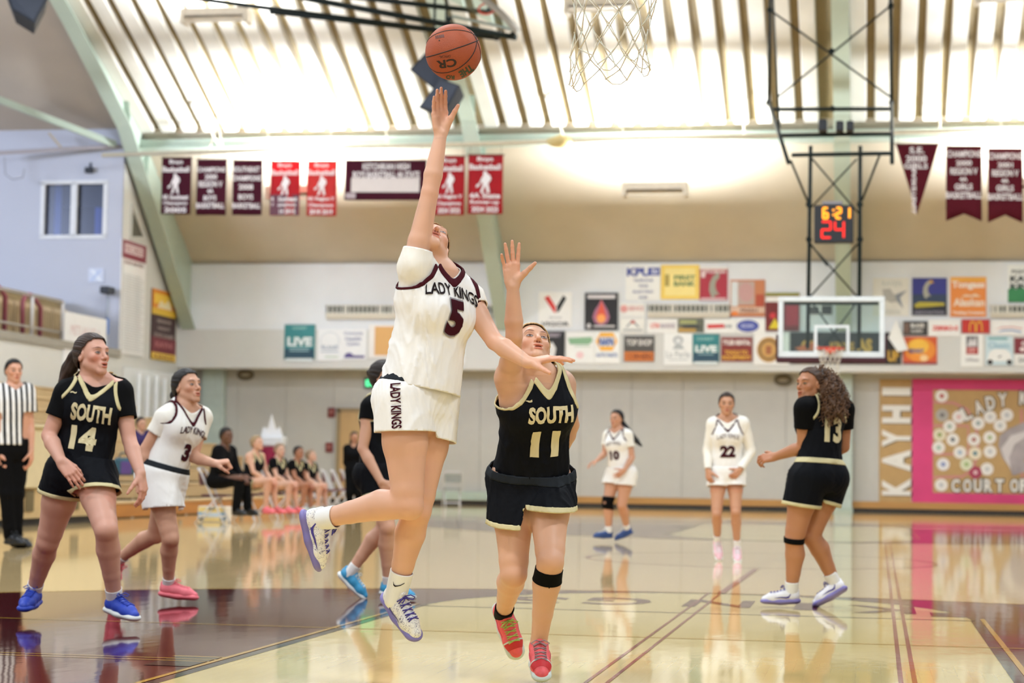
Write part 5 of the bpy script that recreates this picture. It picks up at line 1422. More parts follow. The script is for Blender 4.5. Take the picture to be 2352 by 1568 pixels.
for (cx, cy, c), ac in zip(DISC, ACC):
    px, py = 1840 + cx / 3.646, 820 + cy / 3.646; q_ = mpt(px, py); R_ = 14 / FPX * 52.5
    MB().tube([q_ + V3(0, .012, 0), q_ - V3(0, .012, 0)], R_, 20).build('disc', ink(c), mu)
    MB().tube([q_ - V3(0, .012, 0), q_ - V3(0, .016, 0)], R_ * .34, 10).build('disc_mark', ink(ac), mu)
def mletter(ch, px, py, hpx, ang, wpx):
    q_ = mpt(px, py, .05); s_ = 52.5 / FPX; c, sn = math.cos(ang), math.sin(ang)
    for nm, cc, bo, l_ in (('letter_outline', '3a3a38', .10, 0), ('letter', 'efede8', .04, .008)):
        V, F = fit_text(ch, wpx * s_ * (1.25 if bo > .05 else 1), hpx * s_ * (1.14 if bo > .05 else 1), bo)
        mesh(nm, [q_ + V3(v[0] * c - v[1] * sn, -l_, v[0] * sn + v[1] * c) for v in V], F, ink(cc), mu)
for ch, px, py, a in (('L', 2220, 949, .45), ('A', 2248, 935, .32), ('D', 2275, 925, .18), ('Y', 2303, 918, .06), ('K', 2352, 914, -.05), ('I', 2378, 917, -.12), ('N', 2404, 923, -.2), ('G', 2430, 934, -.3), ('S', 2458, 948, -.42)): mletter(ch, px, py, 30, a, 9 if ch == 'I' else 19)
for ch, px in zip('COURT', (2195, 2222, 2246, 2270, 2296)): mletter(ch, px, 1115, 29, 0, 18)
for ch, px in zip('OF', (2330, 2352)): mletter(ch, px, 1115, 29, 0, 18)
fish = [(2296, 1000), (2318, 984), (2350, 970), (2390, 962), (2430, 975), (2470, 1000), (2500, 985), (2496, 1040), (2465, 1024), (2430, 1040), (2395, 1046), (2378, 1036), (2356, 1044), (2352, 1060), (2380, 1080), (2352, 1084), (2326, 1092), (2318, 1072), (2302, 1050), (2293, 1024)]
MB().prism([(mpt(x, y)[0], mpt(x, y)[2]) for x, y in fish], (V3(0, YB - .04, 0), V3(1, 0, 0), V3(0, 0, 1), V3(0, -1, 0)), .02).build('fish_shape', mat('fish_grey', 'a79fa3', rough=.6, noise=.2, nscale=3), mu)
MB().prism([(mpt(x, y)[0], mpt(x, y)[2]) for x, y in ((2300, 1030), (2322, 1000), (2360, 988), (2392, 986), (2360, 1000), (2330, 1020), (2318, 1050), (2322, 1078), (2308, 1056))], (V3(0, YB - .062, 0), V3(1, 0, 0), V3(0, 0, 1), V3(0, -1, 0)), .006).build('fish_belly', ink('d6d1d2'), mu)

# ---------------------------------------------------------------- far hoop
DG = mat('hoop_steel_dark', '162120', rough=0.5, spec=0.2); WFR = mat('board_frame_white', 'e3e8ea', rough=0.4); PADM = mat('board_pad_maroon', '431620', rough=0.7); RIM = mat('rim_orange', 'd8452b', rough=0.4); NETW = mat('net_cord', 'e4dccd', rough=0.7)
def net(root, c, prof, n, r, seed=1, droop=None):
    rng = random.Random(seed); rows = []
    for j, (z, rad) in enumerate(prof):
        row = []
        for i in range(n):
            a = 2 * math.pi * (i + .5 * (j % 2)) / n
            p = V3(c[0] + rad * math.cos(a), c[1] + rad * math.sin(a), c[2] + z)
            if j: p = p + V3(rng.uniform(-1, 1), rng.uniform(-1, 1), rng.uniform(-1, 1)) * 0.0028 * min(j, 4)
            if droop is not None and j: p = p + droop(p, j)
            row.append(p)
        rows.append(row)
    mb = MB()
    for j in range(len(rows) - 1):
        for i in range(n):
            k2 = (i - 1) % n if j % 2 == 0 else (i + 1) % n
            for q in (i, k2):
                a, b = rows[j][i], rows[j + 1][q]; m_ = (a + b) / 2 + V3(rng.uniform(-1, 1), rng.uniform(-1, 1), -0.6) * 0.003
                mb.tube([a, m_, b], r, 5)
    for i in range(n):     # loops at the lower edge
        a, b = rows[-1][i], rows[-1][(i + 1) % n]
        if i % 2 == 0: mb.tube([a, (a * .7 + b * .3) - V3(0, 0, .022), (a * .3 + b * .7) - V3(0, 0, .022), b], r, 5)
    for row in rows[1:]:
        for p in row: mb.tube([p - V3(0, 0, r * 1.5), p + V3(0, 0, r * 1.5)], r * 1.7, 5)
    return mb.build('net', NETW, root, True)


def bk(px, py, y): return onY(px, py, y)
HY = 34.3
hp = tag(empty('basketball_hoop', bk(1912, 680, HY)), 'far basketball hoop hung from the roof on dark steel', 'hoop')
def tubes(name, segs, r, m=DG):
    mb = MB()
    for a, b in segs: mb.tube([a, b], r, 8)
    return mb.build(name, m, hp, True)
tubes('mast_tube', [(bk(1862, 335, HY), bk(1855, 800, HY))], .034); tubes('mast_tube', [(bk(1976, 335, HY), bk(1973, 800, HY))], .034)
for sg_ in [(bk(a, b, HY), bk(c, d, HY)) for a, b, c, d in ((1866, 365, 1972, 490), (1968, 365, 1860, 480), (1860, 560, 1968, 680), (1970, 560, 1862, 680), (1862, 560, 1900, 610), (1862, 690, 1940, 800), (1970, 690, 1890, 800))]: tubes('mast_bracing', [sg_], .015)
tubes('hanger_tube', [(bk(1769, -20, 36.5), bk(1766, 240, 36.5))], .032); tubes('hanger_tube', [(bk(2045, -20, 36.5), bk(2048, 240, 36.5))], .032)
tubes('upper_strut', [(bk(1775, -10, 37.6), bk(1790, 300, 35.4))], .022)
tubes('frame_side', [(bk(1766, 232, 36.5), bk(1811, 374, 33.8))], .036); tubes('frame_side', [(bk(2048, 232, 36.5), bk(2049, 374, 33.8))], .036)
for x0, y0, x1, y1, y in ((1772, 251, 2048, 250, 36.2), (1790, 311, 2050, 307, 35.0), (1818, 356, 2049, 352, 34.1)): tubes('cross_tube', [(bk(x0, y0, y), bk(x1, y1, y))], .036)
tubes('cross_brace', [(bk(1770, 24, 36.5), bk(2044, 222, 36.5))], .018); tubes('cross_brace', [(bk(2046, 13, 36.5), bk(1785, 224, 36.5))], .018)
tubes('mast_stay', [(bk(1816, 368, 33.9), bk(1855, 462, HY))], .02); tubes('mast_stay', [(bk(2022, 352, 34.0), bk(1980, 460, HY))], .02)
for x0, y0, x1, y1 in ((1880, 276, 1900, 304), (1920, 280, 1938, 304), (1944, 280, 1961, 304)):
    a, b = bk(x0, y0, 34.9), bk(x1, y1, 34.9); MB().box((a[0], 34.75, b[2]), (b[0], 35.05, a[2]), .03).build('winch_motor', mat('motor_black', '22252c', rough=.5), hp)
for px, py in ((1768, 24), (2046, 14), (1766, 236), (2048, 236), (1912, 250), (1858, 470), (1975, 470), (1858, 550), (1975, 550), (1910, 118)):
    c_ = bk(px, py, 36.5 if py < 260 else HY); MB().tube([c_ - V3(0, .05, 0), c_ + V3(0, .05, 0)], .055, 8).build('clamp', DG, hp)
# board
BYd = 33.55
A, B = bk(1788, 681, BYd), bk(2032, 822, BYd); bx0, bz1, bx1, bz0 = A[0], A[2], B[0], B[2]
MB().box((bx0 + .06, BYd - .006, bz0 + .06), (bx1 - .06, BYd + .006, bz1 - .06)).build('glass_board', glass_mat('board_glass', alpha=.10), hp)
for lo, hi in (((bx0, bz0 + .10), (bx0 + .085, bz1 - .085)), ((bx1 - .085, bz0 + .10), (bx1, bz1 - .085)), ((bx0, bz1 - .085), (bx1, bz1)), ((bx0, bz0), (bx1, bz0 + .10))):
    MB().box((lo[0], BYd - .03, lo[1]), (hi[0], BYd + .03, hi[1]), .012).build('board_frame', WFR, hp)
MB().box((bx0 - .03, BYd - .05, bz0 - .09), (bx1 + .03, BYd + .05, bz0 + .005), .02).build('board_pad', PADM, hp)
for a_, b_ in ((bx0 - .035, bx0 - .002), (bx1 + .002, bx1 + .035)): MB().box((a_, BYd - .05, bz0 - .05), (b_, BYd + .05, bz0 + .38), .012).build('board_pad', PADM, hp)
A, B = bk(1870, 746, BYd - .02), bk(1951, 816, BYd - .02)
for lo, hi in (((A[0], B[2]), (A[0] + .05, A[2] - .05)), ((B[0] - .05, B[2]), (B[0], A[2] - .05)), ((A[0], A[2] - .05), (B[0], A[2]))):
    MB().box((lo[0], BYd - .018, lo[1]), (hi[0], BYd - .008, hi[1])).build('target_square', WFR, hp)
MB().box(((A[0] + B[0]) / 2 - .5, BYd + .04, bz0 + .02), ((A[0] + B[0]) / 2 + .5, BYd + .16, bz0 + .12), .02).bar((bx0 + .1, BYd + .1, bz1 - .1), (bx1 - .1, BYd + .1, bz1 - .1), .06, .06).build('board_support', DG, hp)
rc = bk(1907, 800, BYd - .38)
MB().tube([rc + V3(.229 * math.cos(t), .229 * math.sin(t), 0) for t in np.linspace(0, 2 * math.pi, 25)[:-1]], .012, 6, True).box((rc[0] - .09, BYd - .17, rc[2] - .06), (rc[0] + .09, BYd - .01, rc[2] + .02), .01).build('rim', RIM, hp, True)
net(hp, rc, [(0, .225), (-.08, .20), (-.17, .165), (-.26, .145), (-.35, .14), (-.44, .15)], 12, .005)
# shot clock
A, B = bk(1870, 471, HY - .25), bk(1960, 557, HY - .25)
sc = tag(empty('shot_clock', ((A[0] + B[0]) / 2, HY - .1, B[2])), 'black shot clock showing amber 6:21 over red 24', 'clock')
MB().box((A[0], HY - .25, B[2]), (B[0], HY - .06, A[2]), .015).build('case', mat('clock_case', '1d1f26', rough=.5), sc)
AMB = mat('led_amber', 'ff9d1e', emit=1.25); REDD = mat('led_red', 'ee2014', emit=1.0)
SEG = {'0': 'abcdef', '1': 'bc', '2': 'abged', '4': 'fgbc', '6': 'afgedc'}
def digit(ch, x, z, w, h, m, t):
    L_ = {'a': (0, h, w, h), 'g': (0, h / 2, w, h / 2), 'd': (0, 0, w, 0), 'f': (0, h / 2, 0, h), 'e': (0, 0, 0, h / 2), 'b': (w, h / 2, w, h), 'c': (w, 0, w, h / 2)}
    mb = MB()
    for s_ in SEG[ch]:
        x0, z0, x1_, z1_ = L_[s_]; mb.bar((x + x0, HY - .256, z + z0), (x + x1_, HY - .256, z + z1_), t, .012, (0, 1, 0))
    mb.build('digit', m, sc)
s_ = (B[0] - A[0]) / 90
for ch, px in (('6', 1891), ('2', 1921), ('1', 1941)): digit(ch, A[0] + (px - 1870) * s_, A[2] - 31 * s_, 10 * s_, 24 * s_, AMB, 5 * s_)
for dz in (-12, -23): MB().box((A[0] + 42 * s_, HY - .262, A[2] + dz * s_ - .015), (A[0] + 47 * s_, HY - .25, A[2] + dz * s_ + .015)).build('colon_dot', AMB, sc)
for ch, px in (('2', 1888), ('4', 1918)): digit(ch, A[0] + (px - 1870) * s_, A[2] - 76 * s_, 20 * s_, 37 * s_, REDD, 4.5 * s_)
A_ = bk(1912, 466, HY - .2); MB().box((A_[0] - .17, HY - .22, A_[2] - .03), (A_[0] + .17, HY - .1, A_[2] + .03), .01).build('top_lamp', ink('8d8a90'), sc)

# ---------------------------------------------------------------- near rim and net (its board hangs above the frame)
nc = onY(1410, 0, 8.45); nh = tag(empty('basketball_hoop', (nc[0], 8.45, 3.05)), 'near basketball net of white cord hanging at the top edge', 'hoop')
c0 = V3(nc[0], 8.45, 3.05)
MB().tube([c0 + V3(.229 * math.cos(t), .229 * math.sin(t), 0) for t in np.linspace(0, 2 * math.pi, 41)[:-1]], .009, 8, True).bar(c0 + V3(0, -.22, -.01), c0 + V3(0, -.38, -.01), .12, .02).build('rim', RIM, nh, True)
def droop(p, j):
    q = p - c0
    if j >= 5: return V3(-.03, 0, -.045) * max(0, -q[0] - .04) * 9 + V3(0, 0, .02) * max(0, q[0] - .02) * 6
    return V3(0, 0, 0)
net(nh, c0, [(0, .229), (-.055, .205), (-.12, .178), (-.19, .166), (-.255, .157), (-.32, .150), (-.375, .148), (-.425, .162)], 12, .0027, 3, droop)
MB().box((c0[0] - .91, 8.06, 2.98), (c0[0] + .91, 8.075, 4.05)).build('glass_board', glass_mat('board_glass'), nh)
for lo, hi in (((-.93, 2.95), (.93, 3.02)), ((-.93, 4.01), (.93, 4.08)), ((-.93, 2.95), (-.87, 4.08)), ((.87, 2.95), (.93, 4.08))):
    MB().box((c0[0] + lo[0], 8.04, lo[1]), (c0[0] + hi[0], 8.09, hi[1]), .01).build('board_frame', WFR, nh)

# ---------------------------------------------------------------- raised side hoop, speakers
rh = tag(empty('raised_hoop', onY(1100, 40, 38)), 'side hoop folded up to the roof on long dark tubes', 'hoop')
def seg(name, x0, y0, x1, y1, ya, yb, r, m=DG): return MB().tube([onY(x0, y0, ya), onY(x1, y1, yb)], r, 8).build(name, m, rh, True)
seg('long_tube', 380, -12, 1142, 87, 38.6, 38, .05); seg('long_tube', 620, 27, 1010, 71, 38.3, 38.2, .05); seg('long_tube', 690, -6, 1186, 86, 38, 37.6, .06); seg('long_tube', 800, -8, 1122, 28, 37.8, 37.4, .05)
seg('cross_tube', 1122, 26, 1130, 12, 37.4, 37.4, .06); seg('cross_tube', 1034, 40, 1026, 55, 37.8, 37.9, .05); seg('cross_tube', 1140, 88, 1150, 74, 38, 37.8, .06); seg('cross_tube', 1176, 84, 1184, 66, 37.6, 37.4, .06)
gp = [onY(x, y, yy) for x, y, yy in ((1010, -14, 37.2), (1105, -14, 37.1), (1186, 66, 37.1), (1128, 54, 37.3))]
mesh('glass_board', gp + [p + V3(0, .02, .05) for p in gp], [(0, 1, 2, 3), (7, 6, 5, 4), (0, 4, 5, 1), (1, 5, 6, 2), (2, 6, 7, 3), (3, 7, 4, 0)], glass_mat('board_glass', alpha=.1), rh)
MB().tube([onY(1098, -14, 37), onY(1150, 30, 37), onY(1190, 72, 37)], .07, 6).build('board_frame', ink('a9a49a'), rh); MB().tube([onY(1190, 72, 37), onY(1128, 56, 37.2), onY(1040, 38, 37.2)], .03, 6).build('board_frame', ink('9aa7a2'), rh)
MB().tube([onY(1118, 20, 37) + V3(.16 * math.cos(t), .05 * math.sin(t), .12 * math.sin(t)) for t in np.linspace(0, 6.283, 13)[:-1]], .02, 5, True).build('rim', RIM, rh)
SPK = mat('speaker_black', '2c313c', rough=.7, bump=.1, bscale=200); SPF = mat('speaker_grille', '3c4250', rough=.8)
def speaker(quad, d0, depth, label, tilt):
    o = tag(empty('speaker', P(*quad[0], d0)), label, 'speaker', 'roof speakers')
    f_ = [P(x, y, d0 + t) for (x, y), t in zip(quad, tilt)]; n_ = nrm(np.cross(f_[1] - f_[0], f_[3] - f_[0])); n_ = n_ if n_ @ _fh > 0 else -n_
    c_ = sum(f_) / 4; bb_ = [c_ + (p - c_) * .8 + n_ * depth for p in f_]
    mesh('cabinet', f_ + bb_, [(0, 1, 2, 3), (7, 6, 5, 4), (0, 4, 5, 1), (1, 5, 6, 2), (2, 6, 7, 3), (3, 7, 4, 0)], SPK, o)
    g = [c_ + (p - c_) * .88 - n_ * .02 for p in f_]; mesh('grille', g + [p + n_ * .015 for p in g], [(0, 1, 2, 3), (0, 4, 5, 1), (1, 5, 6, 2), (2, 6, 7, 3), (3, 7, 4, 0)], SPF, o)
    t = c_ + n_ * depth * .5; MB().tube([t, V3(t[0], t[1], roof_z(t[1]) - .04)], .03, 6).build('bracket', DG, o)
speaker([(978, 120), (1040, 165), (1000, 208), (941, 160)], 41.5, .45, 'upper dark speaker box behind the ball', (0, -.1, 0, .1))
speaker([(1012, 180), (1057, 196), (1020, 262), (961, 247)], 41.0, .4, 'lower dark speaker box above the raised hand', (.15, -.1, -.1, .15))
speaker([(8, -30), (112, -8), (80, 54), (28, 22)], 34, .5, 'dark speaker box in the upper left corner', (0, .1, 0, -.1))
# braces at the upper left
br = tag(empty('roof_brace', onY(120, 270, 44)), 'thin green steel brace crossing the upper left bay', 'brace')
MB().bar(onY(-20, 222, 44), onY(265, 332, 46.5), .10, .16).build('strut', SAGE, br)
MB().tube([onY(-20, 352, 45.8), onY(275, 335, 46.6)], .05, 8).build('pipe', ink('aaa5ad'), br); MB().tube([onY(112, 305, 46), onY(140, 338, 46.1)], .03, 6).build('pipe_hanger', ink('b9ac9a'), br)
MB().tube([onY(10, 360, 46), onY(12, 400, 46), onY(28, 412, 46), onY(52, 408, 46), onY(56, 388, 46)], .02, 6).build('hook', ink('a7abba'), br)
# ---------------------------------------------------------------- left side: gallery, bleachers, boards
TAN = mat('bleacher_board', 'c9ae82', rough=.45, noise=.08, nscale=2, stretch=(1, .3, 1)); TAND = mat('bleacher_riser', '9b8463', rough=.6, noise=.08, nscale=2); ORW = mat('bleacher_front_wood', 'b97c37', rough=.4, noise=.12, nscale=2.5, stretch=(1, .3, 3))
bl = tag(empty('bleachers', (-15, 37, 0)), 'long tan wooden bleachers stepping up the left wall', 'bleachers')
BX, RUN, RISE = -12.35, 0.66, 0.285
for i in range(9):
    x0 = BX - RUN * i; z = RISE * (i + 1); y0, y1 = 20.5, 44.6
    MB().box((x0 - RUN * .62, y0, z - .045), (x0, y1, z), .012).build('seat_board', TAN, bl)
    MB().box((x0 - .05, y0, z - RISE + .02), (x0 - .022, y1, z - .046)).build('riser_board', ORW if i == 0 else TAN, bl)
    MB().box((x0 - RUN, y0, z - .10), (x0 - RUN * .62, y1, z - .07)).build('foot_board', TAND, bl)
    MB().box((x0 - RUN, y1 - .06, 0.0), (x0 - .06, y1 - .01, z - .11)).build('end_panel', TAND, bl)
for y in (24, 27.5, 31.2, 34.8, 38.4, 42): MB().tube([(BX - .02, y, .14), (BX + .012, y, .14)], .055, 12).build('latch_disc', ink('8d8a80'), bl)
ef = tag(empty('bleacher_cabinet', (-12.0, 27, 0)), 'cream closed bleacher section behind the referee', 'cabinet')
CRM = mat('cream_panel', 'd9cba6', rough=.5, noise=.04); CRT = mat('cream_lower', 'cdb384', rough=.5, noise=.06)
MB().box((-12.34, 20.5, .54), (-11.95, 30.1, 1.42), .02).build('upper_panel', CRM, ef); MB().box((-12.32, 20.5, .10), (-12.02, 30.0, .53)).build('lower_panel', CRT, ef)
MB().box((-12.32, 20.5, .0), (-12.06, 30.0, .10)).build('plinth', BLK, ef); MB().box((-12.36, 20.4, 1.42), (-11.9, 30.15, 1.47), .01).build('top_edge', CRM, ef)
for y in (28.9, 27.2, 25.5): MB().box((-12.02, y, .20), (-12.0, y + .28, .51)).build('slot', ink('6d6143'), ef)
# gallery seating and rails
BAR = mat('gallery_seat_tan', 'b8a283', rough=.6, noise=.1, nscale=3); RAILG = mat('rail_grey', 'a39f9a', rough=.5); RAILM = mat('rail_maroon', '8a4250', rough=.45)
for i in range(11):
    y = 34.2 + i * 1.08
    o = tag(empty('gallery_bench_unit', (-19.3, y, 3.74)), 'tan ribbed folding bench unit on the gallery, %s from the white sign' % ['eleventh', 'tenth', 'ninth', 'eighth', 'seventh', 'sixth', 'fifth', 'fourth', 'third', 'second', 'first'][i], 'seat', 'folded seats on the gallery')
    pts = [(-.5, 0), (.5, 0), (.5, .72)] + [(.5 - .14 + .14 * math.cos(t), .72 + .14 * math.sin(t)) for t in np.linspace(.3, 1.57, 4)] + [(-.5 + .14 + .14 * math.cos(t), .72 + .14 * math.sin(t)) for t in np.linspace(1.57, 2.8, 4)] + [(-.5, .72)]
    MB().prism(pts, (V3(-19.1, y, 3.74), V3(0, 1, 0), V3(0, 0, 1), V3(-1, 0, 0)), .5).build('shell', BAR, o)
    for j in range(8): MB().box((-19.1, y - .46 + j * .125, 3.80), (-19.085, y - .40 + j * .125, 4.48)).build('slat', mat('gallery_slat', '97825f', rough=.7), o)
MB().box((-20.6, 33, 3.74), (-19.7, YC - .3, 4.95)).build('gallery_riser', mat('gallery_dark_tan', '86734f', rough=.7), bpy.data.objects['slab_1'])
gr = tag(empty('gallery_rail', (XL, 40, 3.74)), 'grey steel rail along the gallery edge', 'rail')
for z in (4.62, 3.92): MB().tube([(XL - .05, 32, z), (XL - .05, 43.35, z)], .03, 8).build('rail_bar', RAILG, gr, True)
for y in (34.5, 37.2, 39.0, 41.6, 43.3): MB().tube([(XL - .05, y, 3.74), (XL - .05, y, 4.62)], .04, 8).build('post', ink('c9c7c8'), gr, True)
for i, (x0, x1, yt, yb) in enumerate(((52, 93, 676, 752), (-32, 12, 650, 735))):
    a, b = onX(x0, yb, -18.7), onX(x1, 720 if i == 0 else 690, -18.7); c, d = onX(x0 + 6, yt + 4, -18.7), onX(x1 - 10, yt + 14, -18.7)
    e = tag(empty('handrail', (a[0], a[1], 3.74)), ['maroon looped handrail on the gallery nearer the white sign', 'maroon looped handrail at the left edge of the photo'][i], 'handrail', None)
    MB().tube([V3(a[0], a[1], 3.74), onX(x0, yt + 18, -18.7), c, onX((x0 + x1) / 2 - 4, yt, -18.7), d, onX(x1, yt + 30, -18.7), V3(b[0], b[1], 3.74)], .055, 8).build('loop', RAILM, e, True)
# boards on the left side wall
board('wall_sign', (147, 724, 244, 862), 'e9e9ec', [('t', 'METLAKATLA', .14, .20, .84, .36, 'd2b3b8', .0), ('p', [(.16, .60), (.24, .50), (.50, .44), (.80, .50), (.90, .62), (.70, .58), (.50, .54), (.34, .58), (.28, .70), (.20, .74)], '8fa3b5'), ('r', .3, .8, .8, .86, 'c8ccd4')], 'white sign with a blue fish shape hung from the gallery behind number 14', 'sign', plane=XL + .03)
rows = [('r', .0, .0, 1, .16, '7c3140'), ('r', .12, .03, .86, .11, 'e3d9dc'), ('t', 'RECORDS', .16, .04, .82, .10, '8a4350', .02), ('t', 'TRACK AND FIELD', .10, .175, .90, .205, '6d2733', .02), ('r', .03, .0, .05, 1, '9d979a')]
for i in range(30): rows.append(('r', .08, .30 + i * .0228, .92 if i % 3 else .8, .304 + i * .0228, 'b9b9bd'))
for a in (.24, .62): rows.append(('r', a, .28, a + .012, .98, 'cfcfd3'))
board('record_board', (277, 556, 333, 816), 'ededee', rows, 'tall white record board with a dark red heading', 'board', plane=XL + .03)
board('wall_banner', (348, 668, 404, 828), '3a2226', [('r', 0, 0, 1, .36, 'dc8a2c'), ('r', .08, .06, .92, .20, 'edc64a'), ('r', 0, .27, 1, .36, 'e0b93f'), ('p', [(.2, .26), (.36, .14), (.5, .20), (.66, .12), (.82, .26)], 'f0e3c0'), ('t', 'SENIOR', .2, .42, .8, .47, 'a99a98', .03), ('t', 'NIGHT', .24, .52, .76, .57, 'a99a98', .03), ('t', 'STATE CHAMPS', .1, .62, .9, .68, 'a99a98', .03), ('r', 0, .68, 1, .90, '6f2530'), ('t', 'KAYHI', .16, .74, .84, .82, 'b06a70', .03), ('r', 0, .90, 1, 1, 'd9b84a'), ('t', 'KINGS', .1, .92, .9, .985, '9a6a2c', .03)], 'tall orange and black banner on the left side wall', 'banner', plane=XL + .03)
board('notice_paper', (203, 616, 238, 648), 'ccd4ea', [('p', [(.1, .1), (.3, .1), (.9, .9), (.7, .9)], 'e6ecf7'), ('p', [(.9, .1), (.7, .1), (.1, .9), (.3, .9)], 'b4c4e6')], 'pale paper with a crossed mark on the lavender wall', 'paper', Y=YC - .002)
q_ = onY(208, 392, YC); sp_ = tag(empty('wall_speaker', q_), 'small dark speaker above the gallery window', 'speaker')
MB().box((q_[0] - .10, YC - .16, q_[2] - .07), (q_[0] + .10, YC - .004, q_[2] + .07), .02).build('box', SPK, sp_); MB().box((q_[0] - .03, YC - .02, q_[2] + .06), (q_[0] + .03, YC - .003, q_[2] + .2)).build('bracket', SPF, sp_)
tw = structure(empty('window_2', onX(315, 520, XL)))
tri = [onX(x, y, XL + .012) for x, y in ((301, 470), (330, 546), (299, 546))]; mesh('pane', tri, [(0, 1, 2)], ink('4d4a40'), tw)
for a, b in ((0, 1), (1, 2), (2, 0)): MB().bar(tri[a], tri[b], .08, .06).build('window_frame', WLT, tw)
pl = tag(empty('camera_pole', (XL - .25, YC - 1.3, 3.74)), 'thin grey pole with a small dark camera at its top', 'camera')
t1 = onX(258, 676, XL - .2) ; t1 = t1 * 1.0; t1[1] = min(t1[1], YC - .35)
MB().tube([V3(t1[0], t1[1], 3.74), t1], .04, 8).build('pole', ink('9aa3b5'), pl); MB().box(tuple(t1 + V3(-.12, -.26, -.02)), tuple(t1 + V3(.12, .2, .16)), .03).build('camera_body', SPK, pl); MB().tube([V3(t1[0], t1[1], 4.1), V3(t1[0], t1[1], 4.5)], .055, 8).build('blue_wrap', ink('5a7ec2'), pl)
# pleated partition parked on the side wall
pt = tag(empty('folding_partition', (XL + .2, 49, 0)), 'pale pleated partition parked against the left side wall', 'partition')
for j_ in range(7): MB().tube([(XL + .34, YC + .5 + j_ * .62, .15), (XL + .34, YC + .5 + j_ * .62, 3.2 - .05 * (j_ % 2))], .055, 8).build('upright', mat('white_tube', 'dfe1e4', rough=.4), pt, True)
PW = mat('partition_pale', 'd3d4d2', rough=.6, noise=.03)
y = YC + .25
while y < 50.8:
    MB().prism([(0, 0), (.14, .16), (.28, 0)], (V3(XL + .02, y, .12), V3(0, 1, 0), V3(1, 0, 0), V3(0, 0, 1)), 3.2).build('pleat', PW, pt); y += .29
# ---------------------------------------------------------------- under the gallery
A, B = onY(783, 940, YB - .01), onY(838, 1100, YB - .01)
dr = structure(empty('door_1', (A[0], YB, 0))); MB().box((A[0], YB - .05, 0.02), (A[0] + 1.05, YB - .004, A[2] - .06), .01).build('leaf', mat('door_tan', 'c3a273', rough=.5, noise=.08, stretch=(3, 1, .4)), dr)
for a_, b_, z0, z1 in ((A[0] - .1, A[0], 0, A[2]), (A[0] + 1.05, A[0] + 1.15, 0, A[2]), (A[0] - .1, A[0] + 1.15, A[2] - .06, A[2] + .04)): MB().box((a_, YB - .07, z0), (b_, YB - .003, z1)).build('door_frame', mat('door_frame_tan', '9b8766', rough=.6), dr)
MB().tube([(A[0] + .95, YB - .09, 1.0), (A[0] + .82, YB - .09, 1.0)], .015, 6).build('door_handle', ink('8d8a84'), dr)
for (px, py), lab in (((762, 947), 'maroon alarm box above the empty chairs'), ((757, 1027), 'maroon alarm box lower on the panel wall')):
    q_ = onY(px, py, YB); e = tag(empty('alarm_box', q_), lab, 'alarm', None); MB().box((q_[0] - .10, YB - .07, q_[2] - .13), (q_[0] + .10, YB - .003, q_[2] + .13), .02).build('case', ink('7a3434'), e); MB().box((q_[0] - .05, YB - .085, q_[2] - .03), (q_[0] + .05, YB - .068, q_[2] + .06)).build('front', ink('a86a62'), e)
for (px, py), lab in (((565, 861), 'oval dark-rimmed lamp at the left under the gallery'), ((1799, 873), 'oval dark-rimmed lamp beside the head of number 13')):
    q_ = onY(px, py, YB); e = tag(empty('wall_lamp', q_), lab, 'lamp', None)
    MB().tube([q_ + V3(.19 * math.cos(t), -.05, .10 * math.sin(t)) for t in np.linspace(0, 6.2832, 21)[:-1]], .055, 8, True).build('rim', ink('6f6758'), e, True)
    MB().prism([(.17 * math.cos(t), .085 * math.sin(t)) for t in np.linspace(0, 6.2832, 17)[:-1]], (V3(q_[0], YB - .004, q_[2]), V3(1, 0, 0), V3(0, 0, 1), V3(0, -1, 0)), .05).build('lens', ink('b9b09c'), e)
q_ = onY(858, 880, YB); e = tag(empty('exit_sign', q_), 'small glowing green exit sign beside the half hidden head', 'sign'); MB().box((q_[0] - .24, YB - .10, q_[2] - .14), (q_[0] + .24, YB - .003, q_[2] + .14), .02).build('case', ink('3c463c'), e)
V_, F_ = fit_text('EXIT', .38, .17, .04); MB().box((q_[0] - .21, YB - .104, q_[2] - .115), (q_[0] + .21, YB - .099, q_[2] + .115)).build('face', mat('exit_face', '2a6b4d', emit=.5), e); mesh('lettering', [V3(q_[0] + v[0], YB - .108, q_[2] + v[1]) for v in V_], F_, mat('exit_green', '56e39a', emit=1.6), e)
a, b = onY(990, 1141, YB - .15), onY(1168, 1146, YB - .15); hz = tag(empty('baseboard_heater', a), 'low pale green wall heater beside the far chair', 'heater'); MB().box((a[0], YB - .16, .10), (b[0] + 1.2, YB - .075, .34), .02).build('casing', SAGE, hz)
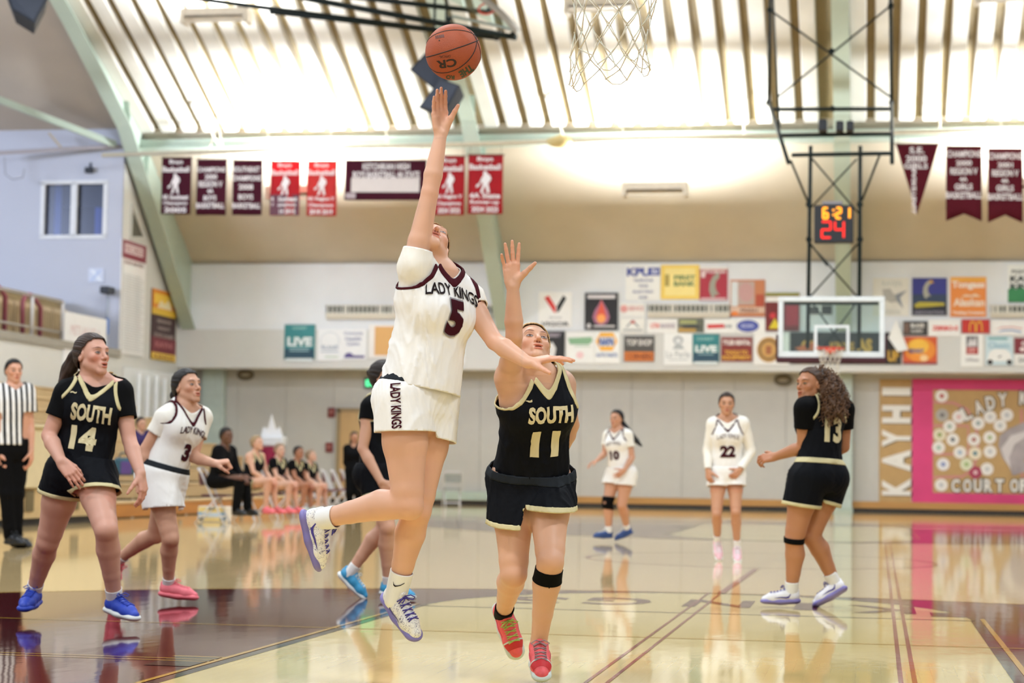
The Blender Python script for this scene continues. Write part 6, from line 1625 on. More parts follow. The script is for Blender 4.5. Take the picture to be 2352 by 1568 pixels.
# ---------------------------------------------------------------- folding chairs, box, stand
WHT = mat('chair_white_steel', 'd6d8df', rough=.4); SEATM = mat('chair_maroon_vinyl', '5c2733', rough=.5); SEATG = mat('chair_grey', '8d9494', rough=.5)
def chair_proto(sm, label):
    r = tag(empty('folding_chair', (0, 0, 0)), label, 'chair')
    for s_ in (-.21, .21):
        MB().tube([(-.22, s_, .84), (-.19, s_, .82), (.20, s_, .02), (.21, s_, 0)], .014, 8).build('back_frame', WHT, r, True)
        MB().tube([(.10, s_ * .88, .43), (-.26, s_ * .88, 0)], .013, 8).build('rear_leg', WHT, r, True)
    MB().tube([(-.22, -.21, .84), (-.235, -.15, .86), (-.235, .15, .86), (-.22, .21, .84)], .014, 8).build('top_rail', WHT, r, True)
    MB().tube([(.16, -.21, .10), (.16, .21, .10)], .010, 6).build('stretcher', WHT, r); MB().tube([(-.19, -.185, .09), (-.19, .185, .09)], .010, 6).build('stretcher', WHT, r)
    MB().box((-.17, -.20, .42), (.24, .20, .455), .015).build('seat', sm, r)
    MB().prism([(-.195, .60), (.195, .60), (.195, .80), (-.195, .80)], (V3(-.115, 0, 0), V3(0, 1, 0), nrm(V3(-.10, 0, 1)), nrm(V3(-1, 0, -.1))), .025).build('backrest', sm, r)
    return r


def copy_tree(o, label=None, group=None):
    c = o.copy(); COL.objects.link(c)
    if label: c['label'] = label
    if group: c['group'] = group
    for ch in list(o.children):
        d = ch.copy(); COL.objects.link(d); d.parent = c
    return c


ch0 = chair_proto(SEATM, 'white framed folding chair with a maroon seat in the empty row beyond the bench')
ch0['group'] = 'empty folding chairs'
def place(o, px, py_, D, yaw):
    q_ = P(px, py_, D); o.location = (q_[0], q_[1], 0); o.rotation_euler = (0, 0, yaw)


spots = [(722, 39.5), (743, 40.8), (764, 42.1), (785, 43.4), (806, 44.7)]
place(ch0, 722, 1130, 39.5, .12)
for (px, D), w_ in zip(spots[1:], ('second', 'third', 'fourth', 'last')): place(copy_tree(ch0, 'white folding chair with maroon seat, %s of the empty row' % w_), px, 1130, D, .12 + .02 * (px % 3))
ch0['label'] = 'white folding chair with maroon seat, first of the empty row'
for px, D, lab in ((493, 31.7, 'white folding chair carrying the coach in black'), (566, 33.4, 'white folding chair under the player nearest the coach'), (620, 35.2, 'white folding chair under the second bench player'), (657, 36.8, 'white folding chair under the third bench player'), (694, 38.6, 'white folding chair under the farthest bench player')):
    c = copy_tree(ch0, lab); del c['group']; c['group'] = 'chairs under the bench team'; place(c, px, 1130, D, .10)
cg = chair_proto(SEATG, 'lone grey folding chair standing behind the legs of number 5'); place(cg, 1038, 1130, 49.2, 1.9)
q_ = onZ(486, 1199); bxo = tag(empty('drink_box', q_), 'white drink carton printed in yellow and blue on the floor by the coach', 'box')
X_, Y_ = q_[0], q_[1]; bxf = ink('efe9dc')
MB().box((X_ - .235, Y_, 0), (X_ + .235, Y_ + .3, .255), .012).build('carton', bxf, bxo)
for (a, b, c, d, col) in ((-.225, .16, .225, .245, 'ecd58c'), (-.225, .02, .225, .07, 'ecd58c'), (-.235, .12, -.12, .16, '7db2dd'), (.12, .12, .235, .16, '7db2dd'), (-.05, .20, .05, .235, '7db2dd'), (-.235, .03, -.14, .09, '7db2dd'), (.14, .03, .235, .09, '7db2dd')):
    MB().box((X_ + a, Y_ - .004, b), (X_ + c, Y_ - .0005, d)).build('print', ink(col), bxo)
MB().box((X_ - .12, Y_ - .006, .09), (X_ + .12, Y_ - .001, .15), .003).build('print', ink('cfe0ee'), bxo)
q_ = P(622, 1030, 47.0); st = tag(empty('draped_stand', (q_[0], q_[1], 0)), 'maroon draped stand topped with jagged white paper behind the bench', 'stand')
X_, Y_ = q_[0], q_[1]; mb = MB(); n = 20
mb.add([(X_ + r_ * math.cos(2 * math.pi * i / n) * (1 + .08 * math.sin(i * 2.1)), Y_ + r_ * math.sin(2 * math.pi * i / n), z_) for r_, z_ in ((.34, .02), (.30, .7), (.24, 1.38), (.0, 1.39)) for i in range(n)], [(j * n + i, j * n + (i + 1) % n, (j + 1) * n + (i + 1) % n, (j + 1) * n + i) for j in range(3) for i in range(n)]); mb.build('drape', cloth_mat('drape_maroon', '7a2038'), st, True)
mb = MB(); mb.box((X_ - .3, Y_ - .2, 1.40), (X_ + .34, Y_ + .2, 1.62), .03); mb.build('white_base', ink('d8dce4'), st)
MB().prism([(-.22, 0), (.30, 0), (.22, .22), (.12, .16), (.02, .52), (-.06, .18), (-.18, .22)], (V3(X_, Y_ - .02, 1.62), V3(1, 0, 0), V3(0, 0, 1), V3(0, -1, 0)), .06).build('paper_star', ink('e6e9f0'), st)
# ---------------------------------------------------------------- the ball
BD = 8.05; bc = P(1041, 120, BD); BR = 65.0 / FPX * BD
bm_ = mat('ball_leather', 'a9512f', rough=.55, noise=.07, nscale=14, bump=.35, bscale=420, spec=.4); ba = tag(empty('basketball', bc), 'orange basketball in the air above the reaching hand', 'ball')
bmm = bmesh.new(); bmesh.ops.create_uvsphere(bmm, u_segments=64, v_segments=40, radius=BR); me = bpy.data.meshes.new('leather'); bmm.to_mesh(me); bmm.free()
me.polygons.foreach_set('use_smooth', [True] * len(me.polygons)); me.materials.append(bm_); me.transform(Matrix.Translation(Vector(bc))); link('leather', me, ba)
SEAM = mat('ball_seam', '1d1512', rough=.6)
def bdir(px, py):      # the point of the ball's front seen at a photo position
    r = ray(px, py); r = r / np.linalg.norm(r); oc = CAM_O - bc; b = oc @ r; disc = b * b - (oc @ oc - BR * BR)
    t = -b - math.sqrt(max(disc, 0)); return nrm(CAM_O + r * t - bc)
def seam(pts, closed=False): MB().tube([bc + nrm(p) * (BR - .0006) for p in pts], .0024, 6, closed).build('seam', SEAM, ba, True)
def circle_through(a, b, c):     # the circle of the sphere through three of its points
    n_ = nrm(np.cross(b - a, c - a)); d = n_ @ a; o_ = n_ * d; e1 = nrm(a - o_); e2 = np.cross(n_, e1); rr = math.sqrt(max(0, 1 - d * d))
    return [o_ + (e1 * math.cos(t) + e2 * math.sin(t)) * rr for t in np.linspace(0, 2 * math.pi, 61)[:-1]]
seam(circle_through(bdir(979, 131), bdir(1030, 117), bdir(1088, 97)), True)
seam(circle_through(bdir(1077, 68), bdir(1095, 93), bdir(1104, 125)), True)
seam(circle_through(bdir(990, 85), bdir(1030, 70), bdir(1072, 72)), True)
seam(circle_through(bdir(995, 162), bdir(1040, 163), bdir(1092, 112)), True)
def ball_text(txt, px, py, w, h, ang, col, bold=.03):
    V, F = fit_text(txt, w, h, bold); bm = bmesh.new(); vs = [bm.verts.new(v) for v in V]
    for f in F:
        try: bm.faces.new([vs[i] for i in f])
        except ValueError: pass
    bmesh.ops.triangulate(bm, faces=bm.faces[:])
    for _ in range(2):
        bmesh.ops.subdivide_edges(bm, edges=[e for e in bm.edges if e.calc_length() > 5], cuts=1); bmesh.ops.triangulate(bm, faces=[f for f in bm.faces if len(f.verts) > 3])
    bm.verts.index_update(); c, s_ = math.cos(ang), math.sin(ang)
    pts = [bc + bdir(px + v.co.x * c - v.co.y * s_, py - (v.co.x * s_ + v.co.y * c)) * (BR + .0008) for v in bm.verts]; fs = [[v.index for v in f.verts] for f in bm.faces]; bm.free()
    mesh('lettering', pts, fs, ink(col), ba)
ball_text('THE', 1071, 163, 34, 17, math.radians(212), '33402c', .05); ball_text('RO', 1034, 177, 20, 9, math.radians(178), '33402c', .05)
ball_text('CR', 1026, 146, 46, 19, math.radians(188), '2a1a14', .03); ball_text('-----', 1010, 84, 20, 7, math.radians(10), '5a2c1c', .0); ball_text('OFFICIAL', 1022, 130, 26, 6, math.radians(186), '4a2a1c', .0)
MB().tube([bc + bdir(1009, 93) * (BR - .0005), bc + bdir(1009, 93) * (BR + .0012)], .003, 8).build('valve', SEAM, ba)
# ---------------------------------------------------------------- the people of the photo
WHITE = cloth_mat('jersey_white', 'f1efec'); TEE = cloth_mat('tee_white', 'efebe2'); MAROON = cloth_mat('trim_maroon', '47141f')
BLACK = cloth_mat('jersey_black', '0b0d13', rough=0.7); TEEB = cloth_mat('tee_black', '08080a', rough=0.8); CREAM = cloth_mat('trim_cream', 'd3c79b')
GREY = cloth_mat('waistband_grey', '23272c'); PRINT_M = mat('print_maroon', '3d0f1b', rough=0.7, spec=0.12, noise=0.02); PRINT_C = mat('print_cream', 'd9cda6', rough=0.7, spec=0.12, noise=0.03)
PRINT_D = mat('print_dark', '1b1013', rough=0.7, spec=0.12); PRINT_W = mat('print_white', 'e9e6df', rough=0.7, spec=0.12, noise=0.02)
SOCK = cloth_mat('sock_white', 'ecebea'); SOCKB = cloth_mat('sock_black', '0a0a0b'); PADB = cloth_mat('knee_pad_black', '0a0a0b', rough=0.85)
PURPLE = mat('purple_rubber', '40348f', rough=0.5); PSOLE = mat('purple_sole', '7f76b5', rough=0.45); WSOLE = mat('white_sole', 'dfe3e0', rough=0.45)
GSOLE = mat('grey_sole', 'c9d3cb', rough=0.45); BLUE = mat('blue_upper', '2342b4', rough=0.55, bump=0.1, bscale=120); PINK = mat('pink_upper', 'ee7580', rough=0.55, bump=0.1, bscale=120)
CORAL = mat('coral_upper', 'ea5a5f', rough=0.55, noise=0.12, nscale=30, bump=0.1, bscale=120); PINKL = mat('pale_pink_upper', 'eec3cf', rough=0.55)
SKYB = mat('sky_blue_upper', '3f9fd0', rough=0.5, noise=0.22, nscale=9); DKSHOE = mat('dark_shoe', '15161b', rough=0.4); NAVYS = mat('navy_upper', '27457f', rough=0.5, noise=0.2, nscale=25)
LIME = mat('lime_lace', 'a5bf5a', rough=0.6); LACEG = mat('grey_lace', '9c7f85', rough=0.6); LWHITE = mat('white_upper', 'e9e7ec', rough=0.5, bump=0.1, bscale=120)


def squiggle_mat():
    m = mat('white_upper_with_purple_scribble', 'ebe8e4', rough=0.5, noise=0.02)
    nt = m.node_tree; N = nt.nodes; L = nt.links; b = N['Principled BSDF']; src = b.inputs['Base Color'].links[0].from_socket
    tc = N.new('ShaderNodeTexCoord'); nz = N.new('ShaderNodeTexNoise'); nz.inputs['Scale'].default_value = 42; nz.inputs['Detail'].default_value = 1.5; nz.inputs['Distortion'].default_value = 1.6
    L.new(tc.outputs['Object'], nz.inputs['Vector'])
    cr = N.new('ShaderNodeValToRGB'); e = cr.color_ramp.elements; e[0].position = 0.475; e[0].color = (0, 0, 0, 1); e[1].position = 0.525; e[1].color = (0, 0, 0, 1)
    k = cr.color_ramp.elements.new(0.5); k.color = (1, 1, 1, 1)
    L.new(nz.outputs['Fac'], cr.inputs[0]); mx = N.new('ShaderNodeMix'); mx.data_type = 'RGBA'; L.new(cr.outputs[0], mx.inputs[0]); L.new(src, mx.inputs[6])
    mx.inputs[7].default_value = lin('3c3870'); L.new(mx.outputs[2], b.inputs['Base Color']); return m


SQUIG = squiggle_mat()
JP = [(-0.20, .170, .130), (0.0, .172, .132), (0.2, .166, .126), (0.40, .158, .122), (0.58, .160, .122), (0.76, .162, .118), (0.90, .138, .096), (0.985, .078, .072)]
UP = sv(0, 1, 0)


def player_five():
    sp = dict(D=8.2, skin='dcab8f', legbulk=1.10, armbulk=0.99, flush=0.45, mouth=1.0, brow=(0.45, 0.30, 0.22), gaze=(0.001, 0.003),
              J=dict(neck=(1013, 617, .02), shR=(951, 614, -.09), shL=(1076, 690, .10), elR=(987, 443, -.08), wrR=(1013, 306, -.04),
                     elL=(1136, 784, -.02), wrL=(1213, 833, -.17), hipR=(925, 922, -.075), hipL=(992, 925, .075),
                     knR=(938, 1158, -.11), anR=(739, 1192, .10), knL=(957, 1172, .02), anL=(911, 1361, .14)),
              head=((988, 566, .04), sv(.30, .78, -.55), sv(.03, .57, .82)),
              handR=dict(d=sv(-.09, 1, .05), n=sv(.45, .1, -1), curl=(6, 5, 6, 9, 0), spread=0.1, thumb=0.62),
              handL=dict(d=sv(1, .22, -.15), n=sv(.15, -1, .25), curl=(8, 10, 14, 22, 4), spread=1.0))
    p = Person('person', 'player in white number 5 jersey leaping with one arm stretched to the ball', sp)
    p.shirt(TEE, t=0.24, neck=(0.93, 1.0, 1.0, 0.6), amp=0.005, off=0.007, flare=0.004)
    p.jersey([(-0.20, .184, .154), (0.0, .186, .156), (0.2, .178, .147), (0.40, .167, .134), (0.58, .166, .128), (0.76, .166, .120), (0.90, .140, .098), (0.985, .078, .074)],
             WHITE, MAROON, neck=(0.925, 1.1, 1.03, 0.5), armR=(0.80, .178, 1.14, .072), armL=(0.72, .18, 1.0, .140), hem=0.095, amp=0.009, tw=0.021)
    p.shorts(WHITE, None, tR=0.30, tL=0.34, top=0.175, off=0.011, flare=0.036, amp=0.006, band=GREY, hemR=-0.05)
    p.text(p.jer, 'LADY KINGS', 0.27, 0.050, 0.80, 0.004, PRINT_D, bold=0.018, arch=0.020)
    p.text(p.jer, '5', 0.085, 0.145, 0.635, 0.004, PRINT_M, bold=0.05, name='number', outline=mat('print_grey', '8d8689', rough=.6))
    r, f = p.T.frame(0.0); a = nrm(p.J['knR'] - p.J['hipR'])
    N = nrm(r * 0.9 + f * 0.42); W = nrm(np.cross(a, N)); 
    p.text(p.sho, 'LADY KINGS', 0.185, 0.042, 0, 0, PRINT_M, bold=0.03, frame=(a, -W if (W @ f) < 0 else W, N), origin=p.J['hipR'] + a * 0.030)
    p.hair('a98a63', bun=(0, -0.10, 0.045, 0.032), hairline=(0.066, 0.078))
    for sd, fd, su in (('R', sv(.27, -.95, .10), sv(.95, .27, -.10)), ('L', sv(.55, -.70, -.42), sv(.42, .55, -.75))):
        p.shoe(sd, fd, su, SQUIG, PSOLE, PURPLE, PURPLE, k=0.98, high=.012, overlays=[('heel_counter', .045, .075, -10, 60, LWHITE), ('heel_counter', .045, .075, 120, 190, LWHITE)]); p.sock(sd, SOCK, a=0.62 if sd == 'L' else 0.45, r=0.040, mark=PRINT_D if sd == 'L' else None)
    return p


def south(p, num, a=(0.615, 0.375), w=(0.21, 0.13), dx=0.0, h=(0.072, 0.12)):
    p.text(p.jer, 'SOUTH', w[0], h[0], a[0], dx, PRINT_C, bold=0.045)
    p.text(p.jer, num, w[1], h[1], a[1], dx, PRINT_C, bold=0.055, name='number')
    p.text(p.jer, '~', 0.035, 0.012, 0.80, 0.10, PRINT_C, bold=0.02, name='chest_mark')


def player_eleven():
    sp = dict(D=8.63, skin='d9a98c', legbulk=1.04, flush=0.35, mouth=0.55, brow=(0.30, 0.20, 0.15), gaze=(0.001, 0.0022),
              J=dict(neck=(1238, 850, -.05), shR=(1168, 868, -.09), shL=(1290, 884, .05), elR=(1181, 772, -.26), wrR=(1178, 657, -.30), elL=(1312, 975, .24), wrL=(1280, 1055, .32),
                     hipR=(1179, 1108, .09), hipL=(1259, 1108, .12), knR=(1180, 1318, .00), anR=(1157, 1404, .34), knL=(1264, 1290, -.14), anL=(1238, 1472, .02)),
              head=((1222, 800, -.04), sv(.25, .58, -.78), sv(-.05, .80, .60)),
              handR=dict(d=sv(-.10, 1, 0), n=sv(.10, .0, -1), curl=(3, 2, 4, 22, 0), spread=1.0), handL=dict(d=sv(-.3, -1, .2), n=sv(-1, 0, .2)))
    p = Person('person', 'player in black number 11 jersey running with one hand raised to block', sp)
    p.jersey(JP, BLACK, CREAM, neck=(0.88, 1.5, 1.0, 0.6), armR=(0.72, .168, 1.10, .062), hem=-0.04, amp=0.009)
    p.shorts(BLACK, CREAM, tR=0.46, tL=0.34, top=0.13, off=0.016, flare=0.030, band=GREY, tw=0.020, hemmix=0.75)
    south(p, '11', dx=-0.008, a=(0.685, 0.425))
    p.hair('d8bc90', bun=(0, -0.115, 0.03, 0.034), hairline=(0.064, 0.075))
    p.shoe('R', sv(.35, -.90, -.22), sv(.1, .25, -.95), CORAL, GSOLE, LIME, overlays=[('toe_overlay', .196, .226, 15, 165, mat('red_mesh', 'c8262e', rough=.6)), ('toe_piping', .188, .194, 10, 170, GSOLE), ('side_overlay', .07, .16, -6, 14, mat('hot_pink', 'ee5f86', rough=.5)), ('side_overlay', .07, .16, 166, 186, mat('hot_pink', 'ee5f86'))]); p.sock('R', SOCKB, a=0.24, r=0.038)
    p.shoe('L', sv(.06, -.42, -.90), sv(0, .90, -.42), CORAL, GSOLE, LACEG, overlays=[('toe_overlay', .196, .226, 15, 165, mat('red_mesh', 'c8262e', rough=.6)), ('toe_piping', .188, .194, 10, 170, GSOLE), ('side_overlay', .07, .16, -6, 14, mat('hot_pink', 'ee5f86', rough=.5)), ('side_overlay', .07, .16, 166, 186, mat('hot_pink', 'ee5f86'))])
    p.band('L', PADB, 1.09, 1.25)
    return p


def player_fourteen():
    sp = dict(D=11.2, k=1.05, skin='d3a08c', legbulk=1.10, armbulk=1.08, flush=0.9, mouth=0.6, brow=(0.28, 0.19, 0.15), gaze=(0.002, 0.002),
              J=dict(neck=(220, 864, .02), shR=(154, 905, -.04), shL=(276, 902, .05), elR=(112, 1000, -.06), wrR=(141, 1060, -.22), elL=(297, 1010, .0), wrL=(323, 1088, -.12),
                     hipR=(152, 1092, .04), hipL=(214, 1092, -.03), knR=(110, 1243, .18), anR=(78, 1355, .42), knL=(244, 1217, -.26), anL=(263, 1372, -.06)),
              head=((212, 816, -.01), sv(.79, .12, -.58), sv(-.06, 1, .08)),
              handR=dict(d=sv(.66, -.68, -.25), n=sv(-.1, -.25, .95), curl=(26, 22, 18, 16, 18), spread=0.5, thumb=0.5), handL=dict(d=sv(.22, -.95, -.1), n=sv(-.85, -.1, .35), curl=(22, 24, 26, 28, 8), spread=0.5))
    p = Person('person', 'player in black number 14 jersey and blue shoes gazing up to the right', sp)
    p.shirt(TEEB, t=0.56, neck=(0.885, 0.5, 0.97, 0.6))
    p.jersey(JP, BLACK, CREAM, neck=(0.80, 1.4, 0.99, 0.6), hem=-0.02, amp=0.009)
    p.shorts(BLACK, CREAM, tR=0.30, tL=0.32, top=0.20, off=0.018, flare=0.028, hemmix=0.6)
    south(p, '14', w=(0.215, 0.145), h=(0.095, 0.135), a=(0.62, 0.37), dx=-0.03)
    c, f, u = p.hc, p.hfw, p.hup
    p.hair('3a2a22', tail=[(P(187, 803, 11.22), .030), (P(172, 822, 11.26), .040), (P(160, 848, 11.28), .042), (P(147, 880, 11.28), .030), (P(134, 912, 11.26), .010)], hairline=(0.066, 0.070))
    p.shoe('R', sv(-.05, -.12, -1), sv(0, 1, -.12), BLUE, BLUE, BLUE); p.sock('R', SOCK, a=0.34)
    p.shoe('L', sv(.74, -.16, -.65), sv(.1, 1, -.1), BLUE, WSOLE, BLUE); p.sock('L', SOCK, a=0.34)
    return p


def player_three():
    sp = dict(D=13.1, skin='cf9e84', flush=0.45, mouth=0.3, brow=(0.16, 0.11, 0.10),
              J=dict(neck=(426, 926, 0), shR=(378, 962, -.10), shL=(464, 960, .10), elR=(334, 1030, -.10), wrR=(321, 1098, -.12), elL=(444, 1050, .02), wrL=(493, 1064, -.10),
                     hipR=(360, 1098, -.08), hipL=(390, 1098, .08), knR=(392, 1236, -.13), anR=(387, 1340, .05), knL=(358, 1228, .12), anL=(275, 1283, .34)),
              head=((430, 888, 0), sv(.78, .16, -.60), sv(-.1, 1, .05)),
              handR=dict(d=sv(-.1, -1, 0), n=sv(.8, 0, .4), curl=(45, 50, 55, 55, 20)), handL=dict(d=sv(.95, .15, -.15), n=sv(.1, -.8, .3), curl=(75, 80, 82, 82, 35), spread=0.3))
    p = Person('person', 'player in white number 3 jersey and pink shoes running behind number 14', sp)
    p.shirt(TEE, t=0.50, neck=(0.9, 0.6, 0.97, 0.6))
    p.jersey(JP, WHITE, MAROON, neck=(0.79, 1.5, 0.96, 0.8), hem=0.04, tw=0.013)
    p.shorts(WHITE, None, t=0.50, tL=0.46, top=0.19, off=0.024, flare=0.05, band=GREY)
    p.text(p.jer, 'LADY KINGS', 0.22, 0.045, 0.66, -0.005, PRINT_M, bold=0.02, arch=0.02); p.text(p.jer, '3', 0.075, 0.12, 0.40, 0.0, PRINT_M, bold=0.06, name='number')
    c, f, u = p.hc, p.hfw, p.hup
    p.hair('1f1917', tail=[(c - f * .08 + u * .03, .030), (c - f * .11 - u * .04, .036), (c - f * .10 - u * .12, .022), (c - f * .10 - u * .17, .008)], hairline=(0.068, 0.070))
    p.shoe('R', sv(1, -.10, -.12), sv(.1, 1, 0), PINK, PINK, PINK); p.sock('R', SOCK, a=0.30)
    p.shoe('L', sv(.10, -.97, .2), sv(.95, .1, -.2), PINK, PINK, PINK); p.sock('L', SOCK, a=0.30)
    return p


def player_thirteen():
    prof = [(-0.17, 0.12, 0.10), (-0.06, 0.178, 0.128), (0.08, 0.182, 0.130), (0.24, 0.152, 0.112), (0.40, 0.138, 0.104), (0.58, 0.150, 0.110), (0.76, 0.156, 0.108), (0.90, 0.130, 0.086), (0.985, 0.064, 0.060)]
    sp = dict(D=13.6, k=1.0, skin='b9805e', legbulk=1.16, armbulk=1.14, bulk=1.0, prof=prof, flush=0.3, mouth=0.15, brow=(0.22, 0.15, 0.12), gaze=(-0.002, 0.001),
              J=dict(neck=(1888, 914, .02), shL=(1848, 938, -.10), shR=(1938, 940, .10), elL=(1845, 1026, -.04), wrL=(1782, 1048, .10), elR=(1938, 1026, .16), wrR=(1872, 1060, .30),
                     hipL=(1853, 1098, -.08), hipR=(1908, 1098, .08), knL=(1824, 1238, -.04), anL=(1818, 1356, .04), knR=(1862, 1230, .08), anR=(1917, 1338, .16)),
              head=((1860, 884, -.02), sv(-.80, .06, -.60), sv(.02, 1, .05)),
              handL=dict(d=sv(-.9, -.15, .35), n=sv(.2, -.55, .75), curl=(30, 34, 38, 42, 10)), handR=dict(d=sv(-.9, 0, .3), n=sv(.1, -.9, 0), curl=(30, 34, 38, 42, 10)))
    p = Person('person', 'player in black number 13 jersey with curly hair seen from behind', sp)
    p.shirt(TEEB, t=0.50, neck=(0.93, 0.7, 0.985, 0.5))
    p.jersey([(a, w * 1.04, d * 1.04) for a, w, d in JP], BLACK, CREAM, neck=(0.82, 1.5, 0.99, 0.45), hem=0.10, tw=0.018)
    p.shorts(BLACK, CREAM, t=0.46, tR=0.44, top=0.24, off=0.020, flare=0.030, band=CREAM, tw=0.024)
    p.text(p.jer, '13', 0.155, 0.175, 0.60, 0.0, PRINT_C, back=True, bold=0.05, name='number')
    p.hair('4a3527', bun=None, hairline=(0.064, 0.074))
    curls(p)
    p.shoe('L', sv(-1, -.04, .12), sv(-.03, 1, 0), LWHITE, PSOLE, PURPLE, PURPLE); p.sock('L', SOCK, a=0.40)
    p.shoe('R', sv(-.85, -.50, .05), sv(-.48, .80, .36), LWHITE, PSOLE, PURPLE, PURPLE); p.sock('R', SOCK, a=0.50)
    p.band('L', PADB, 0.97, 1.07)
    return p


def curls(p):
    """a gathered mass of loose curls behind the head"""
    rng = random.Random(4); c, f, u = p.hc, p.hfw, p.hup; k = p.hk; D = p.D
    blobs = [(P(1886, 866, D + .02), .062), (P(1903, 884, D - .01), .080), (P(1914, 908, D - .07), .086), (P(1914, 936, D - .12), .066)]
    q = [(Ell(b_, np.eye(3), V3(r_, r_, r_)), 0.04 if i else 0) for i, (b_, r_) in enumerate(blobs)]
    V, F = nets(*field(q, np.min([e.lo for e, _ in q], 0) - .03, np.max([e.hi for e, _ in q], 0) + .03, 0.007))
    d = sum(np.sin(V @ w + ph) for w, ph in ((V3(90, 20, 60), 1), (V3(-60, 70, 40), 2), (V3(40, -90, 90), 3), (V3(110, 50, -70), 4))) / 2.4
    npmesh('ponytail', V + vnormals(V, F) * (d * 0.010)[:, None], F, p.hairmat, p.hairobj, np.repeat(np.clip(1 + .5 * d, .4, 1.9)[:, None], 3, 1))
    mb = MB(); N = vnormals(V, F)
    for i in range(330):
        j = rng.randrange(len(V)); n_ = N[j]; p0 = V[j] - n_ * 0.015; dn = nrm(n_ * .35 + V3(rng.uniform(-.5, .5), rng.uniform(-.5, .5), -1.0)); e1 = nrm(np.cross(dn, n_)); e2 = np.cross(dn, e1)
        L = rng.uniform(.05, .12); ph = rng.uniform(0, 6.28); cr = rng.uniform(.006, .012); tw = rng.uniform(1.5, 3.0); n = 12; pts = []
        for t in range(n):
            s_ = t / (n - 1); pts.append(p0 + n_ * (0.018 + .01 * s_) + dn * L * (s_ - .3) + (e1 * math.cos(ph + tw * 6.28 * s_) + e2 * math.sin(ph + tw * 6.28 * s_)) * cr)
        mb.tube(pts, [0.0042 * (1 - .6 * t / n) for t in range(n)], 4)
    o = mb.build('curls', mat('hair_curl', '6a4c36', rough=0.5, noise=0.35, nscale=14, spec=0.3), p.hairobj, True); o['kind'] = 'stuff'


def player_twentytwo():
    sp = dict(D=20.7, skin='c69374', flush=0.2, mouth=0.2, brow=(0.2, 0.14, 0.12), armbulk=0.95, legbulk=0.92,
              J=dict(neck=(1669, 957, 0), shR=(1637, 974, 0), shL=(1707, 972, 0), elR=(1626, 1034, .05), wrR=(1626, 1079, -.05), elL=(1724, 1036, .05), wrL=(1701, 1078, -.08),
                     hipR=(1650, 1090, .06), hipL=(1688, 1090, .06), knR=(1646, 1180, -.05), anR=(1648, 1243, .15), knL=(1690, 1176, -.05), anL=(1693, 1256, .08)),
              head=((1669, 927, -.02), sv(-.05, -.05, -1), sv(0, 1, -.05)),
              handR=dict(d=sv(.1, -1, -.2), n=sv(.6, 0, .6), curl=(40, 40, 40, 40, 10)), handL=dict(d=sv(-.7, -.7, -.2), n=sv(-.3, 0, .8), curl=(40, 40, 40, 40, 10)))
    p = Person('person', 'player in white number 22 jersey with long white sleeves standing upright', sp)
    p.shirt(TEE, long=True, neck=(0.9, 0.6, 0.97, 0.6))
    p.jersey(JP, WHITE, MAROON, neck=(0.79, 1.4, 0.96, 0.8), hem=-0.02, tw=0.013)
    p.shorts(WHITE, None, t=0.30, top=0.16, off=0.022, flare=0.03)
    p.text(p.jer, 'LADY KINGS', 0.22, 0.045, 0.66, 0, PRINT_M, bold=0.0, arch=0.02); p.text(p.jer, '22', 0.16, 0.125, 0.42, 0, PRINT_M, bold=0.06, name='number')
    c, f, u = p.hc, p.hfw, p.hup
    p.hair('33261e', tail=[(c - f * .085 + u * .03, .030), (c - f * .11 - u * .05, .03), (c - f * .10 - u * .14, .012)])
    p.shoe('R', sv(.05, -.72, -.68), sv(0, .68, -.72), PINKL, WSOLE, WSOLE); p.sock('R', SOCK, a=0.5)
    p.shoe('L', sv(-.05, -.42, -.9), sv(0, .9, -.42), PINKL, WSOLE, WSOLE); p.sock('L', SOCK, a=0.5)


def player_far():
    sp = dict(D=25.8, k=0.98, skin='c9967a', legbulk=1.12, armbulk=1.05, bulk=1.05, flush=0.3, mouth=0.2, brow=(0.16, 0.11, 0.10),
              J=dict(neck=(1418, 984, 0), shR=(1397, 1000, .07), shL=(1442, 999, -.07), elR=(1388, 1042, .05), wrR=(1373, 1056, -.12), elL=(1452, 1050, -.10), wrL=(1434, 1079, -.22),
                     hipR=(1412, 1088, .07), hipL=(1441, 1088, -.05), knR=(1395, 1155, -.02), anR=(1398, 1220, .05), knL=(1428, 1160, -.08), anL=(1440, 1214, .12)),
              head=((1416, 961, -.01), sv(-.62, 0, -.78), sv(0, 1, 0)),
              handR=dict(d=sv(-.9, -.4, 0), n=sv(0, -1, 0)), handL=dict(d=sv(-.7, -.6, -.2), n=sv(-.3, 0, .8)))
    p = Person('person', 'player in white with one black knee pad standing far down the court', sp)
    p.shirt(TEE, t=0.55, neck=(0.9, 0.6, 0.97, 0.6))
    p.jersey(JP, WHITE, MAROON, neck=(0.79, 1.5, 0.96, 0.8), hem=-0.02, tw=0.013)
    p.shorts(WHITE, None, t=0.36, top=0.16, off=0.022, flare=0.035)
    p.text(p.jer, 'LADY KINGS', 0.22, 0.045, 0.66, 0, PRINT_M, bold=0.0, arch=0.02); p.text(p.jer, '10', 0.14, 0.125, 0.42, 0, PRINT_M, bold=0.06, name='number')
    c = p.hc
    p.hair('1c1716', tail=[(P(1426, 965, 25.85), .03), (P(1446, 992, 25.8), .035), (P(1462, 1012, 25.75), .035), (P(1474, 1024, 25.7), .012)])
    p.shoe('R', sv(-1, 0, -.15), sv(0, 1, 0), NAVYS, NAVYS, WSOLE); p.sock('R', SOCK, a=0.45)
    p.shoe('L', sv(-.9, -.42, .1), sv(-.42, .9, 0), NAVYS, NAVYS, WSOLE); p.sock('L', SOCK, a=0.45)
    p.band('R', PADB, 0.78, 1.22, 0.012, 'knee_pad')


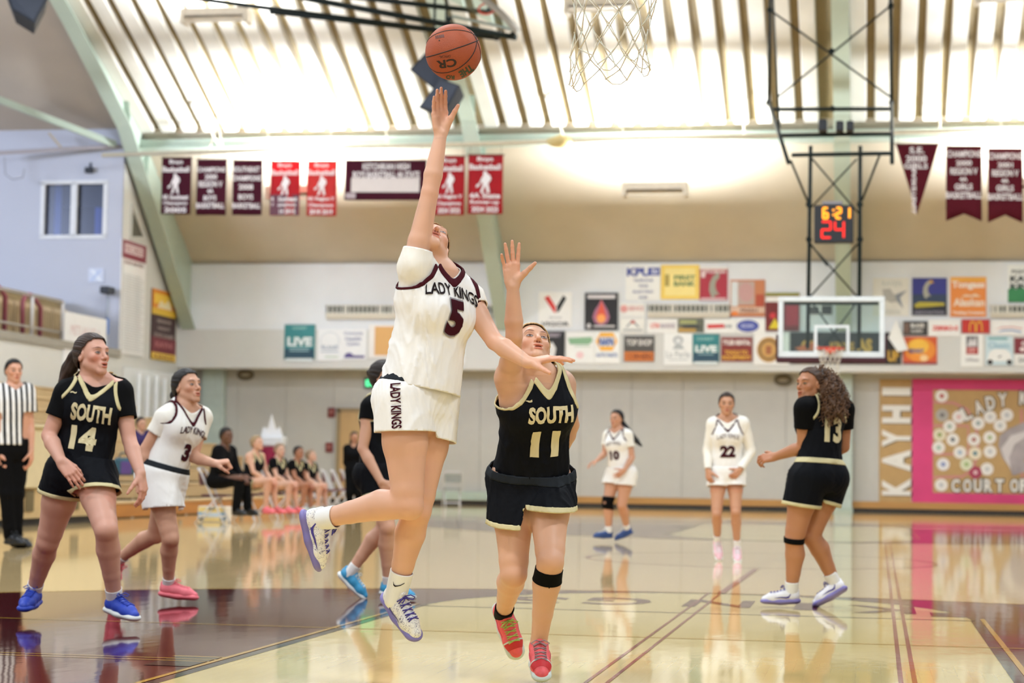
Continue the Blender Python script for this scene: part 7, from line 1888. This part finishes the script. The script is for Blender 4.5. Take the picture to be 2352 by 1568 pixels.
def player_hidden():
    sp = dict(D=13.85, skin='d2a187', flush=0.2, mouth=0.1, brow=(0.2, 0.14, 0.12),
              J=dict(neck=(872, 912, 0), shR=(852, 935, -.11), shL=(898, 938, .11), elR=(833, 1030, -.16), wrR=(876, 1108, -.22), elL=(900, 1030, .12), wrL=(915, 1090, .05),
                     hipR=(858, 1092, -.07), hipL=(884, 1092, .07), knR=(890, 1212, -.15), anR=(892, 1340, -.05), knL=(884, 1212, .02), anL=(806, 1312, .06)),
              head=((884, 866, 0), sv(.9, .1, -.42), sv(-.05, 1, 0)),
              handR=dict(d=sv(.7, -.7, 0), n=sv(.3, 0, .9)), handL=dict(d=sv(.7, -.7, 0), n=sv(.3, 0, .9)))
    p = Person('person', 'player in black half hidden behind number 5 wearing sky blue shoes', sp)
    p.shirt(TEEB, t=0.32, neck=(0.93, 0.7, 0.985, 0.5)); p.jersey(JP, BLACK, CREAM, hem=-0.02)
    p.shorts(BLACK, CREAM, t=0.40, top=0.16)
    p.hair('2a211d', bun=(0, -0.11, 0.04, 0.03))
    p.shoe('R', sv(.95, -.10, -.30), sv(0.1, 1, 0), SKYB, WSOLE, WSOLE); p.sock('R', SOCK, a=0.35)
    p.shoe('L', sv(.72, -.68, .0), sv(.62, .70, -.25), SKYB, WSOLE, WSOLE); p.sock('L', SOCK, a=0.35)


def stripe_mat():
    m = mat('striped_shirt', 'e8e6e4', rough=0.75, noise=0.03, nscale=14, bump=0.1, bscale=14)
    nt = m.node_tree; N = nt.nodes; L = nt.links; b = N['Principled BSDF']; src = b.inputs['Base Color'].links[0].from_socket
    at = N.new('ShaderNodeAttribute'); at.attribute_name = 'lat'; mu = N.new('ShaderNodeMath'); mu.operation = 'MULTIPLY'; mu.inputs[1].default_value = 1 / 0.060
    fr = N.new('ShaderNodeMath'); fr.operation = 'FRACT'; gt = N.new('ShaderNodeMath'); gt.operation = 'GREATER_THAN'; gt.inputs[1].default_value = 0.52
    L.new(at.outputs['Fac'], mu.inputs[0]); L.new(mu.outputs[0], fr.inputs[0]); L.new(fr.outputs[0], gt.inputs[0])
    mx = N.new('ShaderNodeMix'); mx.data_type = 'RGBA'; L.new(gt.outputs[0], mx.inputs[0]); L.new(src, mx.inputs[6]); mx.inputs[7].default_value = lin('101216'); L.new(mx.outputs[2], b.inputs['Base Color'])
    return m


def referee():
    sp = dict(D=21.3, k=1.10, female=False, skin='cf9a80', flush=0.4, mouth=0.3, brow=(0.15, 0.11, 0.1),
              J=dict(neck=(33, 886, 0), shR=(-6, 902, -.06), shL=(62, 900, .06), elR=(-18, 972, -.06), wrR=(-2, 1036, -.10), elL=(70, 976, .06), wrL=(72, 1036, 0),
                     hipR=(10, 1030, -.05), hipL=(46, 1030, .05), knR=(16, 1132, -.05), anR=(22, 1228, 0), knL=(38, 1132, .05), anL=(37, 1234, .1)),
              head=((32, 852, 0), sv(.55, 0, -.83), sv(0, 1, 0)), handR=dict(d=sv(.1, -1, 0), n=sv(1, 0, .3)), handL=dict(d=sv(.05, -1, 0), n=sv(-1, 0, .2)))
    p = Person('person', 'referee in black and white striped shirt and black trousers', sp)
    T0 = p.T
    o = p.shirt(stripe_mat(), t=0.62, neck=(0.93, 0.9, 0.99, 0.5), off=0.024, name='striped_shirt', hem=0.06, flare=0.02, amp=0.006)
    V = np.array([v.co[:] for v in o.data.vertices]); lat = T0.local(V[:, 0], V[:, 1], V[:, 2])[1]
    at = o.data.attributes.new('lat', 'FLOAT', 'POINT'); at.data.foreach_set('value', (lat + 10).astype(np.float32))
    p.pants(TEEB, top=0.16, off=0.016)
    p.hair('1b1817', hairline=(0.070, 0.072), nape=-0.05)
    for sd in 'RL': p.shoe(sd, sv(.8, 0, -.6), UP, DKSHOE, DKSHOE, DKSHOE, k=1.05)


def seated(label, px, py, D, top, low, skin, hair, shoe, k=1.0, female=True, sleeves=True, face=(.75, 0, -.65), dx=0.0, lean=0.0, group=None):
    """someone on a bench chair turned towards the court: px, py is the seat"""
    s_ = FPX / D * k
    def q(x, z, d): return (px + x * s_, py - z * s_, d * k)
    sp = dict(D=D, k=k, female=female, skin=skin, hb=0.012, hf=0.0085, hc=0.012, flush=0.2, mouth=0.1, group=group,
              J=dict(neck=q(.10 + lean, .47, -.05), shR=q(.02 + lean, .43, -.17), shL=q(.20 + lean, .43, .09), elR=q(.08 + lean, .19, -.24), wrR=q(.27 + lean * .6, .08, -.22), elL=q(.27 + lean, .19, .06), wrL=q(.36 + lean * .6, .08, -.06),
                     hipR=q(0, 0.02, -.09), hipL=q(.07, 0.02, .08), knR=q(.32, .05, -.32), anR=q(.27, -.36, -.30), knL=q(.40, .05, -.05), anL=q(.43, -.36, -.08)),
              head=(q(.14 + lean * 1.2, .64, -.07), sv(*face), UP), handR=dict(d=sv(.9, -.3, 0), n=sv(0, -1, 0)), handL=dict(d=sv(.6, -.3, -.6), n=sv(0, -1, 0)))
    p = Person('person', label, sp)
    if top == 'hoodie':
        p.shirt(TEEB, long=True, off=0.020, name='hooded_top', hem=-0.04); p.pants(TEEB, off=0.018)
    else:
        p.jersey(JP, BLACK, CREAM, hem=0.0, amp=0.005)
        if sleeves: p.shirt(TEEB, t=0.5)
        p.shorts(BLACK, CREAM, t=0.45, top=0.2)
    if hair: p.hair(hair, bun=(0, -0.11, 0.04, 0.032) if female else None)
    for sd in 'RL':
        p.shoe(sd, sv(.75, 0, -.65), UP, shoe, shoe)
    return p


for _fn in (player_five, player_eleven, player_fourteen, player_three, player_thirteen, player_twentytwo, player_far, player_hidden, referee): _fn()


def bench():
    seated('coach in a black hooded top sitting nearest on the bench', 497, 1108, 31.6, 'hoodie', 'trousers', '6b4a38', '17130f', DKSHOE, 1.16, False)
    seated('bench player beside the coach with pink shoes', 570, 1112, 33.3, 'jersey', 'shorts', 'd2a389', '9c8260', PINK, 1.08, True, False, face=(.8, .1, -.5))
    seated('second bench player from the coach with pink shoes', 624, 1118, 35.1, 'jersey', 'shorts', 'd0a58f', '8d7660', PINK, 1.02, True, True)
    seated('third bench player from the coach leaning forward', 661, 1120, 36.7, 'jersey', 'shorts', 'a9755a', '2c201b', GSOLE, 1.02, True, True, lean=.05)
    seated('bench player farthest from the coach', 698, 1122, 38.5, 'jersey', 'shorts', 'd0a58f', '8d7660', GSOLE, 1.0, True, True, face=(.9, .2, -.3))
    s_ = FPX / 41.0
    sp = dict(D=41.0, female=True, skin='b98668', hb=0.013, hf=0.010, hc=0.013, J=dict(neck=(813, 1024, 0), shR=(797, 1030, 0), shL=(829, 1030, 0), elR=(795, 1062, .05), wrR=(806, 1086, -.05), elL=(831, 1062, .05), wrL=(824, 1088, -.05),
              hipR=(804, 1082, 0), hipL=(822, 1082, 0), knR=(803, 1130, -.03), anR=(803, 1166, 0), knL=(823, 1130, -.03), anL=(823, 1166, 0)), head=((814, 1004, 0), sv(.3, 0, -.95), UP),
              handR=dict(d=sv(.5, -1, 0), n=sv(0, 0, 1)), handL=dict(d=sv(-.5, -1, 0), n=sv(0, 0, 1)))
    p = Person('person', 'dark-haired woman in black standing behind the empty chairs', sp); p.shirt(TEEB, long=True, off=.02, name='black_top', hem=-.05); p.pants(TEEB)
    c, f, u = p.hc, p.hfw, p.hup
    p.hair('201815', tail=[(c - f * .05, .07), (c - f * .07 - u * .12, .085), (c - f * .06 - u * .26, .07), (c - f * .06 - u * .34, .03)])
    for sd in 'RL': p.shoe(sd, sv(.3, 0, -1), UP, DKSHOE, DKSHOE)
    seated_in_stand()


def seated_in_stand():
    D = 34.6; PUR = cloth_mat('top_purple', '3a2f5a'); z0 = 0.95; s_ = FPX / D
    py = 1076 - (z0 + .10 - .9) * s_; px = 318
    def q(x, z, d): return (px + x * s_, py - z * s_, d)
    sp = dict(D=D, female=True, skin='c99a80', hb=0.012, hf=0.009, hc=0.012, J=dict(neck=q(.03, .47, 0), shR=q(-.12, .43, -.08), shL=q(.18, .43, .08), elR=q(-.12, .18, -.10), wrR=q(.10, .10, -.2), elL=q(.22, .18, .0), wrL=q(.22, .10, -.2),
              hipR=q(-.06, .02, -.05), hipL=q(.10, .02, .05), knR=q(.12, .05, -.40), knL=q(.30, .05, -.30), anR=q(.12, -.30, -.36), anL=q(.30, -.30, -.28)), head=(q(.05, .63, -.02), sv(.7, 0, -.7), UP), handR=dict(d=sv(.7, -.3, -.3), n=sv(0, -1, 0)), handL=dict(d=sv(.3, -.3, -.7), n=sv(0, -1, 0)))
    p = Person('person', 'spectator in a purple top sitting on the bleachers behind number 3', sp); p.shirt(PUR, long=True, off=.02, name='purple_top', hem=-.04); p.pants(TEEB)
    p.hair('2a2220', bun=(0, -.1, .04, .03))
    for sd in 'RL': p.shoe(sd, sv(.5, 0, -.8), UP, DKSHOE, DKSHOE)
    b = P(285, 1070, 33.6); o = tag(empty('bag', b), 'teal and purple bag lying on the bleachers behind number 14', 'bag')
    MB().box(tuple(b + V3(-.16, -.1, -.16)), tuple(b + V3(.16, .12, .14)), .05).build('bag_body', mat('bag_teal', '2f5566', rough=.7, noise=.2, nscale=8), o); MB().box(tuple(b + V3(-.02, -.11, -.14)), tuple(b + V3(.17, -.09, .08)), .02).build('pocket', mat('bag_purple', '5a4380', rough=.7), o)
    MB().tube([b + V3(-.1, 0, .12), b + V3(-.06, 0, .22), b + V3(.06, 0, .22), b + V3(.1, 0, .12)], .015, 6).build('strap', mat('bag_teal', '2f5566'), o)


bench()
